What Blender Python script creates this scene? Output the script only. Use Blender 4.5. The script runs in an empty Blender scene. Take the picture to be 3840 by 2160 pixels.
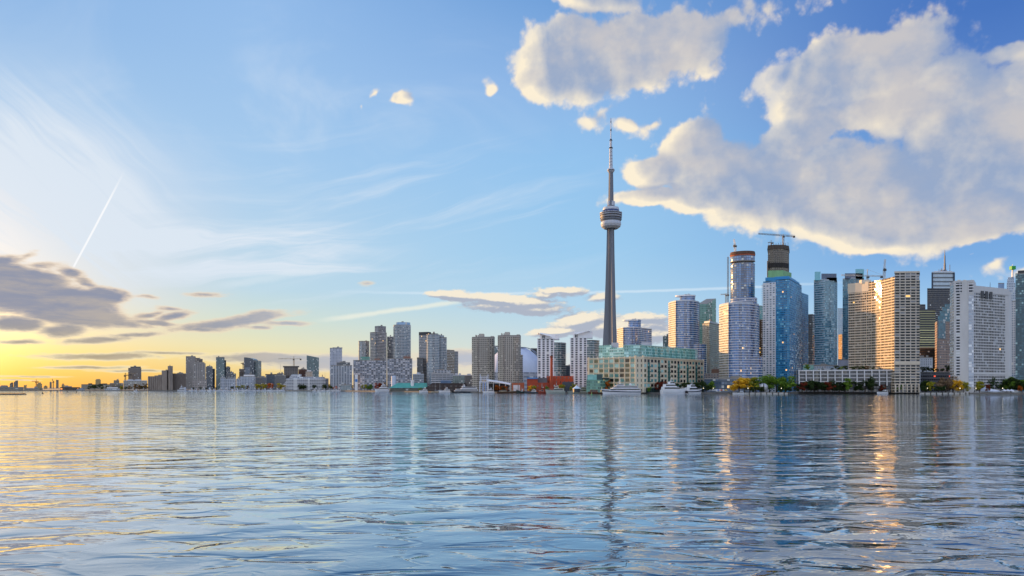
import bpy, bmesh, math, random
import numpy as np
from mathutils import Vector, Matrix

# ------------------------------------------------------------------ camera, world, sun, exposure
SC = bpy.context.scene
COL = SC.collection
R = math.radians
F, CX, HY, CAMZ = 2740.0, 1920.0, 1453.0, 7.0        # focal length and horizon of the photograph (3840 px wide)
SUN_AZ, SUN_EL = -48.0, 8.0                           # degrees, azimuth from +Y towards +X

cam = bpy.data.cameras.new('camera')
cam.sensor_width = 36.0
cam.lens = 36.0 * F / 3840.0
cam.shift_y = (HY - 1080.0) / 3840.0
cam.clip_start, cam.clip_end = 0.5, 200000.0
camo = bpy.data.objects.new('camera', cam)
camo.location = (0, 0, CAMZ)
camo.rotation_euler = (R(90), 0, 0)
COL.objects.link(camo)
SC.camera = camo
SC.view_settings.view_transform = 'Standard'
SC.view_settings.look = 'None'
SC.view_settings.gamma = 1.0
SC.view_settings.exposure = 0.5
SC.cycles.max_bounces = 6
SC.cycles.glossy_bounces = 4
SC.cycles.diffuse_bounces = 3
SC.cycles.transparent_max_bounces = 8
SC.cycles.caustics_reflective = False
SC.cycles.caustics_refractive = False
SC.cycles.sample_clamp_indirect = 6.0

sl = bpy.data.lights.new('sun', 'SUN')
sl.energy = 5.0
sl.angle = R(0.6)
sl.color = (1.0, 0.54, 0.19)
so = bpy.data.objects.new('sun', sl)
sdir = Vector((math.sin(R(SUN_AZ)) * math.cos(R(SUN_EL)), math.cos(R(SUN_AZ)) * math.cos(R(SUN_EL)), math.sin(R(SUN_EL))))
so.rotation_euler = sdir.to_track_quat('Z', 'Y').to_euler()
so.location = (-300, 200, 400)
COL.objects.link(so)


def lin(h):
    """hex sRGB colour to linear RGBA"""
    h = h.lstrip('#')
    c = [int(h[i:i + 2], 16) / 255 for i in (0, 2, 4)]
    return tuple(((v + 0.055) / 1.055) ** 2.4 if v > 0.04045 else v / 12.92 for v in c) + (1.0,)


class X:
    """a float / vector / colour socket with arithmetic that grows nodes"""
    def __init__(s, t, k): s.t, s.k = t, k
    def m(s, op, b=None, c=None, clamp=False):
        n = s.t.nodes.new('ShaderNodeMath'); n.operation = op; n.use_clamp = clamp
        for i, v in enumerate((s, b, c)):
            if v is None: continue
            if isinstance(v, X): s.t.links.new(v.k, n.inputs[i])
            else: n.inputs[i].default_value = v
        return X(s.t, n.outputs[0])
    def __add__(s, b): return s.m('ADD', b)
    __radd__ = __add__
    def __mul__(s, b): return s.m('MULTIPLY', b)
    __rmul__ = __mul__
    def __sub__(s, b): return s.m('SUBTRACT', b)
    def __truediv__(s, b): return s.m('DIVIDE', b)
    def rsub(s, a): return s.m('MULTIPLY_ADD', -1.0, a)
    def mx(s, b): return s.m('MAXIMUM', b)
    def mn(s, b): return s.m('MINIMUM', b)
    def smx(s, b, k): return s.m('SMOOTH_MAX', b, k)
    def fl(s): return s.m('FLOOR')
    def fr(s): return s.m('FRACT')
    def gt(s, b): return s.m('GREATER_THAN', b)
    def lt(s, b): return s.m('LESS_THAN', b)
    def ab(s): return s.m('ABSOLUTE')
    def pw(s, b): return s.m('POWER', b)
    def cl(s): return s.m('ADD', 0.0, clamp=True)


def vm(t, op, a, b=None, scale=None):
    n = t.nodes.new('ShaderNodeVectorMath'); n.operation = op
    for i, v in enumerate((a, b)):
        if v is None: continue
        if isinstance(v, X): t.links.new(v.k, n.inputs[i])
        else: n.inputs[i].default_value = v
    if scale is not None:
        if isinstance(scale, X): t.links.new(scale.k, n.inputs['Scale'])
        else: n.inputs['Scale'].default_value = scale
    return X(t, n.outputs['Value'] if op in ('LENGTH', 'DOT_PRODUCT', 'DISTANCE') else n.outputs['Vector'])


def sep(t, v):
    n = t.nodes.new('ShaderNodeSeparateXYZ'); t.links.new(v.k, n.inputs[0])
    return [X(t, o) for o in n.outputs]


def comb(t, x, y, z=0.0):
    n = t.nodes.new('ShaderNodeCombineXYZ')
    for i, v in enumerate((x, y, z)):
        if isinstance(v, X): t.links.new(v.k, n.inputs[i])
        else: n.inputs[i].default_value = v
    return X(t, n.outputs[0])


def sst(x, a, b, lo=0.0, hi=1.0, kind='SMOOTHSTEP'):
    t = x.t; n = t.nodes.new('ShaderNodeMapRange'); n.interpolation_type = kind
    t.links.new(x.k, n.inputs[0])
    for i, v in zip((1, 2, 3, 4), (a, b, lo, hi)):
        if isinstance(v, X): t.links.new(v.k, n.inputs[i])
        else: n.inputs[i].default_value = v
    return X(t, n.outputs[0])


def noise(t, v, scale, detail=4.0, rough=0.5, dist=0.0, col=False, dim='3D', lac=2.0):
    n = t.nodes.new('ShaderNodeTexNoise'); n.noise_dimensions = dim
    t.links.new(v.k, n.inputs['Vector'])
    n.inputs['Scale'].default_value = scale
    n.inputs['Detail'].default_value = detail
    n.inputs['Roughness'].default_value = rough
    n.inputs['Distortion'].default_value = dist
    n.inputs['Lacunarity'].default_value = lac
    return X(t, n.outputs['Color' if col else 'Fac'])


def mixc(t, f, a, b, mode='MIX'):
    n = t.nodes.new('ShaderNodeMix'); n.data_type = 'RGBA'; n.blend_type = mode; n.clamp_factor = True
    for i, v in ((0, f), (6, a), (7, b)):
        if isinstance(v, X): t.links.new(v.k, n.inputs[i])
        elif i == 0: n.inputs[0].default_value = v
        else: n.inputs[i].default_value = v if len(v) == 4 else tuple(v) + (1.0,)
    return X(t, n.outputs[2])


def ramp(x, stops, interp='LINEAR'):
    t = x.t; n = t.nodes.new('ShaderNodeValToRGB'); t.links.new(x.k, n.inputs[0])
    e = n.color_ramp; e.interpolation = interp
    while len(e.elements) < len(stops): e.elements.new(0.5)
    for el, (p, c) in zip(e.elements, sorted(stops, key=lambda q: q[0])):
        el.position = p; el.color = lin(c) if isinstance(c, str) else c
    return X(t, n.outputs[0])


def ae(px, py):
    """azimuth / elevation in degrees of a direction read off the photograph"""
    a, b = (px - CX) / F, (HY - py) / F
    return math.degrees(math.atan(a)), math.degrees(math.atan2(b, math.hypot(1, a)))


def aer(px, py, rx, ry):
    """blob centre and radii in degrees"""
    a, e = ae(px, py)
    c = math.cos(R(a))
    return a, e, math.degrees(rx / F) * c * c, math.degrees(ry / F) * c * math.cos(R(e))
# ------------------------------------------------------------------ sky
W = bpy.data.worlds.new('World')
SC.world = W
W.use_nodes = True
wt = W.node_tree
wt.nodes.clear()
tc = wt.nodes.new('ShaderNodeTexCoord')
D = X(wt, tc.outputs['Generated'])
dx, dy, dz = sep(wt, D)
az = dx.m('ARCTAN2', dy) * (180 / math.pi)
hyp = (dx * dx + dy * dy).m('SQRT')
el = dz.m('ARCTAN2', hyp) * (180 / math.pi)
A = comb(wt, az, el, 0.0)

nk = wt.nodes.new('ShaderNodeTexSky')
nk.sky_type = 'NISHITA'
nk.sun_disc = False
nk.sun_elevation = R(SUN_EL)
nk.sun_rotation = R(SUN_AZ)
nk.altitude = 80
nk.air_density = 1.0
nk.dust_density = 1.2
nk.ozone_density = 1.6
NISH = X(wt, nk.outputs[0])

# the evening colours of the clear sky by elevation, at four azimuths; t = elevation 0..45 deg
def es(py, px):
    return ae(px, py)[1] / 45.0
e01 = (el / 45.0).m('ADD', 0.0, clamp=True)
LEFT = ramp(e01, [(0.0, '#ee9f34'), (es(1400, 0), '#f4b848'), (es(1330, 0), '#f8d478'), (es(1250, 0), '#f4dfae'), (es(1120, 0), '#e6dfd4'),
                  (es(900, 0), '#d6dce6'), (es(650, 0), '#c2d6ee'), (es(350, 0), '#a6cbf0'), (es(0, 0), '#93bdec'), (1.0, '#6d9fe0')])
MIDL = ramp(e01, [(0.0, '#f4c86c'), (es(1400, 900), '#f5d890'), (es(1300, 900), '#ece6bc'), (es(1200, 900), '#d4e3d6'), (es(1080, 900), '#bfdcec'),
                  (es(900, 900), '#bcdaf1'), (es(600, 900), '#a9cff3'), (es(0, 900), '#98c1f0'), (1.0, '#6d9fe0')])
MIDR = ramp(e01, [(0.0, '#efe0d2'), (es(1400, 2000), '#e2e2e0'), (es(1300, 2000), '#cfe2ea'), (es(1150, 2000), '#b6daf2'), (es(950, 2000), '#a2d1f4'),
                  (es(600, 2000), '#97c8f4'), (es(300, 2000), '#8fb9ec'), (es(0, 2000), '#74a5e0'), (1.0, '#4a7ccc')])
RIGHT = ramp(e01, [(0.0, '#d4e4f0'), (es(1300, 3800), '#c2def4'), (es(1100, 3800), '#9ecaf2'), (es(950, 3800), '#7db0e8'), (es(600, 3800), '#6a9fe0'),
                   (es(300, 3800), '#5d89d0'), (es(0, 3800), '#4a79c6'), (1.0, '#3a66b4')])
BACK = ramp(e01, [(0.0, '#d8d8e4'), (0.2, '#c0d4ee'), (0.5, '#8fb6e4'), (1.0, '#5585cc')])
aL, aML, aMR, aR = ae(60, 1400)[0], ae(950, 1400)[0], ae(2100, 1400)[0], ae(3780, 1400)[0]
c = mixc(wt, sst(az, aL, aML, kind='LINEAR'), LEFT, MIDL)
c = mixc(wt, sst(az, aML, aMR, kind='LINEAR'), c, MIDR)
c = mixc(wt, sst(az, aMR, aR), c, RIGHT)
c = mixc(wt, sst(az, 45.0, 100.0), c, BACK)
c = mixc(wt, sst(az, -75.0, -120.0), c, BACK)
c = mixc(wt, 0.92, vm(wt, 'SCALE', NISH, scale=0.07), c)

# the bright glow of the air round the low sun, which stands just left of the photograph
gq = vm(wt, 'MULTIPLY', vm(wt, 'SUBTRACT', A, (SUN_AZ, SUN_EL - 3.0, 0)), (1 / 11.0, 1 / 8.0, 0))
gl_ = ((vm(wt, 'DOT_PRODUCT', gq, gq)) * -1.0).m('EXPONENT') * 2.2
rgb_ = wt.nodes.new('ShaderNodeRGB'); rgb_.outputs[0].default_value = (1.0, 0.62, 0.20, 1)
c = vm(wt, 'ADD', c, vm(wt, 'SCALE', X(wt, rgb_.outputs[0]), scale=gl_))

# ---- cirrus: long brushed streaks of ice cloud, fanning out above the western horizon
def rot2(x, y, ang):
    ca, sa = math.cos(R(ang)), math.sin(R(ang))
    return x * ca + y * sa, y * ca - x * sa
def streaks(ang, fx, fy, seed, det=5.0, rough=0.62):
    u, v = rot2(az, el, ang)
    bend = noise(wt, comb(wt, u * fx * 1.3, v * fy * 0.25, seed + 40), 1.0, 3.0, 0.5) - 0.5
    return noise(wt, comb(wt, u * fx, (v + bend * 5.0) * fy, seed), 1.0, det, rough, 0.35)
def gate(px, py, rx, ry, inner=0.15):
    a, e, ra, re = aer(px, py, rx, ry)
    q = vm(wt, 'MULTIPLY', vm(wt, 'SUBTRACT', A, (a, e, 0)), (1 / ra, 1 / re, 0))
    return sst(vm(wt, 'LENGTH', q), 1.0, inner)
s1 = sst(streaks(-38, 0.05, 0.55, 3.1), 0.40, 0.66) * gate(120, 780, 760, 600, 0.3)
s2 = sst(streaks(7, 0.05, 0.75, 8.7), 0.42, 0.74) * gate(950, 960, 780, 270)
s3 = sst(streaks(12, 0.04, 0.5, 5.5), 0.46, 0.80) * gate(1500, 800, 1200, 420) * 0.5
s4 = sst(noise(wt, comb(wt, az * 0.09, el * 0.16, 2.0), 1.0, 4.0, 0.6, 0.8), 0.45, 0.85) * gate(1100, 420, 1500, 560) * 0.35
veil = gate(150, 820, 1000, 640, 0.0) * 0.5
ci = (s1 * 0.8 + s2 * 1.0 + s3 * 1.3 + s4 + veil).mn(0.88) * sst(el, 2.5, 6.5)
warm = gate(0, 1300, 900, 420, 0.0)
c = mixc(wt, ci, c, mixc(wt, warm, lin('#dfe9f4'), lin('#f6e8cf')))

# straight old contrail streaks low over the town
def streak_line(p0, p1, w, k, colr, f0_=0.25, f1_=0.8, jit=1.2, core=0.1):
    global c
    a0, a1 = Vector(ae(*p0)), Vector(ae(*p1))
    d = (a1 - a0).normalized(); L = (a1 - a0).length
    q = vm(wt, 'SUBTRACT', A, (a0.x, a0.y, 0))
    along = vm(wt, 'DOT_PRODUCT', q, (d.x, d.y, 0)); across = vm(wt, 'DOT_PRODUCT', q, (-d.y, d.x, 0))
    across = across + (noise(wt, comb(wt, az * 0.5, el * 0.5, 1.0), 1.0, 4.0, 0.6) - 0.5) * (w * jit)
    f = sst(across.ab(), w, w * core) * sst(along, 0.0, L * f0_) * sst(along, L, L * f1_) * k
    c = mixc(wt, f, c, lin(colr))
streak_line((1150, 1206), (1790, 1122), 0.28, 0.75, '#eef0e2')
streak_line((1150, 1090), (3300, 1050), 0.16, 0.55, '#dcecf8')
streak_line((760, 1085), (1330, 985), 0.45, 0.30, '#e6eef4')
streak_line((268, 1016), (474, 626), 0.085, 0.92, '#fbfcfe', 0.05, 0.6, 0.3, 0.35)

# ---- cumulus and stratus: fields of soft blobs broken up by noise, lit from the west
def blobgroup(name, blobs, stretch, amp, warp, wfreq, det=7.0, rough=0.58, fine=0.3, billow=0.0):
    """node group: (az, el) -> ragged field (0 is the cloud's edge) and the smooth field of the blobs alone"""
    g = bpy.data.node_groups.new(name, 'ShaderNodeTree')
    g.interface.new_socket('P', in_out='INPUT', socket_type='NodeSocketVector')
    g.interface.new_socket('Field', in_out='OUTPUT', socket_type='NodeSocketFloat')
    g.interface.new_socket('Smooth', in_out='OUTPUT', socket_type='NodeSocketFloat')
    gi = g.nodes.new('NodeGroupInput'); go = g.nodes.new('NodeGroupOutput')
    P = X(g, gi.outputs[0])
    wv = vm(g, 'SUBTRACT', noise(g, P, wfreq, 2.0, 0.55, 0.0, col=True), (0.5, 0.5, 0.5))
    Q = vm(g, 'MULTIPLY', vm(g, 'ADD', P, vm(g, 'MULTIPLY', wv, (warp, warp * stretch[0] / stretch[1], 0))), (1, 1, 0))
    fld = None
    for px, py, rx, ry, w, tilt in blobs:
        a, e, ra, re = aer(px, py, rx, ry)
        q = vm(g, 'SUBTRACT', Q, (a, e, 0))
        if tilt:
            ca, sa = math.cos(R(tilt)), math.sin(R(tilt))
            q = comb(g, vm(g, 'DOT_PRODUCT', q, (ca / ra, sa / ra, 0)), vm(g, 'DOT_PRODUCT', q, (-sa / re, ca / re, 0)))
        else:
            q = vm(g, 'MULTIPLY', q, (1 / ra, 1 / re, 0))
        v = vm(g, 'LENGTH', q).m('MULTIPLY_ADD', -w, w)
        fld = v if fld is None else fld.smx(v, 0.22)
    nz = noise(g, vm(g, 'MULTIPLY', P, (*stretch, 0.0)), 1.0, det - 2, rough, 0.2)
    nf = noise(g, vm(g, 'MULTIPLY', P, (stretch[0] * 4.7, stretch[1] * 4.7, 3.0)), 1.0, 5.0, 0.62, 0.3)
    out = fld + sst(fld, 0.22, 0.75) * (0.55 if billow > 0.5 else 0.08) + (nz - 0.5) * amp + (nf - 0.5) * fine
    if billow:
        # rounded cauliflower lobes
        vo = g.nodes.new('ShaderNodeTexVoronoi'); vo.voronoi_dimensions = '2D'; vo.feature = 'SMOOTH_F1'
        vo.inputs['Scale'].default_value = 0.42; vo.inputs['Detail'].default_value = 2.6; vo.inputs['Roughness'].default_value = 0.55; vo.inputs['Lacunarity'].default_value = 2.3; vo.inputs['Smoothness'].default_value = 0.35
        g.links.new(vm(g, 'ADD', P, vm(g, 'SCALE', wv, scale=1.2)).k, vo.inputs['Vector'])
        out = out + (X(g, vo.outputs['Distance']) - 0.60) * -billow
    g.links.new(out.k, go.inputs[0])
    g.links.new(fld.k, go.inputs[1])
    return g

def field(g, P):
    n = wt.nodes.new('ShaderNodeGroup'); n.node_tree = g
    wt.links.new(P.k, n.inputs[0])
    return X(wt, n.outputs[0]), X(wt, n.outputs[1])

# low dark stratus bars in the west (grey bodies with burning rims)
BARS = [(40, 1095, 350, 105, 2.2, -9), (220, 1130, 310, 88, 2.2, -5), (400, 1112, 135, 46, 1.8, 0), (90, 1040, 260, 62, 1.8, -10), (20, 985, 130, 40, 1.1, 18), (110, 960, 70, 20, .7, 35), (160, 995, 110, 24, .8, 10), (262, 1022, 70, 28, 1.0, -10), (320, 1060, 80, 30, 1.0, -25),
        (70, 1214, 160, 38, 1.6, 0), (290, 1188, 310, 50, 1.8, -4), (240, 1240, 120, 40, 1.3, 8), (430, 1208, 220, 28, 1.2, -6), (580, 1214, 150, 18, 1.1, -3), (560, 1186, 90, 16, .9, 16), (650, 1186, 105, 24, 1.0, 16), (640, 1160, 80, 14, .8, 0),
        (850, 1210, 320, 30, 1.3, 10), (975, 1188, 135, 30, 1.2, 8), (1080, 1212, 130, 15, 1.0, 0), (760, 1234, 150, 15, .9, 0), (980, 1226, 70, 10, .8, 0), (360, 1275, 210, 20, 1.1, 5), (520, 1257, 180, 15, 1.0, 3), (90, 1283, 150, 13, .9, 3),
        (400, 1336, 350, 19, 1.1, 1), (640, 1324, 250, 11, 1.0, 1), (340, 1377, 270, 10, .9, 1), (530, 1391, 240, 9, .8, 0), (120, 1411, 230, 7, .8, 0), (60, 1424, 140, 5, .7, 0),
        (1020, 1342, 330, 28, 1.5, 0), (1300, 1362, 440, 42, 1.5, 0), (1800, 1345, 370, 44, 1.2, 0), (565, 1118, 80, 13, .8, 0), (780, 1104, 120, 16, .7, 4), (1385, 1062, 44, 14, .6, 0)]
gb = blobgroup('stratus_field', BARS, (0.22, 0.85), 1.15, 1.4, 0.25, 7.0, 0.6, 0.75, 0.2)
fb, sb = field(gb, A)
cov = sst(fb, -0.04, 0.55)
thick = sst(fb, 0.12, 0.95)
low = sst(el, 5.5, 1.2)
west = sst(az, -10.0, -27.0)
rim = mixc(wt, west, lin('#e9dcc6'), mixc(wt, low, lin('#f3dcc0'), lin('#fff0c4')))
body = mixc(wt, west, mixc(wt, low, lin('#b4bccb'), lin('#b9bfcd')), mixc(wt, low, lin('#8d93a8'), lin('#b3a588')))
body = mixc(wt, sst(noise(wt, vm(wt, 'MULTIPLY', A, (0.22, 0.9, 0)), 1.0, 6.0, 0.62, 0.4), 0.38, 0.68) * 0.6, body, mixc(wt, west, lin('#c6c2c2'), lin('#c8b9a6')))
c = mixc(wt, cov * sst(sb, -0.3, 0.4, 0.7, 0.96), c, mixc(wt, thick, rim, body))

# the great heaps of cumulus in the north and east
HEAPS = [(2030, 245, 135, 165, 1.5, 0), (2150, 225, 230, 185, 1.5, 0), (2370, 195, 300, 175, 1.5, 4), (2560, 165, 220, 150, 1.3, 0), (2640, 262, 80, 50, .6, -30), (2230, 10, 230, 62, 1.1, -8), (2720, 70, 330, 70, .6, 0), (2170, 345, 140, 60, 1.0, -8),
         (1845, 345, 42, 46, .75, 30), (1498, 362, 54, 44, .95, 20), (1400, 352, 66, 14, .42, 28), (1352, 388, 24, 34, .44, 0), (2205, 455, 70, 40, .7, -15), (2260, 425, 60, 30, .45, 20), (2350, 468, 62, 42, .8, 0), (1905, 362, 26, 20, .42, 0), (2450, 455, 80, 34, .5, 10),
         (2440, 640, 140, 85, 1.4, 10), (2430, 738, 175, 50, 1.4, 4), (2580, 560, 200, 130, 1.5, 30), (2680, 660, 260, 150, 1.5, 0), (2610, 752, 270, 72, 1.2, -6), (2820, 720, 350, 180, 1.6, -8), (2980, 520, 240, 130, 1.3, 20),
         (2890, 300, 110, 70, .7, 35), (3060, 300, 240, 160, 1.4, 25), (3290, 240, 320, 180, 1.5, 8), (3210, 440, 190, 90, 0.95, 10), (2960, 400, 150, 100, 1.1, 30), (3370, 430, 200, 120, 1.25, 0), (3200, 720, 480, 220, 1.7, -10), (3060, 845, 250, 80, 1.3, -18), (3240, 890, 250, 72, 1.4, -8), (3560, 820, 440, 150, 1.6, 0), (3660, 540, 400, 300, 1.6, 0),
         (3560, 340, 270, 180, 1.3, 0), (3800, 190, 170, 90, .9, -10), (3880, 360, 280, 210, 1.4, -10), (4000, 680, 400, 310, 1.7, 0), (3400, 135, 210, 90, 1.0, 10), (3540, 62, 80, 52, .5, 20), (3730, 985, 110, 30, .6, 22), (3830, 1010, 80, 30, .55, 0), (3640, 960, 60, 14, .4, 10), (4300, 350, 500, 400, 1.4, 0)]
gh = blobgroup('cumulus_field', HEAPS, (0.24, 0.27), 0.85, 1.8, 0.22, 7.0, 0.6, 0.50, 0.70)
f0, s0 = field(gh, A)
f1, s1_ = field(gh, vm(wt, 'ADD', A, (-0.9, -0.30, 0.0)))
f2, s2_ = field(gh, vm(wt, 'ADD', A, (-2.6, -0.75, 0.0)))
cov = sst(f0, -0.06, 0.50)
# sunlight let through by the cloud that lies on the sun's side of each point
path = ((f1 + s1_) * 0.5).mx(0.0) * 0.95 + s2_.mx(0.0) * 1.25
lit = ((path * -1.75).m('EXPONENT') * 1.15 + (f0 - f1) * 0.26).mx(0.0)
tone = noise(wt, vm(wt, 'MULTIPLY', A, (0.13, 0.17, 0)), 1.0, 5.0, 0.55)
shade = mixc(wt, sst(tone, 0.38, 0.64), lin('#9aabc8'), lin('#c9c6c8'))
creamy = mixc(wt, sst(f0, 0.1, 0.6), lin('#f6e8d6'), lin('#fff1d6'))
cc = mixc(wt, lit.mn(1.0), shade, creamy)
thin = sst(s0 + (tone - 0.5) * 2.2, -0.2, 0.6, 0.6, 0.97)
c = mixc(wt, cov * thin, c, cc)

# small flat-based clouds over the town, golden tops and grey bellies
TOWN = [(1720, 1110, 130, 22, 1, -4), (1900, 1128, 250, 28, 1, -7), (1990, 1158, 180, 26, .9, -2), (1930, 1142, 210, 34, 1, 0), (2100, 1090, 120, 20, .8, 0), (2060, 1105, 100, 18, .6, 0), (2260, 1118, 70, 18, .6, 0),
        (2180, 1208, 150, 42, 1, 8), (2100, 1242, 150, 24, 1, 5), (2330, 1230, 250, 52, 1, 0), (2400, 1195, 120, 24, .6, 0), (2420, 1255, 210, 40, 1.0, 0), (1640, 1105, 50, 14, .7, 0)]
gt_ = blobgroup('town_cloud_field', TOWN, (0.45, 1.0), 0.85, 0.9, 0.5, 6.0, 0.58, 0.6)
f0, s0 = field(gt_, A)
f1, s1_ = field(gt_, vm(wt, 'ADD', A, (-0.30, 0.30, 0.0)))
cov = sst(f0, -0.02, 0.30)
lit = sst((f0 - f1) * 0.8 + (s0 - s1_) * 0.6, -0.05, 0.42)
c = mixc(wt, cov * 0.95, c, mixc(wt, lit, lin('#adb4c4'), lin('#f8ecd6')))

# unseen bright cumulus added all round the eastern sky behind the camera as facade fill
rest = sst(az.ab(), 46.0, 75.0) * sst(el, 2.0, 9.0)
fr_ = noise(wt, vm(wt, 'MULTIPLY', D, (1, 1, 1.8)), 2.6, 5.0, 0.56, 0.3)
c = mixc(wt, sst(fr_, 0.45, 0.58) * rest, c, mixc(wt, sst(fr_, 0.64, 0.5), lin('#d9dce6'), lin('#fff6e6')))
c = vm(wt, 'SCALE', c, scale=sst(az.ab(), 60.0, 115.0, 1.0, 1.55) * sst(el, 36.0, 70.0, 1.0, 1.25))  # gain on the unseen rear and upper sky, added to brighten the facades
# below the horizon: the dim reflection of the lake
c = mixc(wt, sst(el, -0.3, -3.0), c, lin('#56697c'))

bg = wt.nodes.new('ShaderNodeBackground')
bg.inputs['Strength'].default_value = 0.707
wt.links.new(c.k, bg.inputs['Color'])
wo = wt.nodes.new('ShaderNodeOutputWorld')
wt.links.new(bg.outputs[0], wo.inputs[0])
W.cycles.sampling_method = 'MANUAL'
W.cycles.sample_map_resolution = 512
# ------------------------------------------------------------------ water
def new_mat(name):
    m = bpy.data.materials.new(name); m.use_nodes = True
    t = m.node_tree
    b = t.nodes['Principled BSDF']
    return m, t, b
def setp(t, b, **kw):
    for k, v in kw.items():
        k = {'col': 'Base Color', 'rough': 'Roughness', 'metal': 'Metallic', 'ior': 'IOR', 'nrm': 'Normal', 'spec': 'Specular IOR Level', 'alpha': 'Alpha'}[k]
        if isinstance(v, X): t.links.new(v.k, b.inputs[k])
        else: b.inputs[k].default_value = v

def water_material():
    m, t, b = new_mat('lake_water')
    geo = t.nodes.new('ShaderNodeNewGeometry')
    P = X(t, geo.outputs['Position'])
    # wave height as a group: swell, wind waves with peaked crests, fine chop (metres)
    g = bpy.data.node_groups.new('wave_height', 'ShaderNodeTree')
    g.interface.new_socket('P', in_out='INPUT', socket_type='NodeSocketVector')
    g.interface.new_socket('H', in_out='OUTPUT', socket_type='NodeSocketFloat')
    gi = g.nodes.new('NodeGroupInput'); go = g.nodes.new('NodeGroupOutput')
    Q = X(g, gi.outputs[0])
    def layer(fx, fy, ang, seed, det, rough, dist):
        ca, sa = math.cos(R(ang)), math.sin(R(ang))
        u = vm(g, 'DOT_PRODUCT', Q, (ca * fx, sa * fx, 0)); v = vm(g, 'DOT_PRODUCT', Q, (-sa * fy, ca * fy, 0))
        return noise(g, comb(g, u, v + seed), 1.0, det, rough, dist, dim='2D')
    sw = layer(0.13, 0.25, 12, 3.0, 1.0, 0.5, 0.3)
    w1 = layer(0.27, 0.54, -5, 17.0, 2.0, 0.5, 0.5)
    w2 = layer(0.95, 1.60, 9, 29.0, 2.0, 0.55, 0.4)
    crest = ((w1 - 0.5).ab() * -2.0 + 1.0).pw(1.6)
    crest2 = ((w2 - 0.5).ab() * -2.0 + 1.0).pw(1.5)
    h = sw * 0.36 + w1 * 0.14 + crest * 0.070 + w2 * 0.010 + crest2 * 0.008
    g.links.new(h.k, go.inputs[0])
    def H(p):
        n = t.nodes.new('ShaderNodeGroup'); n.node_tree = g; t.links.new(p.k, n.inputs[0]); return X(t, n.outputs[0])
    e = 0.10
    h0 = H(P); hx = H(vm(t, 'ADD', P, (e, 0, 0))); hy = H(vm(t, 'ADD', P, (0, e, 0)))
    gust = sst(noise(t, vm(t, 'MULTIPLY', P, (0.012, 0.03, 0)), 1.0, 3.0, 0.6), 0.35, 0.65, 0.6, 1.25)
    tilt = noise(t, comb(t, vm(t, 'DOT_PRODUCT', P, (0.010, 0.0005, 0)), vm(t, 'DOT_PRODUCT', P, (-0.002, 0.045, 0)), 11.0), 1.0, 4.0, 0.6, 0.5) - 0.5
    sx = (h0 - hx) * gust * (WAVE / e) * 0.85
    sy = (h0 - hy) * gust * (WAVE / e) + tilt * 0.07
    N = vm(t, 'NORMALIZE', comb(t, sx, sy, 1.0))
    fr = t.nodes.new('ShaderNodeFresnel'); fr.inputs[0].default_value = 1.36
    t.links.new(N.k, fr.inputs[1])
    fac = (X(t, fr.outputs[0]) * 1.55 + 0.12).mn(1.0)
    t.nodes.remove(b)
    df = t.nodes.new('ShaderNodeBsdfDiffuse'); df.inputs[0].default_value = lin('#0d3a4e')
    gl = t.nodes.new('ShaderNodeBsdfGlossy'); gl.inputs[0].default_value = lin('#f2f8ff'); gl.inputs['Roughness'].default_value = 0.04
    t.links.new(N.k, gl.inputs['Normal'])
    mx = t.nodes.new('ShaderNodeMixShader')
    t.links.new(fac.k, mx.inputs[0]); t.links.new(df.outputs[0], mx.inputs[1]); t.links.new(gl.outputs[0], mx.inputs[2])
    t.links.new(mx.outputs[0], t.nodes['Material Output'].inputs[0])
    return m
WAVE = 0.80
def sheet(name, pts, z, m, kind='structure'):
    me = bpy.data.meshes.new(name)
    me.from_pydata([(x, y, z) for x, y in pts], [], [list(range(len(pts)))])
    me.materials.append(m); me.update()
    o = bpy.data.objects.new(name, me); COL.objects.link(o)
    o['kind'] = kind
    return o
BIG = 60000
sheet('lake_water', [(-BIG, -BIG), (BIG, -BIG), (BIG, BIG), (-BIG, BIG)], 0.0, water_material())
# ------------------------------------------------------------------ materials
MATS = {}
def plain(name, hexc, rough=0.7, var=0.12, scale=0.15, metal=0.0, spec=0.4):
    """matt surface with a little weathering"""
    if name in MATS: return MATS[name]
    m, t, b = new_mat(name)
    geo = t.nodes.new('ShaderNodeTexCoord')
    P = X(t, geo.outputs['Object'])
    n = noise(t, vm(t, 'MULTIPLY', P, (1, 1, 0.35)), scale, 5.0, 0.6)
    k = sst(n, 0.3, 0.7, 1.0 - var, 1.0 + var, 'LINEAR')
    c = vm(t, 'SCALE', X(t, t.nodes.new('ShaderNodeRGB').outputs[0]), scale=k)
    t.nodes['RGB'].outputs[0].default_value = lin(hexc)
    setp(t, b, col=c, rough=rough, metal=metal, spec=spec)
    MATS[name] = m
    return m


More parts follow.
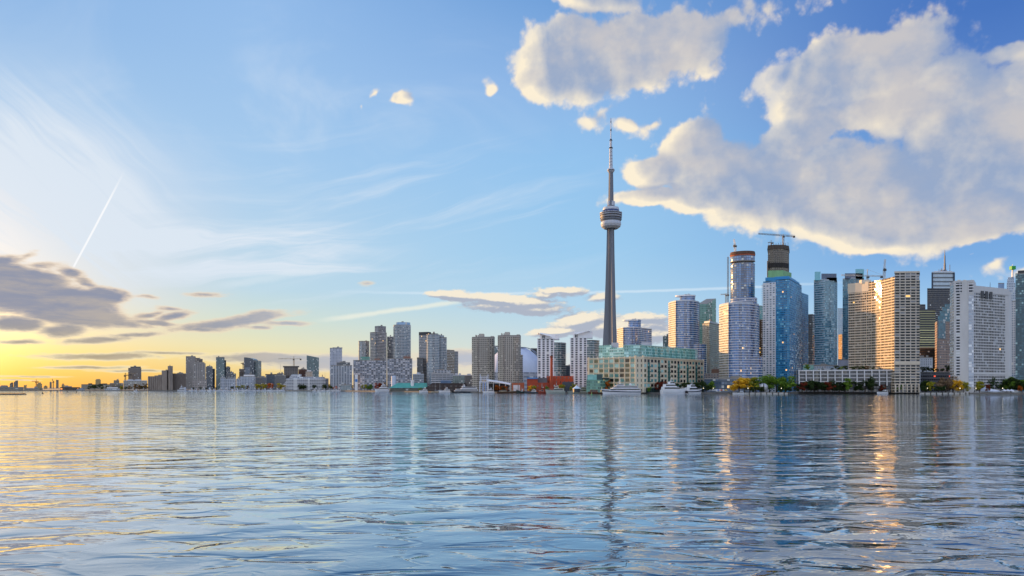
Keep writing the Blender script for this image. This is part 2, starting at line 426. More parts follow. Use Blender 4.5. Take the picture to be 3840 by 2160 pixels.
def facade(name, wall, g0, g1, fh=3.0, bw=3.0, wx=0.8, wy=0.6, vy=0.5, lit=0.0, ior=1.65, rough=0.08, jit=0.05, blind=0.08, blindc='#c9ccca', wall2=None, wall2x=0.0, wr=0.65, pier=0, litc='#ffc56a', cells=0.45, cols=0.5):
    """storeys and bays of windows in metres on the wall's own UVs (u along the wall, v up)"""
    if name in MATS: return MATS[name]
    m, t, b = new_mat(name)
    uv = t.nodes.new('ShaderNodeUVMap')
    u, v, _ = sep(t, X(t, uv.outputs[0]))
    cu, cv = u / bw, v / fh
    mask = (cu.fr() - 0.5).ab().lt(wx / 2) * (cv.fr() - vy).ab().lt(wy / 2)
    if pier:
        mask = mask * ((cu / pier).fr() - 0.5).ab().lt(0.5 - 0.16 / pier)
    wn = t.nodes.new('ShaderNodeTexWhiteNoise'); wn.noise_dimensions = '3D'
    geo = t.nodes.new('ShaderNodeNewGeometry')
    nx, ny, _z = sep(t, X(t, geo.outputs['Normal']))
    t.links.new(comb(t, cu.fl(), cv.fl(), (nx * 3.0 + ny * 7.0).fl()).k, wn.inputs[0])
    r1 = X(t, wn.outputs['Value'])
    rc = X(t, wn.outputs['Color'])
    ra, rb, rd = sep(t, rc)
    wc1 = t.nodes.new('ShaderNodeTexWhiteNoise'); wc1.noise_dimensions = '2D'
    t.links.new(comb(t, (cu * 0.5).fl(), (nx * 3.0 + ny * 7.0).fl(), 0.0).k, wc1.inputs[0])
    rcol = X(t, wc1.outputs['Value'])
    glass = mixc(t, ra.pw(2.0) * cells + rcol.pw(1.6) * cols, lin(g0), lin(g1))
    glass = mixc(t, rb.gt(1.0 - blind), glass, lin(blindc))
    P = X(t, t.nodes.new('ShaderNodeTexCoord').outputs['Object'])
    k = sst(noise(t, vm(t, 'MULTIPLY', P, (1, 1, 0.3)), 0.12, 4.0, 0.6), 0.3, 0.7, 0.90, 1.10, 'LINEAR')
    wc = lin(wall)
    if wall2:
        wc = mixc(t, (cv.fr()).lt(wall2x), lin(wall), lin(wall2))
        wcol = vm(t, 'SCALE', wc, scale=k)
    else:
        rgb = t.nodes.new('ShaderNodeRGB'); rgb.outputs[0].default_value = wc
        wcol = vm(t, 'SCALE', X(t, rgb.outputs[0]), scale=k)
    wcol = vm(t, 'SCALE', wcol, scale=rcol * 0.16 + 0.92)
    col = mixc(t, mask, wcol, glass)
    off = vm(t, 'SCALE', vm(t, 'SUBTRACT', rc, (0.5, 0.5, 0.5)), scale=mask * jit)
    N = vm(t, 'NORMALIZE', vm(t, 'ADD', X(t, geo.outputs['Normal']), off))
    isb = rb.gt(1.0 - blind)
    setp(t, b, col=col, rough=mask * (rough - wr) + wr, ior=mask * (ior - 1.4) + 1.4, nrm=N)
    if lit > 0:
        t.links.new((mask * rd.gt(1.0 - lit) * 1.0).k, b.inputs['Emission Strength'])
        b.inputs['Emission Color'].default_value = lin(litc)
    MATS[name] = m
    return m


# ------------------------------------------------------------------ geometry kit
def P2(px, d):
    """ground point seen at pixel column px, d metres ahead"""
    return ((px - CX) / F * d, d)
def ZH(py, d):
    return CAMZ + (HY - py) / F * d
GROUND = 1.5
rng = random.Random(11)


class MB:
    """collects faces; builds ONE mesh object"""
    def __init__(s): s.v, s.f, s.uv, s.mi = [], [], [], []
    def face(s, pts, uv=None, mi=0):
        i = len(s.v); s.v += [tuple(p) for p in pts]
        s.f.append(list(range(i, i + len(pts))))
        s.uv += uv if uv else [(p[0], p[1]) for p in pts]
        s.mi.append(mi)
    def prism(s, poly, z0, z1, mi=0, top=None, poly2=None, v0=None, bottom=False):
        q = poly2 or poly; n = len(poly); u = 0.0
        v0 = z0 if v0 is None else v0
        za = z0 if hasattr(z0, '__len__') else [z0] * n
        zb = z1 if hasattr(z1, '__len__') else [z1] * n
        vv = v0 if not hasattr(v0, '__len__') else v0[0]
        for i in range(n):
            j = (i + 1) % n
            L = math.hypot(poly[j][0] - poly[i][0], poly[j][1] - poly[i][1])
            s.face([(*poly[i], za[i]), (*poly[j], za[j]), (*q[j], zb[j]), (*q[i], zb[i])],
                   [(u, za[i] - vv), (u + L, za[j] - vv), (u + L, zb[j] - vv), (u, zb[i] - vv)], mi)
            u += L
        s.face([(*p, z) for p, z in zip(q, zb)], None, mi if top is None else top)
        if bottom: s.face([(*p, z) for p, z in reversed(list(zip(poly, za)))], None, mi if top is None else top)
        return s
    def box(s, x0, y0, z0, x1, y1, z1, mi=0):
        return s.prism([(x0, y0), (x1, y0), (x1, y1), (x0, y1)], z0, z1, mi, bottom=True)
    def beam(s, p, q, w, mi=0, w2=None):
        p, q = Vector(p), Vector(q); d = (q - p)
        if d.length < 1e-6: return s
        d.normalize()
        a = d.cross(Vector((0, 0, 1)) if abs(d.z) < 0.9 else Vector((1, 0, 0))).normalized(); b_ = d.cross(a)
        w2 = w if w2 is None else w2
        A_ = [p + (a * i + b_ * j) * (w / 2) for i, j in ((-1, -1), (1, -1), (1, 1), (-1, 1))]
        B_ = [q + (a * i + b_ * j) * (w2 / 2) for i, j in ((-1, -1), (1, -1), (1, 1), (-1, 1))]
        for i in range(4):
            j = (i + 1) % 4
            s.face([A_[i], A_[j], B_[j], B_[i]], None, mi)
        s.face(A_[::-1], None, mi); s.face(B_, None, mi)
        return s
    def lathe(s, prof, cx=0.0, cy=0.0, n=32, mi=0):
        """prof: list of (radius, z)"""
        for (r0, z0), (r1, z1) in zip(prof, prof[1:]):
            for k in range(n):
                a, b_ = 2 * math.pi * k / n, 2 * math.pi * (k + 1) / n
                pts = [(cx + r0 * math.cos(a), cy + r0 * math.sin(a), z0), (cx + r0 * math.cos(b_), cy + r0 * math.sin(b_), z0),
                       (cx + r1 * math.cos(b_), cy + r1 * math.sin(b_), z1), (cx + r1 * math.cos(a), cy + r1 * math.sin(a), z1)]
                if r0 < 1e-6: pts = pts[1:] if False else [pts[0], pts[2], pts[3]]
                elif r1 < 1e-6: pts = pts[:3]
                s.face(pts, [(a * max(r0, r1), z0), (b_ * max(r0, r1), z0), (b_ * max(r0, r1), z1), (a * max(r0, r1), z1)][:len(pts)], mi)
        return s
    def build(s, name, mats, parent=None, smooth=False):
        me = bpy.data.meshes.new(name)
        o_, q_ = Vector((0, 0, 0)), parent
        while q_ is not None:
            if q_.get('origin') is not None: o_ = Vector(q_['origin'])
            q_ = q_.parent
        me.from_pydata([(x - o_.x, y - o_.y, z - o_.z) for x, y, z in s.v], [], s.f)
        for m in (mats if isinstance(mats, (list, tuple)) else [mats]): me.materials.append(m)
        me.polygons.foreach_set('material_index', s.mi)
        uvl = me.uv_layers.new(name='UVMap')
        uvl.data.foreach_set('uv', [c for p in s.uv for c in p])
        if smooth: me.polygons.foreach_set('use_smooth', [True] * len(s.f))
        me.update()
        o = bpy.data.objects.new(name, me); COL.objects.link(o)
        if parent is not None: o.parent = parent
        return o


ORIG = {}
def thing(name, label, cat, loc, group=None, rz=0.0):
    """an Empty at the thing's base; parts built in world coordinates are shifted to it while 'origin' is set"""
    o = bpy.data.objects.new(name, None); COL.objects.link(o)
    o.empty_display_size = 1.0
    o.location = loc; o.rotation_euler = (0, 0, rz)
    o['label'] = label; o['category'] = cat
    if group: o['group'] = group
    return o
def at(root):
    """parts of this root are given in world coordinates"""
    root['origin'] = tuple(root.location)
    return root
def dup(root, loc, rz=None, label=None, group=None, scale=None):
    r = root.copy(); COL.objects.link(r); r.location = loc
    if rz is not None: r.rotation_euler = (0, 0, rz)
    if scale: r.scale = scale if hasattr(scale, '__len__') else (scale,) * 3
    if label: r['label'] = label
    if group: r['group'] = group
    for ch in list(root.children):
        c_ = ch.copy(); COL.objects.link(c_); c_.parent = r
        for g_ in ch.children:
            d_ = g_.copy(); COL.objects.link(d_); d_.parent = c_
    return r
def clone(o, parent, dz=0.0, dxy=(0, 0)):
    c_ = o.copy(); COL.objects.link(c_); c_.parent = parent
    c_.location = (o.location.x + dxy[0], o.location.y + dxy[1], o.location.z + dz)
    return c_


def cen(poly): return (sum(p[0] for p in poly) / len(poly), sum(p[1] for p in poly) / len(poly))
def inset(poly, d):
    """move every edge inwards by d (negative: outwards); poly counter-clockwise"""
    n = len(poly); out = []
    for i in range(n):
        p0, p1, p2 = Vector(poly[i - 1]), Vector(poly[i]), Vector(poly[(i + 1) % n])
        e0, e1 = (p1 - p0).normalized(), (p2 - p1).normalized()
        n0, n1 = Vector((-e0.y, e0.x)), Vector((-e1.y, e1.x))
        k = n0 + n1
        k = k / max(0.35, k.dot(n0)) if k.length > 1e-6 else n0
        q = p1 + k * d
        out.append((q.x, q.y))
    return out
def shrink(poly, k, off=(0, 0)):
    cx, cy = cen(poly)
    return [(cx + (x - cx) * k + off[0], cy + (y - cy) * k + off[1]) for x, y in poly]
def frontpoly(front, depth=24.0, back='auto'):
    pts = [P2(*q) for q in front]
    if len(pts) == 3 and back == 'auto':
        return pts + [(pts[0][0] + pts[2][0] - pts[1][0], pts[0][1] + pts[2][1] - pts[1][1])]
    mxp = max((q[0] for q in front), key=lambda p: abs(p - CX))
    r = Vector(P2(mxp, 1.0)).normalized() * depth
    return pts + [(pts[-1][0] + r.x, pts[-1][1] + r.y), (pts[0][0] + r.x, pts[0][1] + r.y)]
def ell(px0, px1, d, ratio=0.8, n=36):
    """ellipse whose silhouette spans px0..px1, near side about d"""
    a = (px1 - px0) / 2 / F * d; pc = (px0 + px1) / 2
    dc = d + a * ratio
    a = (px1 - px0) / 2 / F * dc
    ang = math.atan((pc - CX) / F)
    cx, cy = P2(pc, dc)
    out = []
    for k in range(n):
        t_ = 2 * math.pi * k / n
        x, y = a * math.cos(t_), a * ratio * math.sin(t_)
        out.append((cx + x * math.cos(-ang) - y * math.sin(-ang), cy + x * math.sin(-ang) + y * math.cos(-ang)))
    return out


def slabs(root, poly, z0, z1, fh, out, th, mat, name='floor_slab', first=1, last=None):
    """one projecting plate per storey, each a part, all sharing one mesh"""
    n = int((z1 - z0) / fh + 0.4)
    last = n if last is None else last
    base = None
    for k in range(first, last + 1):
        if base is None:
            base = MB().prism(inset(poly, -out), z0 + k * fh - th * 0.3, z0 + k * fh + th * 0.7, bottom=True).build(name, mat, root)
            k0 = k
        else:
            clone(base, root, (k - k0) * fh)


def parapet(root, poly, z, h, mat, w=0.4, out=0.06):
    a, b_ = inset(poly, -out), inset(poly, w)
    mb = MB(); n = len(poly)
    for i in range(n):
        j = (i + 1) % n
        mb.face([(*a[i], z - 0.3), (*a[j], z - 0.3), (*a[j], z + h), (*a[i], z + h)])
        mb.face([(*b_[j], z + 0.02), (*b_[i], z + 0.02), (*b_[i], z + h), (*b_[j], z + h)])
        mb.face([(*a[i], z + h), (*a[j], z + h), (*b_[j], z + h), (*b_[i], z + h)])
    return mb.build('parapet', mat, root)


def rooftop(root, poly, z, mat, n=2, h=(2.0, 4.0), seed=0):
    r_ = random.Random(seed)
    cx, cy = cen(poly)
    x0, x1 = min(p[0] for p in poly), max(p[0] for p in poly)
    w = (x1 - x0)
    for k in range(n):
        ox, oy = r_.uniform(-.22, .22), r_.uniform(-.12, .12)
        q = shrink(poly, r_.uniform(.14, .24), (ox * w, oy * w))
        MB().prism(q, z - 0.1, z + r_.uniform(*h)).build('rooftop_unit', mat, root)


def tower(name, label, front, ytop, mat, depth=24.0, roofm=None, z0=GROUND, zref=None, cat='building', group=None, pent=None, units=2, par=1.0, slab=None,
          poly=None, tops=None, back='auto', fh=3.0, part='wall'):
    """storeyed block from its front corners (pixel column, distance); zref = distance at which ytop was read"""
    poly = poly or frontpoly(front, depth, back)
    dref = zref or (min(q[1] for q in front) if front else min(p[1] for p in poly))
    z1 = ZH(ytop, dref)
    roofm = roofm or plain('roof_concrete', '#8d8a86', 0.8)
    cx, cy = cen(poly)
    root = at(thing(name, label, cat, (cx, cy, z0), group))
    zz = z1
    if tops: zz = [z1 + t_ for t_ in tops]
    MB().prism(poly, z0, zz, 0, 1).build(part, [mat, roofm], root)
    if par and not tops: parapet(root, poly, z1, par, roofm)
    if slab:
        out, th, sm, nm = slab[:4]
        slabs(root, poly, z0, z1, fh, out, th, sm, nm, slab[4] if len(slab) > 4 else 1)
    zt = z1
    if pent:
        k, h, pm = pent[:3]
        off = pent[3] if len(pent) > 3 else (0, 0)
        q = shrink(poly, k, off)
        MB().prism(q, z1 - 0.1, z1 + h, 0, 1).build('penthouse', [pm, roofm], root)
        zt = z1 + h
        poly_u = q
    else: poly_u = poly
    if units and not tops: rooftop(root, poly_u, zt, roofm, units, seed=int(cx * 7 + cy))
    return root, poly, z1


def crane(label, px, d, zbase, yj, pl, pr, yap=None, tilt=0.0, col='#b9b4a8', mast_w=2.0, group=None, luff=None):
    """tower crane: mast, jib, counter jib, cab, counterweight; pl / pr pixel ends of the horizontal arm (jib on the longer side)"""
    m = plain('crane_paint_' + col.strip('#'), col, 0.5, 0.08)
    dk = plain('crane_dark', '#4a4642', 0.6)
    x, y = P2(px, d); zj = ZH(yj, d)
    root = at(thing('tower_crane', label, 'crane', (x, y, zbase), group))
    w = mast_w
    def lattice(p, q, w, up, nseg, nm):
        mb = MB(); p, q = Vector(p), Vector(q); ax = (q - p).normalized(); up = Vector(up); sd = ax.cross(up).normalized(); up = sd.cross(ax).normalized()
        cs = [(sd * i + up * j) * (w / 2) for i, j in ((-1, -1), (1, -1), (1, 1), (-1, 1))]
        for c_ in cs: mb.beam(p + c_, q + c_, w * 0.17)
        for k in range(nseg):
            a, b_ = p.lerp(q, k / nseg), p.lerp(q, (k + 1) / nseg)
            for e in range(4):
                c0, c1 = cs[e], cs[(e + 1) % 4]
                if k % 2: c0, c1 = c1, c0
                mb.beam(a + c0, b_ + c1, w * 0.11)
        return mb.build(nm, m, root)
    lattice((x, y, zbase), (x, y, zj), w, (0, 1, 0), max(4, int((zj - zbase) / w / 1.2)), 'mast')
    MB().box(x - w * .75, y - w * 1.3, zj - w * 1.1, x + w * .75, y - w * 0.52, zj - 0.1).build('cab', dk, root)
    xl, xr = P2(pl, d)[0], P2(pr, d)[0]
    big, small = (xl, xr) if abs(xl - x) > abs(xr - x) else (xr, xl)
    if luff:
        bx, by = P2(luff[0], d)[0], ZH(luff[1], d)
        lattice((x, y, zj + w * .4), (bx, y + 1.0, by), w * .7, (0, 1, 0), 14, 'jib')
        lattice((x, y, zj + w * .4), (small, y, zj + w * .4), w * .8, (0, 0, 1), 3, 'counter_jib')
    else:
        lattice((x, y, zj + w * .5), (big, y, zj + w * .5 + abs(big - x) * math.tan(R(tilt))), w * .75, (0, 0, 1), 18, 'jib')
        lattice((x, y, zj + w * .5), (small, y, zj + w * .5 - abs(small - x) * math.tan(R(tilt))), w * .75, (0, 0, 1), 5, 'counter_jib')
        zap = ZH(yap, d) if yap else zj + w * 3.2
        mb = MB(); mb.beam((x, y, zj), (x, y, zap), w * .4)
        mb.beam((x, y, zap), (x + (big - x) * .6, y, zj + w * .9 + abs(big - x) * .6 * math.tan(R(tilt))), w * .1)
        mb.beam((x, y, zap), (small, y, zj + w * .9), w * .1)
        mb.build('apex_mast', m, root)
    sx = 1 if small > x else -1
    MB().box(min(small, small - sx * w * 1.4), y - w * .5, zj - w * 1.0, max(small, small - sx * w * 1.4), y + w * .5, zj + w * .3).build('counterweight', dk, root)
    return root
# ------------------------------------------------------------------ land
def shoreD(px):
    k = [(-800, 1650), (0, 1500), (600, 1475), (1030, 1475), (1250, 1370), (1500, 1150), (1800, 960), (2050, 862), (2300, 815), (2640, 800), (2738, 798), (2742, 752), (2958, 752), (2962, 838), (3430, 812),
         (3442, 812), (3446, 762), (3640, 758), (3644, 772), (3900, 760), (4600, 720)]
    for (a, da), (b, db) in zip(k, k[1:]):
        if a <= px <= b: return da + (db - da) * (px - a) / (b - a)
    return k[-1][1]
def land():
    m, t, b = new_mat('shore_ground')
    P = X(t, t.nodes.new('ShaderNodeNewGeometry').outputs['Position'])
    n = noise(t, P, 0.04, 5.0, 0.6)
    setp(t, b, col=ramp(n, [(0.35, '#4d4f45'), (0.5, '#5f6050'), (0.62, '#77736a')]), rough=0.9)
    wall = plain('quay_concrete', '#75726c', 0.85, 0.25, 0.3)
    line = [P2(px, shoreD(px)) for px in (-800, -400, 0, 300, 600, 800, 1030, 1140, 1250, 1380, 1500, 1650, 1800, 1925, 2050, 2175, 2300, 2470, 2640, 2738, 2742, 2850, 2958, 2962, 3200, 3430, 3442, 3446, 3640, 3644, 3900, 4600)]
    line = [(-30000, 2500)] + line + [(6000, 900), (30000, 900)]
    mb = MB()
    mb.prism(line + [(40000, 45000), (-40000, 45000)], -2.0, GROUND, 1, 0)
    o = mb.build('shore_ground', [m, wall]); o['kind'] = 'structure'
    # coping along the quay, proud of the wall
    return line
SHORE = land()
def bank():
    m = plain('bank_stone', '#3a342c', 0.9, 0.3, 0.5)
    pts = [P2(-300, 705), P2(60, 712), P2(104, 735), P2(100, 800), P2(-300, 900)]
    mb = MB(); mb.prism(pts, -1.0, 0.9, 0, None, inset(pts, 1.5))
    o = mb.build('stone_bank', m); o['kind'] = 'structure'
bank()

# ------------------------------------------------------------------ trees
def leafmat(name, cols):
    m, t, b = new_mat(name)
    geo = t.nodes.new('ShaderNodeNewGeometry')
    r = X(t, geo.outputs['Random Per Island'])
    k = [(0.08 + 0.84 * i / (len(cols) - 1), c_) for i, c_ in enumerate(cols)]
    setp(t, b, col=ramp(r, k), rough=0.75, spec=0.2)
    tr = t.nodes.new('ShaderNodeBsdfTranslucent')
    t.links.new(b.inputs['Base Color'].links[0].from_socket, tr.inputs[0])
    mx = t.nodes.new('ShaderNodeMixShader'); mx.inputs[0].default_value = 0.3
    t.links.new(b.outputs[0], mx.inputs[1]); t.links.new(tr.outputs[0], mx.inputs[2])
    t.links.new(mx.outputs[0], t.nodes['Material Output'].inputs[0])
    return m
LEAF = {'green': leafmat('leaf_green', ['#3c5c1e', '#62862a', '#8caa3a']), 'dark': leafmat('leaf_dark', ['#1f3018', '#2f4420', '#4a5c2a']),
        'yellow': leafmat('leaf_yellow', ['#b98a12', '#ecb620', '#ffd94a']), 'olive': leafmat('leaf_olive', ['#6b7420', '#9a9a2c', '#c8ba3c']),
        'orange': leafmat('leaf_orange', ['#7a3a12', '#b5561a', '#d98a30']), 'red': leafmat('leaf_red', ['#4c1f16', '#7a3020', '#9a4a2c']),
        'brown': leafmat('leaf_brown', ['#4a3a20', '#6e5a30', '#8d7440']), 'mauve': leafmat('leaf_mauve', ['#6a5a4c', '#8a7460', '#a88c66'])}
BARK = plain('tree_bark', '#4a4036', 0.9, 0.2, 1.0)
def tree_proto(kind, leaves, nleaf, seed, shape='round'):
    """unit tree 1 m tall: tapered trunk with limbs, crown of leaf cards in uneven clumps"""
    r = random.Random(seed)
    root = thing('tree', 'tree', 'tree', (0, 0, -500))
    mb = MB(); prev = (0, 0, -0.02)
    for k in range(4):
        nx = (prev[0] + r.uniform(-.02, .02), prev[1] + r.uniform(-.02, .02), 0.12 + k * 0.13)
        mb.beam(prev, nx, .05 - k * .009, 0, .05 - (k + 1) * .009); prev = nx
    for k in range(6):
        a = k * 1.05 + r.uniform(0, .6); z = r.uniform(.22, .45); L = r.uniform(.18, .3)
        mb.beam((0, 0, z), (math.cos(a) * L, math.sin(a) * L, z + L * .9), .022, 0, .008)
    mb.build('trunk', BARK, root)
    mb = MB()
    clumps = []
    for k in range(15 if shape != 'column' else 11):
        a = r.uniform(0, 6.28); z = r.uniform(.24, .9)
        wid = .36 if shape == 'round' else (.46 if shape == 'wide' else .17)
        rr = wid * math.sqrt(max(0.05, 1 - ((z - .56) / .46) ** 2)) * r.uniform(.35, .9)
        clumps.append((math.cos(a) * rr, math.sin(a) * rr, z, r.uniform(.10, .19) * (0.75 if shape == 'column' else 1.0)))
    for k in range(nleaf):
        cx, cy, cz, cr = clumps[k % len(clumps)]
        v = Vector((r.gauss(0, 1), r.gauss(0, 1), r.gauss(0, 1))).normalized() * cr * r.uniform(.55, 1.08)
        p = Vector((cx, cy, cz)) + Vector((v.x, v.y, v.z * .85))
        s_ = r.uniform(.018, .040) * (1.35 if nleaf < 1000 else 1.0)
        u_ = Vector((r.gauss(0, 1), r.gauss(0, 1), r.gauss(0, 1))).normalized(); w_ = u_.cross(v).normalized() if v.length else Vector((1, 0, 0))
        n_ = w_.cross(u_).normalized()
        a, b_ = w_ * s_, (u_ * .7 + n_ * .2) * s_
        mb.face([p - a, p - b_, p + a, p + b_])
    mb.build('crown', leaves, root)
    return root
PROTO = {}
def tree(px, ytop, ybase, d, col, label, shape='round', group=None, wide=1.0, z0=GROUND):
    x, y = P2(px, d)
    zt = ZH(ytop, d); z0 = ZH(ybase, d) if ybase else z0
    h = zt - z0
    key = (col, shape, h > 14 or ybase == -1, rng.randrange(2))
    fresh = key not in PROTO
    if fresh: PROTO[key] = tree_proto(col, LEAF[col], 2200 if h > 9 else 800, len(PROTO) * 17 + 3, shape)
    p = PROTO[key]
    if fresh:
        p.location = (x, y, z0); p.scale = (h * wide, h * wide, h); p.rotation_euler = (0, 0, rng.uniform(0, 6.28))
        p['label'] = label
        if group: p['group'] = group
        return p
    o = dup(p, (x, y, z0), rng.uniform(0, 6.28), label, None, (h * wide, h * wide, h))
    if 'group' in o.keys() and not group: del o['group']
    if group: o['group'] = group
    return o
# ------------------------------------------------------------------ the western shore (left of the photograph)
CONC = plain('concrete_grey', '#8f8c88', 0.8)
CONCD = plain('concrete_dark', '#5f5c5a', 0.8)
WHITE = plain('white_render', '#e6e7ea', 0.6, 0.06)
DARK = plain('dark_metal', '#33363b', 0.5)
ROOFW = plain('roof_pale', '#b9bdc4', 0.7)
F_FAR = facade('facade_far_grey', '#7d7668', '#3a3d44', '#6a6c70', 3.2, 4.0, .6, .5)
F_FARB = facade('facade_far_beige', '#a58f62', '#5a5244', '#7a705a', 3.2, 4.0, .5, .45)
F_BRN = facade('facade_brown_concrete', '#6f6660', '#3b3838', '#57524e', 3.2, 3.0, .62, .55, blind=.05)
F_SHED = facade('facade_shed', '#8a8478', '#4a4c50', '#77787a', 6.0, 9.0, .55, .22, blind=.05)
F_LITSHED = facade('facade_lit_shed', '#3c3430', '#2e2a28', '#57483c', 5.0, 6.0, .7, .5, lit=.35, blind=.0, litc='#ff9a3c')

tower('airport_hangar', 'long low grey hangar at the far left end of the shore', [(-40, 1540), (88, 1560)], 1451, F_SHED, 30, par=0, units=2)
r_, p_, z_ = tower('harbour_shed', 'low dark shed with a pale roof beside the long hangar', [(90, 1560), (160, 1570)], 1456, F_SHED, 24, par=0, units=1)

def sail_tower(label, px0, px1, ytop, d):
    """far condo tower with a sail-shaped curved top"""
    x0, x1 = P2(px0, d)[0], P2(px1, d)[0]; z1 = ZH(ytop, d); w = x1 - x0
    root = at(thing('sail_topped_tower', label, 'building', ((x0 + x1) / 2, d, GROUND)))
    mb = MB(); pr = [(x0, GROUND), (x1, GROUND)] + [(x1 - w * .05 * (1 - k / 6), z1 - (z1 - GROUND) * .0 - w * 0.0) if False else (x1 - w * 0.95 * (k / 6), z1 - (w * 0.75) * (k / 6) ** 1.6) for k in range(7)]
    n = len(pr)
    for i in range(n):
        j = (i + 1) % n
        mb.face([(pr[j][0], d, pr[j][1]), (pr[i][0], d, pr[i][1]), (pr[i][0], d + w, pr[i][1]), (pr[j][0], d + w, pr[j][1])][::-1], None, 0)
    mb.face([(a, d, b_) for a, b_ in pr], [(a, b_) for a, b_ in pr], 0); mb.face([(a, d + w, b_) for a, b_ in reversed(pr)], None, 0)
    mb.build('wall', F_FAR, root)
    slabs(root, [(x0, d - .5), (x1, d - .5), (x1, d + w), (x0, d + w)], GROUND, z1 - w, 9.0, .3, .6, ROOFW)
sail_tower('shorter of the two sail-topped towers far off on the golden horizon', 36, 44, 1434, 5200)
sail_tower('taller of the two sail-topped towers far off on the golden horizon', 51, 61, 1427, 5200)
tower('apartment_block', 'tiny flat-roofed block on the horizon just right of the two sail-topped towers', [(89, 3600), (100, 3600)], 1445, F_FARB, 40, units=1)
tower('apartment_block', 'squat block with stepped roof beside the orange crane on the golden horizon', [(138, 3000), (158, 3000)], 1440, F_FARB, 40, pent=(.6, 5, F_FARB))
tower('storage_shed', 'tiny low building on the horizon left of the two slim far towers', [(164, 3000), (178, 3000)], 1449, F_FARB, 40, pent=(.5, 4, F_FARB), units=0)
tower('far_tower', 'shorter slim far tower left of the luffing crane on the golden horizon', [(186, 4000), (194, 4000)], 1434, F_FAR, 30, pent=(.7, 4, CONC), units=0)
tower('far_tower', 'tallest slim far tower right of the luffing crane on the golden horizon', [(210, 4000), (220, 4000)], 1425, F_FAR, 30, units=1)
tower('apartment_block', 'small stepped block on the horizon right of the tallest slim far tower', [(231, 3400), (242, 3400)], 1443, F_FARB, 40, pent=(.55, 6, F_FARB), units=0)
crane('orange tower crane with a slightly tilted arm on the far left horizon', 136, 2950, GROUND, 1432, 119, 144, 1423, 4, '#9a5a3a', 3.0)
crane('small grey luffing crane between two slim towers on the golden horizon', 200, 3200, GROUND, 1432, 188, 203, None, 0, '#7a7468', 3.0, luff=(195, 1421))

tower('lit_boathouse', 'dark low boathouse with orange lit windows on the far left shore', [(225, 1560), (300, 1560)], 1452, F_LITSHED, 24, par=0, units=2)
tower('warehouse', 'long dark flat-roofed warehouse below the beige block on the left shore', [(305, 1750), (412, 1750)], 1442, F_SHED, 40, roofm=DARK, par=.6, units=3)
tower('apartment_block', 'beige block with a rounded roof rising alone over the dark left shore', [(358, 2500), (378, 2500)], 1425, F_FARB, 30, pent=(.7, 3.5, F_FARB), units=0)
def gable_house():
    x0, y0 = P2(286, 1500); x1 = P2(308, 1500)[0]; zt = ZH(1461, 1500); zr = ZH(1455.5, 1500)
    root = at(thing('boat_club_house', 'small white gabled house at the waterline on the left shore', 'house', ((x0 + x1) / 2, y0, GROUND)))
    MB().prism([(x0, y0), (x1, y0), (x1, y0 + 10), (x0, y0 + 10)], GROUND, zt).build('wall', facade('facade_house', '#c9ccd0', '#3d4550', '#7a8490', 3, 3, .5, .5), root)
    xm = (x0 + x1) / 2; mb = MB()
    mb.face([(x0 - .4, y0 - .4, zt - .2), (xm, y0 - .4, zr), (xm, y0 + 10.4, zr), (x0 - .4, y0 + 10.4, zt - .2)][::-1])
    mb.face([(xm, y0 - .4, zr), (x1 + .4, y0 - .4, zt - .2), (x1 + .4, y0 + 10.4, zt - .2), (xm, y0 + 10.4, zr)][::-1])
    mb.face([(x0, y0 - .02, zt - .1), (x1, y0 - .02, zt - .1), (xm, y0 - .02, zr - .1)])
    mb.build('roof', plain('roof_slate', '#7c8088', 0.7), root)
gable_house()
tower('marina_clubhouse', 'low white two-storey clubhouse at the water below brown trees on the left shore', [(392, 1490), (450, 1490)], 1458, facade('facade_club', '#c2c8d0', '#3d4856', '#8a98a8', 3, 4, .8, .45), 14, pent=(.72, 3, WHITE), units=2)
tower('office_cluster', 'dark low stepped offices with a raised centre left of the brown tower', [(412, 1800), (462, 1800)], 1438, F_FAR, 40, pent=(.42, 8, F_FAR), units=2)
# tower under construction on its pale podium
tower('podium_block', 'pale low podium under the brown unfinished tower', [(463, 1800), (552, 1800)], 1428, facade('facade_podium_pale', '#a8a49c', '#5a5c60', '#7f8184', 3.6, 4, .75, .5), 40, roofm=ROOFW, units=4)
r_, p_, z_ = tower('unfinished_tower', 'brown unfinished tower with a setback top over a pale podium on the left shore', [(481, 1850), (530, 1850)], 1381, F_BRN, 34, pent=(.8, 4.5, CONCD, (2, 0)), units=1, slab=(.25, .5, CONC, 'floor_slab'), fh=3.2)
crane('tower crane standing in front of the brown unfinished tower', 492, 1820, ZH(1428, 1820), 1404, 485, 515, 1397, 6, '#8a7a66', 2.4)
crane('small dark crane sticking out beside the brown unfinished tower', 470, 1830, ZH(1428, 1830), 1409, 465, 484, None, 0, '#6a5a4c', 2.2)

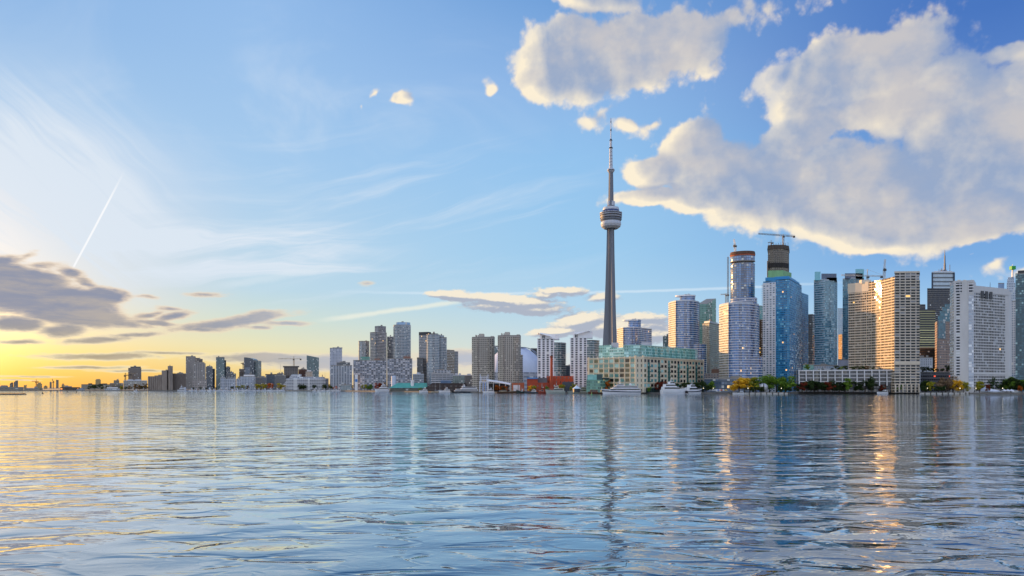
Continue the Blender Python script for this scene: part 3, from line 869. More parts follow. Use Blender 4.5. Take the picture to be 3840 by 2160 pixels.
# malting silos
SILO = plain('silo_concrete', '#8f847b', 0.85, 0.2, 0.2)  # concrete paled, distance haze put into its colour
def silos():
    d = 1520; x0 = P2(553, d)[0]; root = at(thing('grain_silo_row', 'old row of brown concrete grain silos with a stepped headhouse on the shore', 'silo', (P2(582, d)[0], d, GROUND)))
    n = 8; xs = [P2(553 + (612 - 553) * (k + .5) / n, d)[0] for k in range(n)]; rr = (xs[1] - xs[0]) / 2
    for row in range(2):
        for x in xs: MB().lathe([(rr, GROUND), (rr, ZH(1411, d)), (0, ZH(1411, d))], x, d + rr + row * 2 * rr, 16).build('silo', SILO, root, True)
    def blk(a, b_, yt, nm, dd=8, off=0):
        MB().box(P2(a, d)[0], d + 1 + off, GROUND, P2(b_, d)[0], d + 1 + dd + off, ZH(yt, d)).build(nm, SILO, root)
    blk(578, 592, 1408, 'gallery', 7, .4); blk(592, 608, 1405, 'gallery', 7, .2); blk(607, 627, 1389, 'headhouse', 12, -2); blk(622, 627, 1386, 'roof_hut', 3, -2.2)
silos()
tower('grain_elevator_shaft', 'narrow tall brown elevator shaft beside the grain silos', [(629, 1522), (637, 1518), (648, 1522)], 1374, SILO, 14, z0=GROUND, units=1, back=1)
tower('grain_elevator', 'broad dark windowless elevator block right of the narrow brown shaft', [(648, 1530), (697, 1530)], 1402, plain('silo_concrete_dark', '#6c635d', 0.85, 0.2, 0.3), 30, units=3)

F_HOT = facade('facade_tower_grey', '#8c8783', '#4f5258', '#73757a', 3.0, 2.6, .5, .5, blind=.1)
F_HOTD = facade('facade_tower_dark', '#6c6e70', '#2f343c', '#555c64', 3.0, 3.0, .8, .6)
F_GLD = facade('facade_glass_dark', '#4e5660', '#27303a', '#56646f', 3.1, 1.8, .9, .78)
F_GLG = facade('facade_glass_green', '#5f6f72', '#2c4248', '#6d8a8e', 3.3, 1.8, .92, .8)
tower('plain_concrete_tower', 'tall plain grey concrete tower with a flat top, left one of its cluster', [(697, 2000), (733, 2000)], 1337, F_HOT, 30, units=1)
tower('stepped_tower', 'dark tower with a stepped roof peeping out behind the plain grey tower', [(730, 2050), (760, 2050)], 1347, F_HOTD, 30, pent=(.7, 4, F_HOTD, (-3, 0)), units=1)
r_, p_, z_ = tower('arched_crown_tower', 'pale tower with vertical piers and an arched crown before the plain grey tower', [(727, 1800), (771, 1800)], 1364, facade('facade_piers', '#98938f', '#4a4d53', '#6a6e74', 3.0, 4.4, .55, .75), 30, pent=(.8, 4, F_HOT), units=1)
tower('tower_podium', 'wide pale base block under the tower with the arched crown', [(722, 1700), (775, 1700)], 1424, facade('facade_base', '#9c9490', '#5a5c60', '#7a7c80', 4, 4, .6, .5), 30, units=3)
tower('office_block', 'short dark stepped block right of the tower with the arched crown', [(772, 1950), (798, 1950)], 1376, F_GLD, 30, pent=(.7, 3, F_GLD), units=1)
tower('office_block', 'lower dark shoulder block between the arched tower and the slim glass tower', [(795, 1960), (806, 1960)], 1384, F_GLD, 30, units=0)
tower('glass_condo_tower', 'slim dark glass tower with a lighter central strip on the western shore', [(810, 1700), (842, 1700)], 1341, F_GLG, 26, pent=(.9, 1.5, DARK), units=1)
tower('glass_tower_wing', 'narrow lower wing against the right side of the slim dark glass tower', [(841, 1715), (848, 1715)], 1352, F_GLD, 20, units=0)
tower('round_shouldered_block', 'small block with a rounded top right of the slim dark glass tower', None, 1378, F_GLD, poly=ell(847, 863, 1900), units=0, pent=(.7, 3, F_GLD))
tower('terraced_block', 'low dark terraced block behind the white waterside flats', [(845, 1800), (885, 1800)], 1402, F_HOTD, 30, pent=(.55, 5, F_GLD), units=2)
tower('brown_block', 'small brown block left of the curved-top glass tower', [(897, 1850), (917, 1850)], 1385, F_BRN, 30, units=1, slab=(.3, .5, CONCD, 'floor_slab'))
crane('small crane beside the curved-top glass tower', 912, 1870, ZH(1385, 1850), 1364, 903, 916, 1358, 0, '#8a7a66', 2.2)
# tower with a curved roof
def curved_tower():
    d = 1750; x0, x1, x2 = P2(915, d)[0], P2(953, d)[0], P2(967, d + 6)[0]
    root = at(thing('curved_top_tower', 'dark glass tower whose roof curves down to the right', 'building', ((x0 + x2) / 2, d, GROUND)))
    pr = [(x0, GROUND), (x1, GROUND)] + [(x1 - (x1 - x0) * (1 - math.cos(a)) * .98, ZH(1352, d) + (ZH(1340, d) - ZH(1352, d)) * math.sin(a)) for a in [k * math.pi / 2 / 8 for k in range(9)]] + [(x0, ZH(1340, d))]
    mb = MB(); n = len(pr)
    for i in range(n):
        j = (i + 1) % n
        mb.face([(*[pr[j][0], d], pr[j][1]), (pr[i][0], d, pr[i][1]), (pr[i][0], d + 28, pr[i][1]), (pr[j][0], d + 28, pr[j][1])], [(0, pr[j][1]), (0, pr[i][1]), (28, pr[i][1]), (28, pr[j][1])], 0)
    mb.face([(a, d, b_) for a, b_ in pr], [(a - x0, b_ - GROUND) for a, b_ in pr], 0)
    mb.build('wall', F_GLD, root)
    MB().prism([(x1, d + 5), (x2, d + 5), (x2, d + 30), (x1, d + 30)], GROUND, ZH(1352, d)).build('side_wing', F_GLG, root)
    slabs(root, [(x1 + .1, d + 4.8), (x2, d + 4.8), (x2, d + 30), (x1 + .1, d + 30)], GROUND, ZH(1353, d), 3.1, .5, .5, CONC, 'balcony')
    MB().box(x0 + 2, d - .25, GROUND, x0 + 14, d - .02, ZH(1378, d)).build('lower_facade', facade('facade_lower_pale', '#7f8894', '#3d4a56', '#93a2b0', 3.1, 2.2, .8, .6), root)
curved_tower()
F_WBL = facade('facade_white_blue', '#aab3c0', '#39424e', '#71809a', 3.1, 3.4, .55, .6)
F_WBD = facade('facade_dark_row', '#5c636c', '#2c333c', '#5f6c78', 3.1, 3.0, .7, .6)
def lowrise():
    d = 1500
    for i, (a, b_, yt, lab) in enumerate([(827, 846, 1417, 'white waterside flats, their left end nearest the slim glass tower'), (848, 884, 1421, 'white waterside flats with dark vertical gaps, middle block'), (886, 902, 1424, 'white waterside flats, their narrow right end by the bare masts')]):
        r0, p0, z0_ = tower('waterside_flats', lab, [(a, d), (b_, d)], yt, F_WBL, 18, units=2, pent=(.8, 2.5, F_WBL), slab=(.7, .35, WHITE, 'balcony'), fh=3.1)
lowrise()
tower('white_block', 'pale flat-roofed block in front of the curved-top tower', [(900, 1620), (958, 1620)], 1412, F_WBL, 24, pent=(.7, 4, WHITE, (3, 0)), units=2)
tower('townhouse_row', 'dark row of flats behind autumn trees left of the white terraces', [(958, 1600), (1000, 1600)], 1416, F_WBD, 24, units=4, slab=(.3, .4, CONC, 'floor_slab'))
tower('overhang_block', 'grey block with an overhanging dark roof above the row of flats', [(996, 1700), (1040, 1700)], 1405, F_WBD, 30, pent=(1.06, 1.4, DARK), units=1)
tower('terraced_flats', 'grey stepped flats between the overhanging roof and the white terraces', [(1030, 1600), (1072, 1600)], 1408, F_HOTD, 24, pent=(.6, 5, F_HOTD), units=2)
# white stepped terraces
def terraces(label, px0, px1, d, ytop, ylow, steps, side):
    x0, x1 = P2(px0, d)[0], P2(px1, d)[0]; zt, zl = ZH(ytop, d), ZH(ylow, d)
    root = at(thing('stepped_terrace_building', label, 'building', ((x0 + x1) / 2, d, GROUND)))
    n = int((zt - GROUND) / 3.0); w = x1 - x0
    for k in range(n):
        z = GROUND + k * 3.0; f_ = max(0.0, (z - zl) / (zt - zl)) if zt > zl else 0
        a = x0 + (w * steps * f_ if side <= 0 else 0); b_ = x1 - (w * steps * f_ if side >= 0 else 0); y = d + 1.6 * k * (f_ > 0)
        MB().prism([(a, y), (b_, y), (b_, d + 26), (a, d + 26)], z, z + 3.0 - .02).build('storey', facade('facade_terrace', '#c3c8d0', '#2c3440', '#5a6878', 3.0, 3.6, .86, .5, .5, blind=.1), root)
        MB().box(a - .6, y - 1.2, z - .25, b_ + .6, y + 2, z + .75).build('balcony', WHITE, root)
terraces('white terraced flats stepping up from the left beside autumn trees', 1058, 1118, 1500, 1399, 1448, .55, -1)
terraces('broad white terraced flats with long dark balconies behind the marina', 1074, 1220, 1470, 1408, 1424, .30, 0)
tower('unfinished_slab_block', 'unfinished concrete block with a flared top slab under a crane', [(1065, 1750), (1118, 1750)], 1376, facade('facade_frame_brown', '#6d6460', '#2e2a2a', '#4c4644', 3.4, 4.2, .8, .75, blind=0), 34, pent=(1.14, 2.2, CONCD), units=0, slab=(.3, .5, CONC, 'floor_slab'), fh=3.4)
crane('pale tower crane with long level arms above the unfinished flared block', 1102, 1770, ZH(1376, 1750), 1347, 1044, 1130, 1336, 0, '#b9a98a', 2.4)
tower('brown_block', 'reddish brown block between the unfinished flared block and the slanted glass tower', [(1119, 1800), (1154, 1800)], 1386, facade('facade_brick_far', '#6b5048', '#33302f', '#55504c', 3.2, 3, .5, .5), 30, units=2, pent=(.5, 2.5, F_BRN))
tower('slanted_top_tower', 'green glass tower with a slanted top left of the tall pale twin-part tower', [(1150, 1700), (1196, 1700)], 1338, F_GLG, 30, tops=[3.5, -2.0, -2.0, 3.5], units=0)
tower('small_crown_block', 'small beige crown of a block rising between the white terraces', [(1146, 1560), (1172, 1560)], 1394, facade('facade_cream', '#b8ab9c', '#58544f', '#8a847c', 3, 3, .5, .5), 20, units=1, pent=(.6, 3, WHITE))
def mast(name, label, px, d, yt, zb=GROUND, w=.5, col='#a7a6a4', group=None):
    x, y = P2(px, d)
    root = at(thing(name, label, 'mast', (x, y, zb), group))
    MB().beam((x, y, zb), (x, y, ZH(yt, d)), w, 0, w * .4).build('pole', plain('mast_' + col.strip('#'), col, .5), root)
    MB().box(x - w * 1.4, y - w * 1.4, zb - .2, x + w * 1.4, y + w * 1.4, zb + .8).build('base', CONC, root)
mast('light_mast', 'thin bare mast standing left of the unfinished flared block', 1052, 1650, 1366, GROUND, .7)
mast('light_mast', 'thin bare mast right of the broad white terraces', 1219, 1480, 1397, GROUND, .6)
mast('chimney_stack', 'short brown chimney at the right end of the white terraces', 1209, 1500, 1405, GROUND, 2.4, '#7a5a4a')
# ------------------------------------------------------------------ the centre: condo groups west of the needle tower
F_A = facade('facade_honeycomb', '#b3b9c6', '#3a4352', '#74849a', 3.0, 3.0, .45, .55, blind=.1)
F_A2 = facade('facade_pier_strips', '#a9adb4', '#333c46', '#748698', 3.0, 5.2, .5, .8)
tower('honeycomb_tower', 'pale tower with small staggered windows, leftmost of the central condo group', [(1237, 1500), (1283, 1500)], 1306, F_A, 28, pent=(.8, 2, F_A, (3, 0)), units=1)
r_, p_, z_ = tower('pier_front_block', 'grey block with vertical window strips and a dark setback roof before the pale tower', [(1240, 1420), (1321, 1420)], 1371, F_A2, 30, pent=(.62, 6.5, F_HOTD, (4, 0)), units=2)
F_MOS = facade('facade_mosaic', '#8d909a', '#333b48', '#8f9aac', 2.9, 4.1, .74, .68, blind=.30, blindc='#c9c8d0', jit=.07, cells=1.0, cols=.08)  # pale panes: white reflections put into the glass colour
BRICKP = plain('penthouse_brick', '#8a6a60', 0.8)
for lab, a, b_, yt, po in (('long grey slab of flats with mosaic windows, left one of the pair', 1325, 1448, 1352, (.16, 4, BRICKP, (14, 0))), ('long grey slab of flats with mosaic windows, right one of the pair', 1452, 1546, 1346, (.28, 5, BRICKP, (14, 0)))):
    tower('slab_block', lab, [(a, 1340), (b_, 1340)], yt, F_MOS, 24, pent=po, units=2, slab=(.18, .3, CONC, 'floor_slab'), fh=2.9)
F_GOLD = facade('facade_glass_warm', '#a09c94', '#36444f', '#8ba0b2', 3.0, 2.0, .9, .72, ior=2.0)
F_TB = facade('facade_condo_brown', '#9b9b9d', '#2d3848', '#8596a6', 3.0, 2.4, .72, .66, lit=.004)
F_TG = facade('facade_condo_grey', '#aab4be', '#30404e', '#90a6b6', 3.0, 2.4, .75, .68, lit=.003)
WSL = plain('slab_pale', '#cfd0d0', 0.7)
tower('gold_edged_tower', 'lower glass tower catching the sun on its left edge behind the left mosaic slab', None, 1280, F_GOLD, poly=ell(1345, 1385, 1500, .7), units=1)
MBr = plain('copper_green', '#4f9a8c', 0.6, 0.15)
tower('green_roof_block', 'low block with a flat copper green roof behind the left mosaic slab', [(1352, 1420), (1387, 1420)], 1340, facade('facade_green_base', '#6f9a90', '#3a4f50', '#7fb0a6', 3, 3, .7, .5), 20, roofm=MBr, units=0)
tower('tall_condo_tower', 'tall brown-grey condo tower with a framed open top, left of the tallest pair', [(1388, 1480), (1408, 1470), (1450, 1490)], 1247, F_TB, 28, pent=(.68, 14, F_TB, (4, 0)), units=1, slab=(.5, .5, WSL, 'balcony'))
tower('tall_condo_tower', 'narrow dark condo tower squeezed between the two tallest of the group', [(1452, 1520), (1476, 1520)], 1264, F_GLD, 24, pent=(.9, 1.5, WHITE), units=1, slab=(.3, .4, WSL, 'floor_slab'))
tower('tall_condo_tower', 'tallest condo tower of the central group with a blue glass crown', None, 1219, F_TG, poly=ell(1476, 1540, 1450, .7, 20), units=1, pent=(.82, 6, facade('facade_crown_blue', '#7f9cbc', '#7fa6cc', '#a8c8e6', 6, 4, .95, .9, ior=1.5), (2, 0)), slab=(.6, .5, WSL, 'balcony'))
tower('dark_cap_tower', 'condo tower under a black flat cap, left half of the right-hand pair', [(1571, 1400), (1604, 1392), (1616, 1400)], 1258, F_TB, 26, pent=(1.02, 7, DARK), units=0, slab=(.4, .5, WSL, 'balcony'))
tower('rounded_condo_tower', 'bright glass condo tower with a gold left edge before the black-capped tower', None, 1255, F_TG, poly=ell(1601, 1648, 1330, .8, 24), units=1, pent=(.8, 2.5, DARK), slab=(.6, .5, WSL, 'balcony'))
tower('rounded_condo_tower', 'blue-grey rounded condo wing with stepped top on the right of the bright glass tower', None, 1266, F_TG, poly=ell(1638, 1675, 1350, .8, 24), units=1, pent=(.7, 4.5, F_TG, (-2, 0)), slab=(.5, .5, WSL, 'balcony'))
tower('dark_slim_block', 'dark slim block with a flat overhanging lid left of the black-capped tower', [(1564, 1380), (1587, 1380)], 1343, F_GLD, 18, pent=(1.05, 1.2, DARK), units=0, slab=(.2, .4, CONC, 'floor_slab'))
tower('sunlit_block', 'mid-height block with sunlit orange left side right of the bright glass tower', [(1662, 1420), (1672, 1395), (1704, 1410)], 1313, facade('facade_sunblock', '#a8977c', '#3a3c40', '#7f7a72', 3, 2.6, .65, .6), 20, units=1, back=1, slab=(.5, .6, WSL, 'balcony'))
tower('sunlit_block', 'darker stepped right wing of the mid-height block with the sunlit side', [(1700, 1415), (1718, 1415)], 1320, F_TB, 20, units=1, slab=(.4, .5, WSL, 'balcony'))
# mid and low rise along the quay
tower('low_office', 'low grey glass office left of the black-capped tower', [(1548, 1300), (1590, 1300)], 1404, facade('facade_lowglass', '#8a919a', '#3a434c', '#7a8894', 4, 3, .85, .6), 24, roofm=ROOFW, units=2)
tower('terraced_offices', 'grey terraced offices with white balcony bands before the bright glass tower', [(1618, 1180), (1700, 1180)], 1400, facade('facade_terr2', '#a3a9b2', '#333b45', '#65727f', 3.4, 6, .92, .55), 26, pent=(.75, 5, F_A2), units=2, slab=(.8, .5, WHITE, 'balcony'), fh=3.4)
tower('low_office', 'green-grey office with vertical fins beside the dark glass hall', [(1698, 1150), (1742, 1150)], 1408, facade('facade_fins', '#7d8a88', '#3d4a4c', '#8aa09c', 3.4, 3.2, .6, .8), 24, roofm=ROOFW, units=2)
tower('dark_glass_hall', 'dark glazed low hall left of the twin beige towers', [(1742, 1120), (1802, 1120)], 1408, facade('facade_hall', '#57524e', '#2c3036', '#5c646c', 3.6, 2.2, .8, .75), 26, roofm=ROOFW, units=3)
# twin beige concrete towers
F_BEI = facade('facade_beige_grid', '#b2ada4', '#1f2126', '#5a5a5a', 2.85, 2.9, .62, .55, blind=.08, blindc='#b4aea2')
BEI = plain('beige_concrete', '#b8b3aa', 0.8)
def beige(label, px0, px1, yt, d, low=None):
    w = (px1 - px0)
    poly = frontpoly([(px0, d + 6), (px0 + w * .25, d), (px0 + w * .30, d + 1.5), (px0 + w * .68, d + 1.5), (px0 + w * .73, d), (px1 - w * .06, d + 2), (px1, d + 8)], 24)
    r0, p0, z0_ = tower('beige_twin_tower', label, None, yt, F_BEI, poly=poly, zref=d, units=0, par=1.4, slab=(.35, .5, BEI, 'floor_slab'), fh=2.85, group='twin beige concrete towers')
    x0, x1 = P2(px0, d)[0], P2(px1, d)[0]; W_ = x1 - x0
    def roofblk(a, b_, h, nm):
        MB().prism([(x0 + W_ * a, d + 4), (x0 + W_ * b_, d + 4), (x0 + W_ * b_ + 1, d + 18), (x0 + W_ * a + 1, d + 18)], z0_ - .1, z0_ + h).build(nm, BEI, r0)
    roofblk(.30, .50, 6.0, 'lift_house'); roofblk(.24, .30, 4.0, 'lift_house'); roofblk(.82, .95, 2.6, 'rooftop_unit'); roofblk(.14, .17, 4.5, 'chimney')
    if low:
        p2 = frontpoly([(px1 - 2, d + 6), (low[0], d + 10)], 18)
        MB().prism(p2, GROUND, ZH(low[1], d + 6)).build('lower_wing', F_BEI, r0)
        slabs(r0, p2, GROUND, ZH(low[1], d + 6), 2.85, .35, .5, BEI, 'floor_slab')
beige('left one of the twin beige concrete towers, standing clear of the dome', 1770, 1855, 1266, 1060)
beige('right one of the twin beige concrete towers, in front of the white dome', 1867, 1953, 1260, 1030, (1960, 1330))
# ribbed stadium dome
def dome():
    d = 1500; cx, cy = P2(1932, d); z0 = ZH(1400, d); rad = (2030 - 1932) / F * d * 1.06
    root = at(thing('stadium', 'big white ribbed stadium dome between the beige and the white towers', 'stadium', (cx, cy, GROUND)))
    hz = ZH(1298, d) - z0
    prof = [(rad * math.cos(a), z0 + hz * math.sin(a)) for a in [k * math.pi / 2 / 14 for k in range(15)]]
    prof[-1] = (0, z0 + hz)
    MB().lathe(prof, cx, cy, 64).build('roof', plain('dome_membrane', '#c3ccdf', 0.5, 0.04), root, True)
    for a0 in (-.62, .2, .95):
        mb = MB(); pr = None
        for k in range(25):
            a = math.pi * k / 24
            lx, lz = rad * 1.005 * math.cos(a), hz * 1.01 * math.sin(a)
            p = (cx + lx * math.cos(a0) + rad * .22 * math.sin(a), cy + lx * math.sin(a0) - rad * .35 * math.sin(a), z0 + lz * .93)
            if pr: mb.beam(pr, p, 1.5)
            pr = p
        mb.build('roof_rib', plain('dome_rib', '#7d8796', 0.6), root)
    MB().lathe([(rad * 1.04, GROUND), (rad * 1.04, z0 + 1), (rad * .98, z0 + 1.5)], cx, cy, 48).build('wall', facade('facade_stadium', '#a5a9b4', '#6b7280', '#8f97a6', 8, 14, .8, .35), root)
dome()
tower('dark_far_block', 'dark box roof just showing above the right slope of the dome', [(1990, 1700), (2014, 1700)], 1306, DARK, 20, units=0, par=0)
tower('far_glass_block', 'blue-grey glass block seen through the gap between the twin beige towers', [(1853, 1500), (1870, 1500)], 1298, F_GLG, 20, units=0)
# white condo towers with slanted wing roofs
F_WH = facade('facade_white_condo', '#dcdfe6', '#161b26', '#4a566a', 2.95, 5.6, .52, .68, blind=.05, ior=1.5)
F_WG = facade('facade_teal_glass', '#93a7ae', '#2b4650', '#86a6b0', 2.95, 2.2, .9, .72)
def white_condo(label, px0, s, px1, yt, yroof, d, dirn):
    fr_ = [(px0, d + 3), (s, d), (px1, d + 13)]
    poly = frontpoly(fr_, 22)
    root = at(thing('white_condo_tower', label, 'building', (*cen(poly), GROUND)))
    z1 = ZH(yt, d)
    w0, w1 = (px0 + (s - px0) * .02), s
    pl = frontpoly([(px0, d + 3), (px0 + (s - px0) * .82, d)], 24)
    MB().prism(pl, GROUND, z1, 0, 1).build('white_wall', [F_WH, ROOFW], root)
    pg = frontpoly([(px0 + (s - px0) * .82, d + 1), (s, d - 1), (px1 - (px1 - s) * .55, d + 3), (px1, d + 12)], 20)
    MB().prism(pg, GROUND, z1 - 4, 0, 1).build('glass_wall', [F_WG, ROOFW], root)
    slabs(root, pl, GROUND, z1, 2.95, .12, .40, WHITE, 'floor_band')
    slabs(root, pg, GROUND, z1 - 4, 2.95, .9, .35, WSL, 'balcony')
    q = frontpoly([(px0 + (px1 - px0) * .1, d + 4), (px0 + (px1 - px0) * .78, d + 5)], 14)
    zt = z1 + 9
    MB().prism(q, z1 - .1, [zt, zt - 3.5, zt - 3.5, zt] if dirn < 0 else [zt - 2, zt, zt, zt - 2]).build('penthouse', WHITE, root)
    x0, x1 = P2(px0 + (px1 - px0) * (.02 if dirn < 0 else .18), d)[0], P2(px0 + (px1 - px0) * (.52 if dirn < 0 else .70), d)[0]
    zr = ZH(yroof, d)
    mb = MB()
    za, zb = (zr, zr - 5) if dirn < 0 else (zr - 1.5, zr + 0.4)
    if dirn > 0: za, zb = zr - 5.5, zr
    mb.prism([(x0, d + 1), (x1, d + 1), (x1, d + 20), (x0, d + 20)], [za - .6, zb - .6, zb - .6, za - .6], [za, zb, zb, za], bottom=True)
    mb.build('wing_roof', WHITE, root)
    mb = MB()
    for k in range(4):
        x = x0 + (x1 - x0) * (k + .5) / 4; mb.beam((x, d + 3, z1), (x, d + 3, zr - 5), .5)
    mb.build('roof_strut', WHITE, root)
    MB().prism(frontpoly([(px0 + (px1 - px0) * .16, d + 3.7), (px0 + (px1 - px0) * .27, d + 3.7)], 2), z1, zt - 4).build('penthouse_window', F_GLD, root)
white_condo('white condo tower with a slanted wing roof, left one beside the dome', 2015, 2092, 2121, 1272, 1248, 975, -1)
white_condo('white condo tower with a raised wing roof, right one beside the needle tower', 2138, 2215, 2246, 1266, 1238, 960, 1)
tower('low_glass_link', 'low dark blue glass block between the two white condo towers', [(2117, 1040), (2140, 1040)], 1372, F_GLD, 20, units=1)

# ------------------------------------------------------------------ needle tower
def needle():
    d = 1484; cx, cy = P2(2291, d)
    root = at(thing('needle_tower', 'very tall concrete needle tower with a round observation pod and white antenna', 'tower', (cx, cy, GROUND)))
    H = lambda y: ZH(y, d)
    con = plain('needle_concrete', '#747983', 0.8, 0.07, 0.05)
    wht = plain('needle_white', '#bcc1cb', 0.5, 0.05)
    blk = plain('needle_black', '#26272d', 0.5)
    # Y-shaped shaft: three tapering fins round a hexagonal core
    prof = [(GROUND, 33, 8.5), (H(1400), 22.0, 7.6), (H(1290), 16.2, 6.8), (H(1180), 13.2, 6.2), (H(1050), 10.6, 5.6), (H(950), 9.0, 5.2), (H(856), 8.0, 5.0)]
    def sec(R_, w, c_=6.4):
        out = []
        for k in range(3):
            a = R(-90 + 14 + 120 * k); e = Vector((math.cos(a), math.sin(a))); n = Vector((-e.y, e.x))
            hw = w * .5
            for q in (e * R_ - n * hw * .8, e * R_ + n * hw * .8, e * (c_ * .9) + n * hw * 1.05):
                out.append((cx + q.x, cy + q.y))
            a2 = R(-90 + 14 + 120 * k + 60); e2 = Vector((math.cos(a2), math.sin(a2)))
            out.append((cx + e2.x * c_ * .75, cy + e2.y * c_ * .75))
            a3 = R(-90 + 14 + 120 * (k + 1)); e3 = Vector((math.cos(a3), math.sin(a3))); n3 = Vector((-e3.y, e3.x))
            q = e3 * (c_ * .9) - n3 * hw * 1.05
            out.append((cx + q.x, cy + q.y))
        return out
    mb = MB()
    for (z0, r0, w0), (z1, r1, w1) in zip(prof, prof[1:]):
        mb.prism(sec(r0, w0), z0, z1, 0, None, sec(r1, w1))
    mb.build('shaft', con, root)
    mb = MB()
    for k in range(3):
        a = R(-90 + 14 + 60 + 120 * k); e = Vector((math.cos(a), math.sin(a)))
        mb.beam((cx + e.x * 6.0, cy + e.y * 6.0, GROUND), (cx + e.x * 5.2, cy + e.y * 5.2, H(858)), 2.6, 0, 2.2)
    mb.build('lift_shaft', plain('needle_lift_glass', '#6a6d74', 0.5), root)
    L = lambda nm, pr, m, n=40: MB().lathe(pr, cx, cy, n).build(nm, m, root, False)
    L('radome', [(8, H(858)), (14, H(858)), (19.0, H(851)), (20.6, H(843)), (20.3, H(836)), (18.5, H(829)), (15, H(827)), (8, H(827))], wht)
    L('pod_soffit', [(15, H(827.5)), (19.5, H(831)), (21.6, H(825)), (21.6, H(821.5)), (17, H(821))], con)
    L('pod_window', [(20.4, H(822)), (20.4, H(818))], blk)
    L('pod_ring', [(17, H(818.2)), (21.8, H(818.2)), (22.2, H(815)), (22.2, H(813)), (17, H(812.8))], plain('needle_ring', '#93969f', .6))
    L('pod_window', [(20.8, H(813.2)), (20.8, H(809))], blk)
    L('pod_ring', [(17, H(809.3)), (22.0, H(809.3)), (22.5, H(807)), (22.0, H(804)), (17, H(803.8))], plain('needle_ring', '#93969f', .6))
    L('pod_window', [(20.6, H(804.2)), (20.6, H(801))], blk)
    L('pod_ring', [(15, H(801.2)), (22.4, H(801.2)), (22.6, H(799)), (17.5, H(797.5))], wht)
    L('pod_window', [(17.6, H(798)), (16.6, H(789))], plain('needle_blue_glass', '#36456e', .15, .05))
    L('pod_roof', [(16.4, H(789.3)), (16.6, H(786)), (15.6, H(779)), (8, H(776)), (7, H(776))], wht)
    for k in range(12):
        a = k * math.pi / 6
        MB().beam((cx + 22.2 * math.cos(a), cy + 22.2 * math.sin(a), H(801)), (cx + 22.6 * math.cos(a), cy + 22.6 * math.sin(a), H(797.5)), .5).build('rail_post', con, root)
    L('collar', [(7.4, H(777)), (6.6, H(757)), (5.6, H(757))], con, 6)
    for a in (-2.4, -1.2, -.5):
        x, y = cx + 6.6 * math.cos(a), cy + 6.6 * math.sin(a)
        MB().box(x - 1.7, y - 1.2, H(772), x + 1.7, y + 1.2, H(756)).build('dish_box', wht, root)
    L('upper_shaft', [(5.5, H(760)), (4.9, H(700)), (4.4, H(646))], con, 6)
    L('sky_pod', [(4.4, H(648)), (5.4, H(646)), (7.3, H(641)), (7.3, H(637)), (6.4, H(633)), (4.2, H(631))], wht)
    L('sky_pod_window', [(7.36, H(640.5)), (7.36, H(638))], blk)
    seg = [(631, 620), (619.5, 608), (607.5, 596), (595.5, 584), (583.5, 571), (570.5, 556)]
    for i, (a, b_) in enumerate(seg):
        r0 = 3.6 - i * .12
        L('antenna_segment', [(r0, H(a)), (r0 - .1, H(b_)), (1, H(b_))], wht, 12)
        L('antenna_ring', [(r0 + .12, H(b_) - .25), (r0 + .12, H(b_) + .25)], con, 12)
    L('antenna_platform', [(2.8, H(557)), (4.2, H(556)), (3.0, H(552)), (2, H(551.5))], blk, 12)
    L('antenna_segment', [(2.3, H(552)), (2.1, H(527)), (.5, H(527))], wht, 12)
    L('antenna_platform', [(1.8, H(528)), (3.2, H(527)), (1.4, H(521)), (.6, H(520))], blk, 12)
    L('antenna_tip', [(1.05, H(521)), (.9, H(492))], wht, 8)
    L('antenna_ring', [(1.25, H(492)), (1.25, H(484))], blk, 8)
    L('antenna_tip', [(.85, H(484)), (.7, H(460))], wht, 8)
    L('antenna_ring', [(.95, H(460)), (.9, H(455))], blk, 8)
    L('antenna_tip', [(.6, H(455)), (.4, H(443)), (0, H(442))], plain('needle_tip', '#6a3038', .5), 8)
needle()
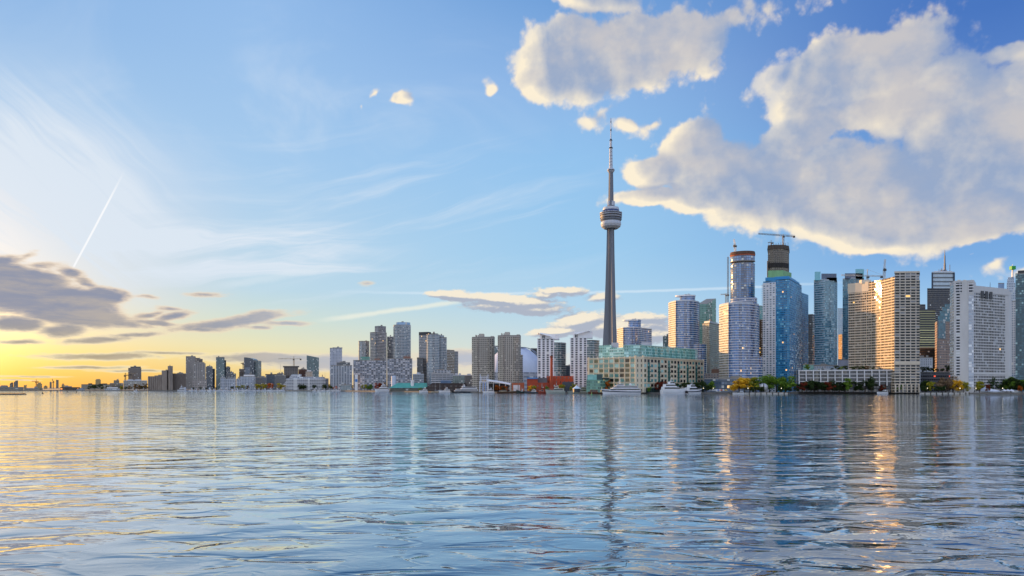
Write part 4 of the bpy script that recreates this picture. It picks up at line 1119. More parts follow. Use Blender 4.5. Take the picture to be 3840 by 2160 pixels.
# ------------------------------------------------------------------ the east: towers right of the needle tower
F_RND = facade('facade_round_blue', '#9fb0c8', '#15305c', '#5c90d4', 2.95, 1.9, .9, .74, ior=1.8, lit=.002, blind=.06, blindc='#aebccf', jit=.08)
PAR = plain('balcony_parapet', '#d6d8dc', 0.55, 0.06)
def round_plan(px0, px1, d):
    """left bay of balconies turned to the west, a notch, then a long bowed front"""
    w = px1 - px0
    f_ = [(px0, d + 29), (px0 + .09 * w, d + 17), (px0 + .23 * w, d + 4.5), (px0 + .255 * w, d + 5.5), (px0 + .33 * w, d + 2), (px0 + .44 * w, d + .2), (px0 + .56 * w, d), (px0 + .68 * w, d + 1), (px0 + .79 * w, d + 3.5), (px0 + .89 * w, d + 8), (px0 + .96 * w, d + 14), (px1, d + 23)]
    return frontpoly(f_, 20)
def round_tower(label, px0, px1, yt, d, cap, bulge=None, setback=None):
    poly = round_plan(px0, px1, d)
    r0, p0, z1 = tower('round_condo_tower', label, None, yt, F_RND, poly=poly, zref=d, units=0, par=1.2, slab=(.75, .62, PAR, 'balcony'), fh=2.95, roofm=ROOFW)
    # balcony bay turned west; evening gold put into its beige fronts and glass
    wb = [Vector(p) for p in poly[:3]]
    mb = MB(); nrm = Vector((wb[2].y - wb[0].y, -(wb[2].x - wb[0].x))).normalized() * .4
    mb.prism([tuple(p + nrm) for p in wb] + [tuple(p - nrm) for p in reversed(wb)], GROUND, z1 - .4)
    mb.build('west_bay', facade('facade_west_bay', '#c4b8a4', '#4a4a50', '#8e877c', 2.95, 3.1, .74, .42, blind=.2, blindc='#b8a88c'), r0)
    dm = d + 6
    if bulge:
        b = ell(bulge[0], bulge[1], d + 4, .8, 24)
        MB().prism(b, GROUND, ZH(bulge[2], d)).build('lower_wing', [F_RND], r0)
        slabs(r0, b, GROUND, ZH(bulge[2], d), 2.95, .75, .62, PAR, 'balcony')
    za = z1
    if setback:
        q = ell(setback[0], setback[1], dm, .75, 28); zb = ZH(setback[2], d)
        MB().prism(q, z1 - .1, zb).build('setback_storey', [F_RND, ROOFW], r0)
        slabs(r0, q, z1, zb, 2.95, .6, .62, PAR, 'balcony', 1)
        za = zb
    if cap:
        q = ell(cap[0], cap[1], dm + 3, .7, 28); zc = ZH(cap[2], d)
        MB().prism(q, za - .1, zc, 0, 1).build('penthouse', [F_RND, ROOFW], r0)
        q2 = inset(ell(cap[0] - cap[3], cap[1], dm + 3, .7, 28), -.6)
        MB().prism(q2, zc - 1.6, zc, bottom=True).build('roof_disc', WHITE, r0)
        rooftop(r0, q, zc, ROOFW, 2, (1, 2), 3)
    return r0
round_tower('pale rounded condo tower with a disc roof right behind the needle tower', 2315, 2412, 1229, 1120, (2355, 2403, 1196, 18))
tower('angular_wing', 'dark balconied wing joined to the rounded tower behind the needle tower', [(2400, 1130), (2443, 1150)], 1233, F_RND, 18, units=1, slab=(.6, .8, PAR, 'balcony'), fh=2.95)
tower('far_blue_tower', 'small far blue tower between the rounded towers above the long terminal building', [(2486, 1500), (2500, 1500)], 1262, F_GLG, 20, units=1)
tower('far_blue_tower', 'slim far pale tower tight against the left side of the tall rounded tower', [(2500, 1520), (2512, 1520)], 1254, F_GLG, 20, units=0)
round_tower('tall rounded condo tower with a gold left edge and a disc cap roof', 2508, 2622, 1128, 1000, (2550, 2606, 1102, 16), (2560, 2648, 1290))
# green glass office with a slanted roof
tower('slanted_glass_office', 'green glass office tower with a steeply slanted roof behind the disc-capped tower', [(2616, 1200), (2652, 1195), (2685, 1205)], 1119, facade('facade_green_office', '#6f9a92', '#2f5a56', '#7fb4aa', 3.6, 2.2, .92, .7), 30, tops=[-9, -9, 1, 1], units=0)
tower('striped_tower', 'narrow tower with a pale windowed left face and a dark right side', [(2634, 1060), (2660, 1045), (2697, 1085)], 1212, facade('facade_striped', '#b9b6a8', '#2c3038', '#6d7680', 2.9, 3.4, .55, .5), 26, units=1, pent=(.8, 4, PAR))
tower('dark_panel_block', 'dark brown windowless side block against the narrow striped tower', [(2672, 1110), (2698, 1110)], 1216, plain('dark_brown_panel', '#3d302c', .7), 20, units=0)
# second rounded tower and the unfinished tower behind it
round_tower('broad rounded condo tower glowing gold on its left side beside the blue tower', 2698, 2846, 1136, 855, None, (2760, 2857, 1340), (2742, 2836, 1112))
def unfinished_round():
    d = 960; poly = ell(2741, 2828, d, .8, 30)
    F_ = facade('facade_unfinished_blue', '#5d6a7c', '#1d3864', '#74a4dc', 3.0, 3.2, .86, .8, ior=1.9, jit=.1)
    r0, p0, z1 = tower('unfinished_round_tower', 'tall rounded glass tower still being built, brown formwork crown on top', None, 985, F_, poly=poly, zref=d, units=0, par=0, slab=(.35, .5, CONC, 'floor_slab'), fh=3.0)
    za, zb, zc, zd = z1, ZH(975, d), ZH(956, d), ZH(940, d)
    MB().prism(inset(poly, 2.5), za - .1, zb).build('open_storey', facade('facade_open', '#5a4a40', '#1c1a1a', '#2c2826', 3, 3, .7, .8, blind=0), r0)
    MB().prism(poly, zb, zc).build('upper_glazing', F_, r0)
    MB().prism(inset(poly, -.6), ZH(978, d), ZH(975, d), bottom=True).build('floor_slab', CONC, r0)
    MB().prism(inset(poly, -.5), zc, ZH(951, d), bottom=True).build('orange_netting', plain('orange_netting', '#a4563a', .8, .25, .8), r0)
    MB().prism(inset(poly, -.9), ZH(951, d), zd, 0, None, inset(poly, -.2), bottom=True).build('formwork_crown', plain('formwork_brown', '#5e4234', .85, .3, .6), r0)
    x, y = P2(2735, d); mb = MB()
    for dx_ in (-.8, .8): mb.beam((x + dx_, y + 6, ZH(1150, d)), (x + dx_, y + 6, ZH(960, d)), .5)
    for k in range(40):
        z = ZH(1150, d) + k * (ZH(960, d) - ZH(1150, d)) / 40
        mb.beam((x - .8, y + 6, z), (x + .8, y + 6, z + 1.6), .25)
    mb.build('hoist_mast', DARK, r0)
    return zd
zt_ = unfinished_round()
crane('white luffing crane on top of the rounded unfinished tower', 2757, 975, zt_ - 3, 921, 2750, 2765, None, 0, '#cfcfcc', 2.0, luff=(2753, 896))
crane('small crane poking out left of the rounded unfinished tower', 2722, 980, ZH(1200, 980), 1106, 2702, 2734, 1100, 0, '#b9b4a8', 1.4)
tower('teal_far_tower', 'teal glass tower glimpsed between the broad rounded tower and the blue tower', [(2836, 1200), (2862, 1200)], 1148, facade('facade_teal_far', '#7fb0b0', '#3f8088', '#9fd0d0', 3, 2, .9, .7), 20, units=0)
tower('dark_gap_block', 'dark narrow block with lit windows in the gap left of the blue tower', [(2846, 1100), (2864, 1100)], 1200, facade('facade_gap', '#4a423c', '#2c2a2a', '#7a6a50', 3, 2.6, .6, .6, lit=.06), 20, units=0)
# blue tower
def blue():
    d = 922
    FW_ = facade('facade_white_panel', '#c6cbd4', '#2b3a4c', '#8fb0c4', 2.9, 3.9, .55, .56, blind=.15)
    FB_ = facade('facade_blue_glass', '#2288c4', '#14486c', '#58b4d8', 2.9, 2.1, .82, .66, ior=1.6, blind=.09, blindc='#86c6d6', jit=.08, lit=.002)
    poly = frontpoly([(2862, 935.3), (2909, 926.6), (2960, 917.9), (3006, 981.9)], 20)
    r0 = at(thing('blue_glass_tower', 'bright blue glass condo tower with a white window strip on its left', 'building', (*cen(poly), GROUND)))
    z1 = ZH(1050, d)
    MB().prism(poly, GROUND, z1, 0, 1).build('blue_wall', [FB_, ROOFW], r0)
    a, b_ = Vector(P2(2862, 935.3)), Vector(P2(2909, 926.6)); n = Vector((b_.y - a.y, -(b_.x - a.x))).normalized()
    q = [tuple(a + n * .45 - (b_ - a).normalized() * .4), tuple(b_ + n * .45), tuple(b_ - n * .2), tuple(a - n * .2 - (b_ - a).normalized() * .4)]
    MB().prism(q, GROUND, ZH(1056, d), 0, 1).build('white_wall', [FW_, WHITE], r0)
    BL = plain('blue_spandrel', '#2485bd', .35, .05)
    slabs(r0, frontpoly([(2911, 926.2), (2960, 917.9), (3006, 981.9)], 16), GROUND, z1, 2.9, .22, .62, BL, 'blue_band')
    left = [tuple(a - Vector((2.2, -1))), tuple(a + n * .2), tuple(a - n * 14), tuple(a - n * 14 - Vector((2.2, -1)))]
    slabs(r0, left, GROUND, ZH(1060, d), 2.9, .05, .3, PAR, 'balcony')
    q = frontpoly([(2870, 930.9), (2960, 924.4), (2998, 976.5)], 14)
    MB().prism(q, z1 - .1, ZH(1037, d), 0, 1).build('penthouse', [BL, ROOFW], r0)
    q = frontpoly([(2905, 935.3), (2958, 928.8), (2985, 965.6)], 12)
    MB().prism(q, ZH(1037, d) - .1, ZH(1032, d), 0, 1).build('penthouse', [BL, ROOFW], r0)
    q = frontpoly([(3002, 985.2), (3031, 1014.5)], 22)
    MB().prism(q, GROUND, ZH(1098, 985), 0, 1).build('lower_wing', [FB_, ROOFW], r0)
    slabs(r0, q, GROUND, ZH(1098, 985), 2.9, .22, .62, BL, 'blue_band')
blue()
def frame_tower():
    d = 1060; F_ = facade('facade_bare_frame', '#77706a', '#2a2724', '#4a443e', 3.1, 3.0, .72, .72, blind=.1, blindc='#8a8276')
    poly = frontpoly([(2881, d + 4), (2900, d), (2938, d), (2957, d + 8)], 26)
    r0, p0, z1 = tower('bare_frame_tower', 'unfinished bare concrete frame tower with a green base rising behind the blue tower', None, 930, F_, poly=poly, zref=d, units=0, par=0, slab=(.7, .45, plain('frame_slab', '#8a837b', .85, .2, .5), 'floor_slab', 22), fh=3.1)
    MB().prism(inset(poly, -1.4), ZH(934, d), ZH(918, d), 0, None, inset(poly, -.6), bottom=True).build('formwork_crown', plain('formwork_dark', '#4d443d', .85, .3, .6), r0)
    MB().prism(inset(poly, -.8), ZH(1003, d), ZH(985, d), bottom=True).build('dark_netting', plain('dark_netting', '#2f2c2c', .9, .3, .8), r0)
    MB().prism(frontpoly([(2880, d - 8), (2936, d - 12), (2968, d + 14)], 12), GROUND, ZH(1018, d)).build('green_sheathing', plain('green_sheathing', '#7fae80', .7, .15, .3), r0)
    mb = MB()
    for k in range(9):
        x, y = P2(2883 + k * 9, d + 1); mb.beam((x, y, ZH(920, d)), (x, y, ZH(912 - (k % 3) * 2, d)), .4)
    mb.build('rebar_column', DARK, r0)
    x, y = P2(2878, d); MB().beam((x, y, ZH(1040, d)), (x, y, ZH(978, d)), 1.0).build('hoist_mast', DARK, r0)
    return ZH(918, d)
zt_ = frame_tower()
crane('long-armed tower crane high above the bare frame tower', 2937, 1072, zt_ - 2, 886, 2843, 2981, 878, 4.5, '#7d7b78', 2.0)
crane('small dark crane on the left edge of the bare frame tower', 2892, 1066, zt_ - 2, 911, 2879, 2899, None, 0, '#5a5450', 1.2)
tower('dark_office', 'dark slim office slab right behind the blue tower', [(3029, 1050), (3047, 1045), (3056, 1060)], 1180, facade('facade_dark_office', '#2f3844', '#1c2632', '#3c4c5c', 3.4, 2.4, .85, .6), 24, units=0, back=1)
# glass condo towers behind the hotel
F_G1 = facade('facade_aqua_glass', '#6d8794', '#224a5e', '#86c0d2', 2.95, 1.9, .9, .74, ior=1.75, blind=.06, blindc='#9cc0ca', jit=.09)
F_G2 = facade('facade_aqua_dark', '#5a7480', '#17323f', '#4a7d92', 2.95, 1.9, .9, .74, ior=1.75, blind=.06, blindc='#9cc0ca', jit=.09)
def aqua(label, pts, yt, d, fins, slabpts, dark):
    r0, p0, z1 = tower('aqua_glass_tower', label, pts, yt, F_G1, 22, zref=d, units=0, roofm=ROOFW, back=1)
    if slabpts: slabs(r0, frontpoly(slabpts, 14), GROUND, z1, 2.95, 1.0, .7, plain('balcony_pale_blue', '#b4c6d2', .4), 'balcony')
    for a, b_, yf, m in fins:
        q = frontpoly([(a, d + 2), (b_, d + 2)], 16)
        MB().prism(q, z1 - .1, ZH(yf, d)).build('roof_screen', m, r0)
AQ = plain('aqua_screen', '#7fc0cc', .25, .05); GREYB = plain('grey_blue_screen', '#5c6a80', .4, .06)
aqua('aqua glass condo tower with a light screen on its roof, right of the blue tower', [(3055, 948), (3088, 940), (3128, 944), (3140, 960)], 1050, 940, [(3055, 3077, 1018, AQ), (3080, 3137, 1025, GREYB), (3100, 3139, 1040, F_G2)], [(3055, 948), (3090, 940)], False)
aqua('aqua glass condo tower half hidden behind the curved hotel wing', [(3160, 1010), (3200, 1000), (3240, 1010)], 1043, 1000, [(3168, 3235, 1024, GREYB), (3208, 3240, 1008, AQ)], None, True)
tower('gold_gap_tower', 'slim brick tower glowing orange in the gap between the two aqua towers', [(3144, 1150), (3157, 1140), (3162, 1150)], 1255, facade('facade_gold_brick', '#b08a60', '#5a4630', '#c09858', 3, 2.4, .5, .55), 16, units=0, back=1)
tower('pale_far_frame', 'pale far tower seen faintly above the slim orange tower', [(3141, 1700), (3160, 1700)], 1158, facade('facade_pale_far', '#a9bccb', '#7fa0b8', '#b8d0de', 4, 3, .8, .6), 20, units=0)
crane('tower crane with a long level arm in front of the right aqua tower', 3253, 970, ZH(1070, 970), 1037, 3155, 3310, 1010, 1.5, '#c9c4bc', 2.0)
crane('white luffing crane with an upright arm above the hotel wing', 3316, 975, ZH(1070, 975), 1010, 3309, 3322, None, 0, '#cfd0d0', 2.2, luff=(3321, 972))

# ---- harbour hotel: two pale concrete towers on a long podium
HC = plain('hotel_concrete', '#d3c7b4', .7, .06, .08)
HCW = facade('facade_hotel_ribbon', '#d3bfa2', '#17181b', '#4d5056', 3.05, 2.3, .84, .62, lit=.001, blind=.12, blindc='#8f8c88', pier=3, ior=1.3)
HCW2 = facade('facade_hotel_grid', '#c8c7c5', '#14161a', '#4c5562', 3.05, 2.9, .76, .66, lit=.002, blind=.14, blindc='#9aa0a8', ior=1.25)
def hotel_west():
    d = 800
    n = 7; pts = []
    for k in range(n + 1):
        t_ = k / n
        px = 3183 + (3355 - 3183) * t_; dd = 862 + (800 - 862) * t_ + 9.0 * math.sin(math.pi * t_)
        pts.append((px, dd))
    wing = [P2(*q) for q in pts]
    e = Vector(P2(3355, 830)) - Vector(P2(3355, 800))
    wing = wing + [(wing[-1][0] + 16, wing[-1][1] + 4), (wing[0][0] + 20, wing[0][1] + 8)]
    root = at(thing('hotel_tower', 'pale concrete hotel tower with a curved sunlit left wing above the white-framed podium', 'building', (*cen(wing), GROUND)))
    z1 = ZH(1036, 800)
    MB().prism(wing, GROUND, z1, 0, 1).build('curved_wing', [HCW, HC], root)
    slabs(root, wing, GROUND, z1 - 9, 3.05, .45, .95, HC, 'spandrel_band')
    # blank band on the wing's upper left, and the open top storeys on its right
    up = wing[:4] + [(wing[3][0] + 5, wing[3][1] + 1), (wing[0][0] + 5, wing[0][1] + 1)]
    MB().prism(inset(up, -.5), ZH(1085, 830), z1 + .6).build('blank_parapet', HC, root)
    fr_ = frontpoly([(3355, 799), (3448, 797)], 24, back=1)
    zf = ZH(1022, 797)
    MB().prism(fr_, GROUND, zf, 0, 1).build('front_slab', [facade('facade_hotel_front', '#c2bdb6', '#181a1e', '#565b62', 3.05, 5.6, .82, .62, lit=.004, blind=.18, blindc='#85888e', ior=1.3), HC], root)
    slabs(root, fr_, GROUND, zf - 8, 3.05, .4, .9, HC, 'spandrel_band')
    parapet(root, fr_, zf, 1.6, HC, .8, .35)
    MB().prism(inset(fr_, -.5), ZH(1365, 797), ZH(1355, 797)).build('plain_band', HC, root)
    mb = MB()
    for px in (3358, 3372, 3386, 3402, 3418, 3432, 3446):
        x, y = P2(px, 795.5); mb.beam((x, y, GROUND), (x, y, ZH(1440, 797)), 1.1)
    mb.build('colonnade', HC, root)
    rooftop(root, fr_, zf, HC, 2, (1.5, 2.5), 5)
    x, y = P2(3250, 850); MB().box(x - 6, y, z1 - 1, x + 5, y + 6, z1 + 3.5).build('rooftop_unit', HC, root)
hotel_west()
def podium():
    d = 830
    root = at(thing('hotel_podium', 'long low podium with a white gridded frame facing the water behind dark trees', 'building', (*P2(3170, d), GROUND)))
    a, b_ = P2(2995, d), P2(3352, 806)
    zt = ZH(1390, d)
    poly = [a, b_, (b_[0] + 10, b_[1] + 30), (a[0] + 10, a[1] + 40)]
    MB().prism(poly, GROUND, zt, 0, 1).build('wall', [facade('facade_podium_glass', '#4b4d50', '#23272c', '#59616a', 4.1, 3.0, .9, .68, blind=.2, blindc='#77746c', lit=.004), plain('roof_garden', '#4a5038', .9)], root)
    A_, B_ = Vector((*a, 0)), Vector((*b_, 0)); n = Vector((B_.y - A_.y, -(B_.x - A_.x), 0)).normalized()
    WF = plain('frame_white', '#cfd0d2', .55, .05)
    for k in range(14):
        p = A_.lerp(B_, k / 13) + n * 1.6
        splay = n * (3.0 if k < 4 else 1.2)
        MB().beam(p + splay + Vector((0, 0, ZH(1447, d))), p + Vector((0, 0, zt + .8)), 1.0).build('frame_post', WF, root)
    for z in (zt, zt - 4.1, zt - 8.2, zt - 12.3):
        MB().beam(A_ + n * 1.4 + Vector((0, 0, z)), B_ + n * 1.4 + Vector((0, 0, z)), .8 if z < zt else 1.3).build('frame_rail', WF, root)
    q = frontpoly([(2985, 846), (3000, 842)], 20); MB().prism(q, GROUND, ZH(1388, 842)).build('end_block', plain('end_block_grey', '#7f858c', .7), root)
podium()
tower('garden_pavilion', 'teal glass pavilion at the foot of the blue tower behind the podium', [(3012, 880), (3052, 880)], 1368, facade('facade_pavilion', '#6fa09a', '#3c6c6c', '#8fc4bc', 3.5, 2.4, .9, .8), 14, units=1)
tower('podium_lobby', 'pale blue low lobby under the left aqua tower', [(3052, 890), (3142, 890)], 1372, facade('facade_lobby', '#b3bcc6', '#5f7386', '#9fb2c4', 4, 3, .8, .6), 16, units=2)
tower('podium_lobby', 'lilac-grey low hall under the orange gap tower', [(3142, 900), (3186, 900)], 1350, plain('hall_lilac', '#a7abbb', .6), 16, units=1)
def hotel_east():
    root = at(thing('hotel_tower', 'pale concrete hotel tower with a taller blank end slab at the right', 'building', (*P2(3650, 800), GROUND)))
    end = [P2(3562, 800), P2(3577, 782), P2(3652, 776), P2(3660, 800), P2(3600, 825)]
    z1 = ZH(1052, 780)
    MB().prism(end, GROUND, z1, 0, 1).build('end_slab', [facade('facade_hotel_end', '#cbcac9', '#2a2d33', '#7f8894', 3.05, 5.2, .0, .0), HC], root)
    # strips of windows down the end slab: one narrow dark, one glazed, one on the return
    def strip(a, da, b_, db, y0, y1, m, nm, out=.12):
        p, q = Vector(P2(a, da)), Vector(P2(b_, db)); n = Vector((q.y - p.y, -(q.x - p.x))).normalized()
        MB().prism([tuple(p + n * out), tuple(q + n * out), tuple(q - n * .3), tuple(p - n * .3)], ZH(y1, 780), ZH(y0, 780)).build(nm, m, root)
    STR = facade('facade_strip', '#dcdde0', '#14161a', '#4c5560', 3.05, 4.2, .86, .6, blind=.08, ior=1.3)
    strip(3585, 781.4, 3599, 780.3, 1100, 1410, STR, 'window_strip')
    strip(3583, 781.5, 3607, 779.6, 1060, 1098, STR, 'window_strip')
    strip(3632, 777.6, 3651, 776.1, 1062, 1098, STR, 'window_strip')
    strip(3632, 777.6, 3651, 776.1, 1108, 1452, facade('facade_glazed_strip', '#b4bac4', '#6d8098', '#c4d4e6', 3.05, 3.0, .94, .72, ior=2.2, jit=.12, blind=.25, blindc='#dfe6ee'), 'glazed_strip', .16)
    strip(3563, 799, 3576, 783.5, 1064, 1440, STR, 'window_strip')
    WF = plain('hotel_white', '#cac9c8', .6, .05)
    slab_ = frontpoly([(3652, 777), (3781, 806)], 20, back=1)
    zs = ZH(1072, 777)
    MB().prism(slab_, GROUND, zs, 0, 1).build('main_slab', [HCW2, HC], root)
    slabs(root, slab_, GROUND, zs - 15, 3.05, .35, .8, WF, 'spandrel_band')
    MB().prism(inset(slab_, -.6), zs - 6.5, zs + .5).build('plain_parapet', WF, root)
    MB().prism(inset(slab_, -.55), ZH(1404, 777), ZH(1398, 777)).build('plain_band', WF, root)
    for px, dd in ((3681, 783), (3697, 786.5), (3713, 790)):
        p = Vector(P2(px - 5, dd - .3)); q = Vector(P2(px + 6, dd + 2))
        n = Vector((q.y - p.y, -(q.x - p.x))).normalized()
        MB().prism([tuple(p + n * .9), tuple(q + n * .9), tuple(q - n * .2), tuple(p - n * .2)], zs - 12.5, zs - 4.5).build('plant_opening', DARK, root)
    q = [P2(3766, 803), P2(3783, 807), P2(3790, 822), P2(3772, 822)]
    MB().prism(inset(q, -.7), GROUND, ZH(1092, 805)).build('corner_pier', WF, root)
    for px in (3590, 3612, 3640):
        MB().prism(frontpoly([(px, 786), (px + 12, 786)], 8), z1 - .1, z1 + 1.6).build('rooftop_unit', HC, root)
hotel_east()
# ---- bank towers behind
tower('white_bank_tower', 'white striped bank tower with an antenna mast behind the dark tower', [(3494, 1500), (3580, 1500)], 1021, facade('facade_white_bank', '#b9cad6', '#2b3a48', '#43566a', 8.4, 80, .98, .36, blind=0, wall2=None), 40, roofm=ROOFW, units=3, pent=(.8, 3, PAR))
def bank_details():
    d = 1500; r0 = [o for o in COL.objects if o.name.startswith('white_bank_tower')][0]
    for a, b_ in ((3493, 3499), (3575, 3581)):
        MB().prism(frontpoly([(a, d - 1.5), (b_, d - 1.5)], 6), GROUND, ZH(1023, d)).build('corner_fin', plain('fin_navy', '#24364c', .4), r0)
    x, y = P2(3543, d + 10); mb = MB()
    mb.beam((x, y, ZH(1020, d)), (x, y, ZH(985, d)), 3.4, 0, 2.6); mb.beam((x, y, ZH(985, d)), (x, y, ZH(955, d)), 2.2, 0, 1.8); mb.beam((x, y, ZH(955, d)), (x, y, ZH(933, d)), 1.2, 0, .5)
    mb.build('antenna', plain('antenna_grey', '#5b6474', .5), r0)
    for px, yt in ((3562, 990), (3521, 1008), (3531, 1003)):
        x, y = P2(px, d + 8); MB().beam((x, y, ZH(1020, d)), (x, y, ZH(yt, d)), .7).build('aerial', DARK, r0)
bank_details()
F_TD = facade('facade_black_tower', '#1f2836', '#141c28', '#2c3a4e', 3.8, 2.4, .8, .55, blind=.02, ior=1.8)
tower('black_bank_tower', 'tall near-black bank tower in front of the white striped one', [(3477, 1350), (3572, 1350)], 1083, F_TD, 40, roofm=DARK, units=1)
tower('dark_office', 'black office block with pale yellow window bands between the two hotel towers', [(3444, 1200), (3508, 1200)], 1162, facade('facade_yellow_bands', '#2a303a', '#6f7458', '#b4b47c', 3.9, 30, .99, .42, blind=.2, blindc='#cfcf94', wall2=None, jit=.02), 30, roofm=DARK, units=0, pent=(.45, 10, F_TD, (-9, 0)))  # yellow glass tones paint a reflection into the dark windows
tower('dark_base_block', 'dark lower storeys below the yellow-banded office between the hotels', [(3446, 1150), (3506, 1150)], 1305, facade('facade_base_dark', '#2c2c30', '#1f2226', '#6a6050', 4, 3.4, .8, .5, lit=.05), 14, units=0)
tower('white_lowrise', 'small white-grey building with dark windows low between the two hotels', [(3445, 1000), (3498, 1000)], 1342, facade('facade_small_white', '#aeb4bc', '#3a424c', '#8793a2', 3, 3, .5, .5), 14, units=3)
# stepped pink granite and glass office
def granite():
    d = 1100
    FG = facade('facade_granite', '#9a8378', '#232a34', '#4c5a6a', 3.8, 3.6, .55, .55, blind=.05)
    FT = facade('facade_teal_curtain', '#3f6c7c', '#1f4a5c', '#4f98ac', 3.8, 2.2, .9, .75)
    r0, p0, z1 = tower('granite_office', 'pink granite office with a teal glass stepped peak left of the right hotel tower', [(3506, 1130), (3516, 1095), (3570, 1110)], 1205, FG, 24, units=0, back=1)
    for a, b_, y0, y1 in ((3517, 3570, 1205, 1183), (3524, 3570, 1183, 1165), (3533, 3570, 1165, 1150), (3543, 3567, 1150, 1139)):
        MB().prism(frontpoly([(a, d + 4), (b_, d + 8)], 18), ZH(y0, d) - .1, ZH(y1, d)).build('glass_step', FT, r0)
    MB().prism(frontpoly([(3519, d - 4.6), (3546, d + 1)], 8), ZH(1270, d), ZH(1205, d) + .1).build('curtain_wall', FT, r0)
granite()
tower('parking_deck', 'low grey parking deck with dark open levels between the hotels', [(3452, 870), (3566, 870)], 1397, facade('facade_parking', '#77767a', '#1b1a1c', '#3a3436', 4.2, 2.6, .8, .36, lit=.07, blind=0, litc='#ff5a3c'), 26, units=0)
# far right
def stepped_white():
    d = 1100; FW_ = facade('facade_stepped_white', '#b9c2cd', '#4a5d74', '#8ea6c2', 3.6, 2.6, .6, .5)
    r0, p0, z1 = tower('stepped_white_tower', 'white stepped tower with a green cube sign on a mast at the far right', [(3770, 1110), (3812, 1100)], 1130, FW_, 30, units=0, back=1)
    zb_ = z1 - .1
    for k, (a, b_, yt) in enumerate(((3772, 3808, 1085), (3775, 3807, 1058), (3777, 3804, 1045), (3780, 3803, 1036))):
        za_ = zb_; zb_ = ZH(yt, d)
        MB().prism(frontpoly([(a, d + 4 + k * 1.7), (b_, d + 4 + k * 1.7)], 20 - k * 3), za_, zb_).build('upper_step', FW_, r0)
    x, y = P2(3797, d + 8)
    MB().beam((x, y, ZH(1036, d)), (x, y, ZH(1006, d)), 2.0, 0, 1.4).build('mast', PAR, r0)
    s_ = 3.0
    MB().box(x - s_, y - s_, ZH(1008, d), x + s_, y + s_, ZH(995, d)).build('cube_sign', plain('sign_green', '#1f9a3c', .5, .1, .6), r0)
    mb = MB(); mb.beam((x, y, ZH(995, d)), (x, y, ZH(988, d)), .5); mb.build('aerial', PAR, r0)
stepped_white()
tower('dark_glass_tower', 'dark teal glass tower cut off by the right edge of the photo', [(3808, 960), (3842, 955), (3900, 965)], 1026, facade('facade_dark_teal', '#3c5560', '#1c3440', '#5f98a8', 3.1, 2.2, .9, .72, blind=.12, blindc='#9fc4c8', jit=.09), 30, units=0, back=1, pent=(.8, 5, DARK))
tower('pale_blue_far_block', 'small pale blue block behind the right hotel tower roof', [(3743, 1300), (3766, 1300)], 1063, plain('pale_blue_panel', '#7f9cc0', .4), 16, units=0)
mast('aerial_mast', 'thin aerial on the roof of the right hotel tower', 3713, 815, 1058, ZH(1085, 810), .5, '#55585e')
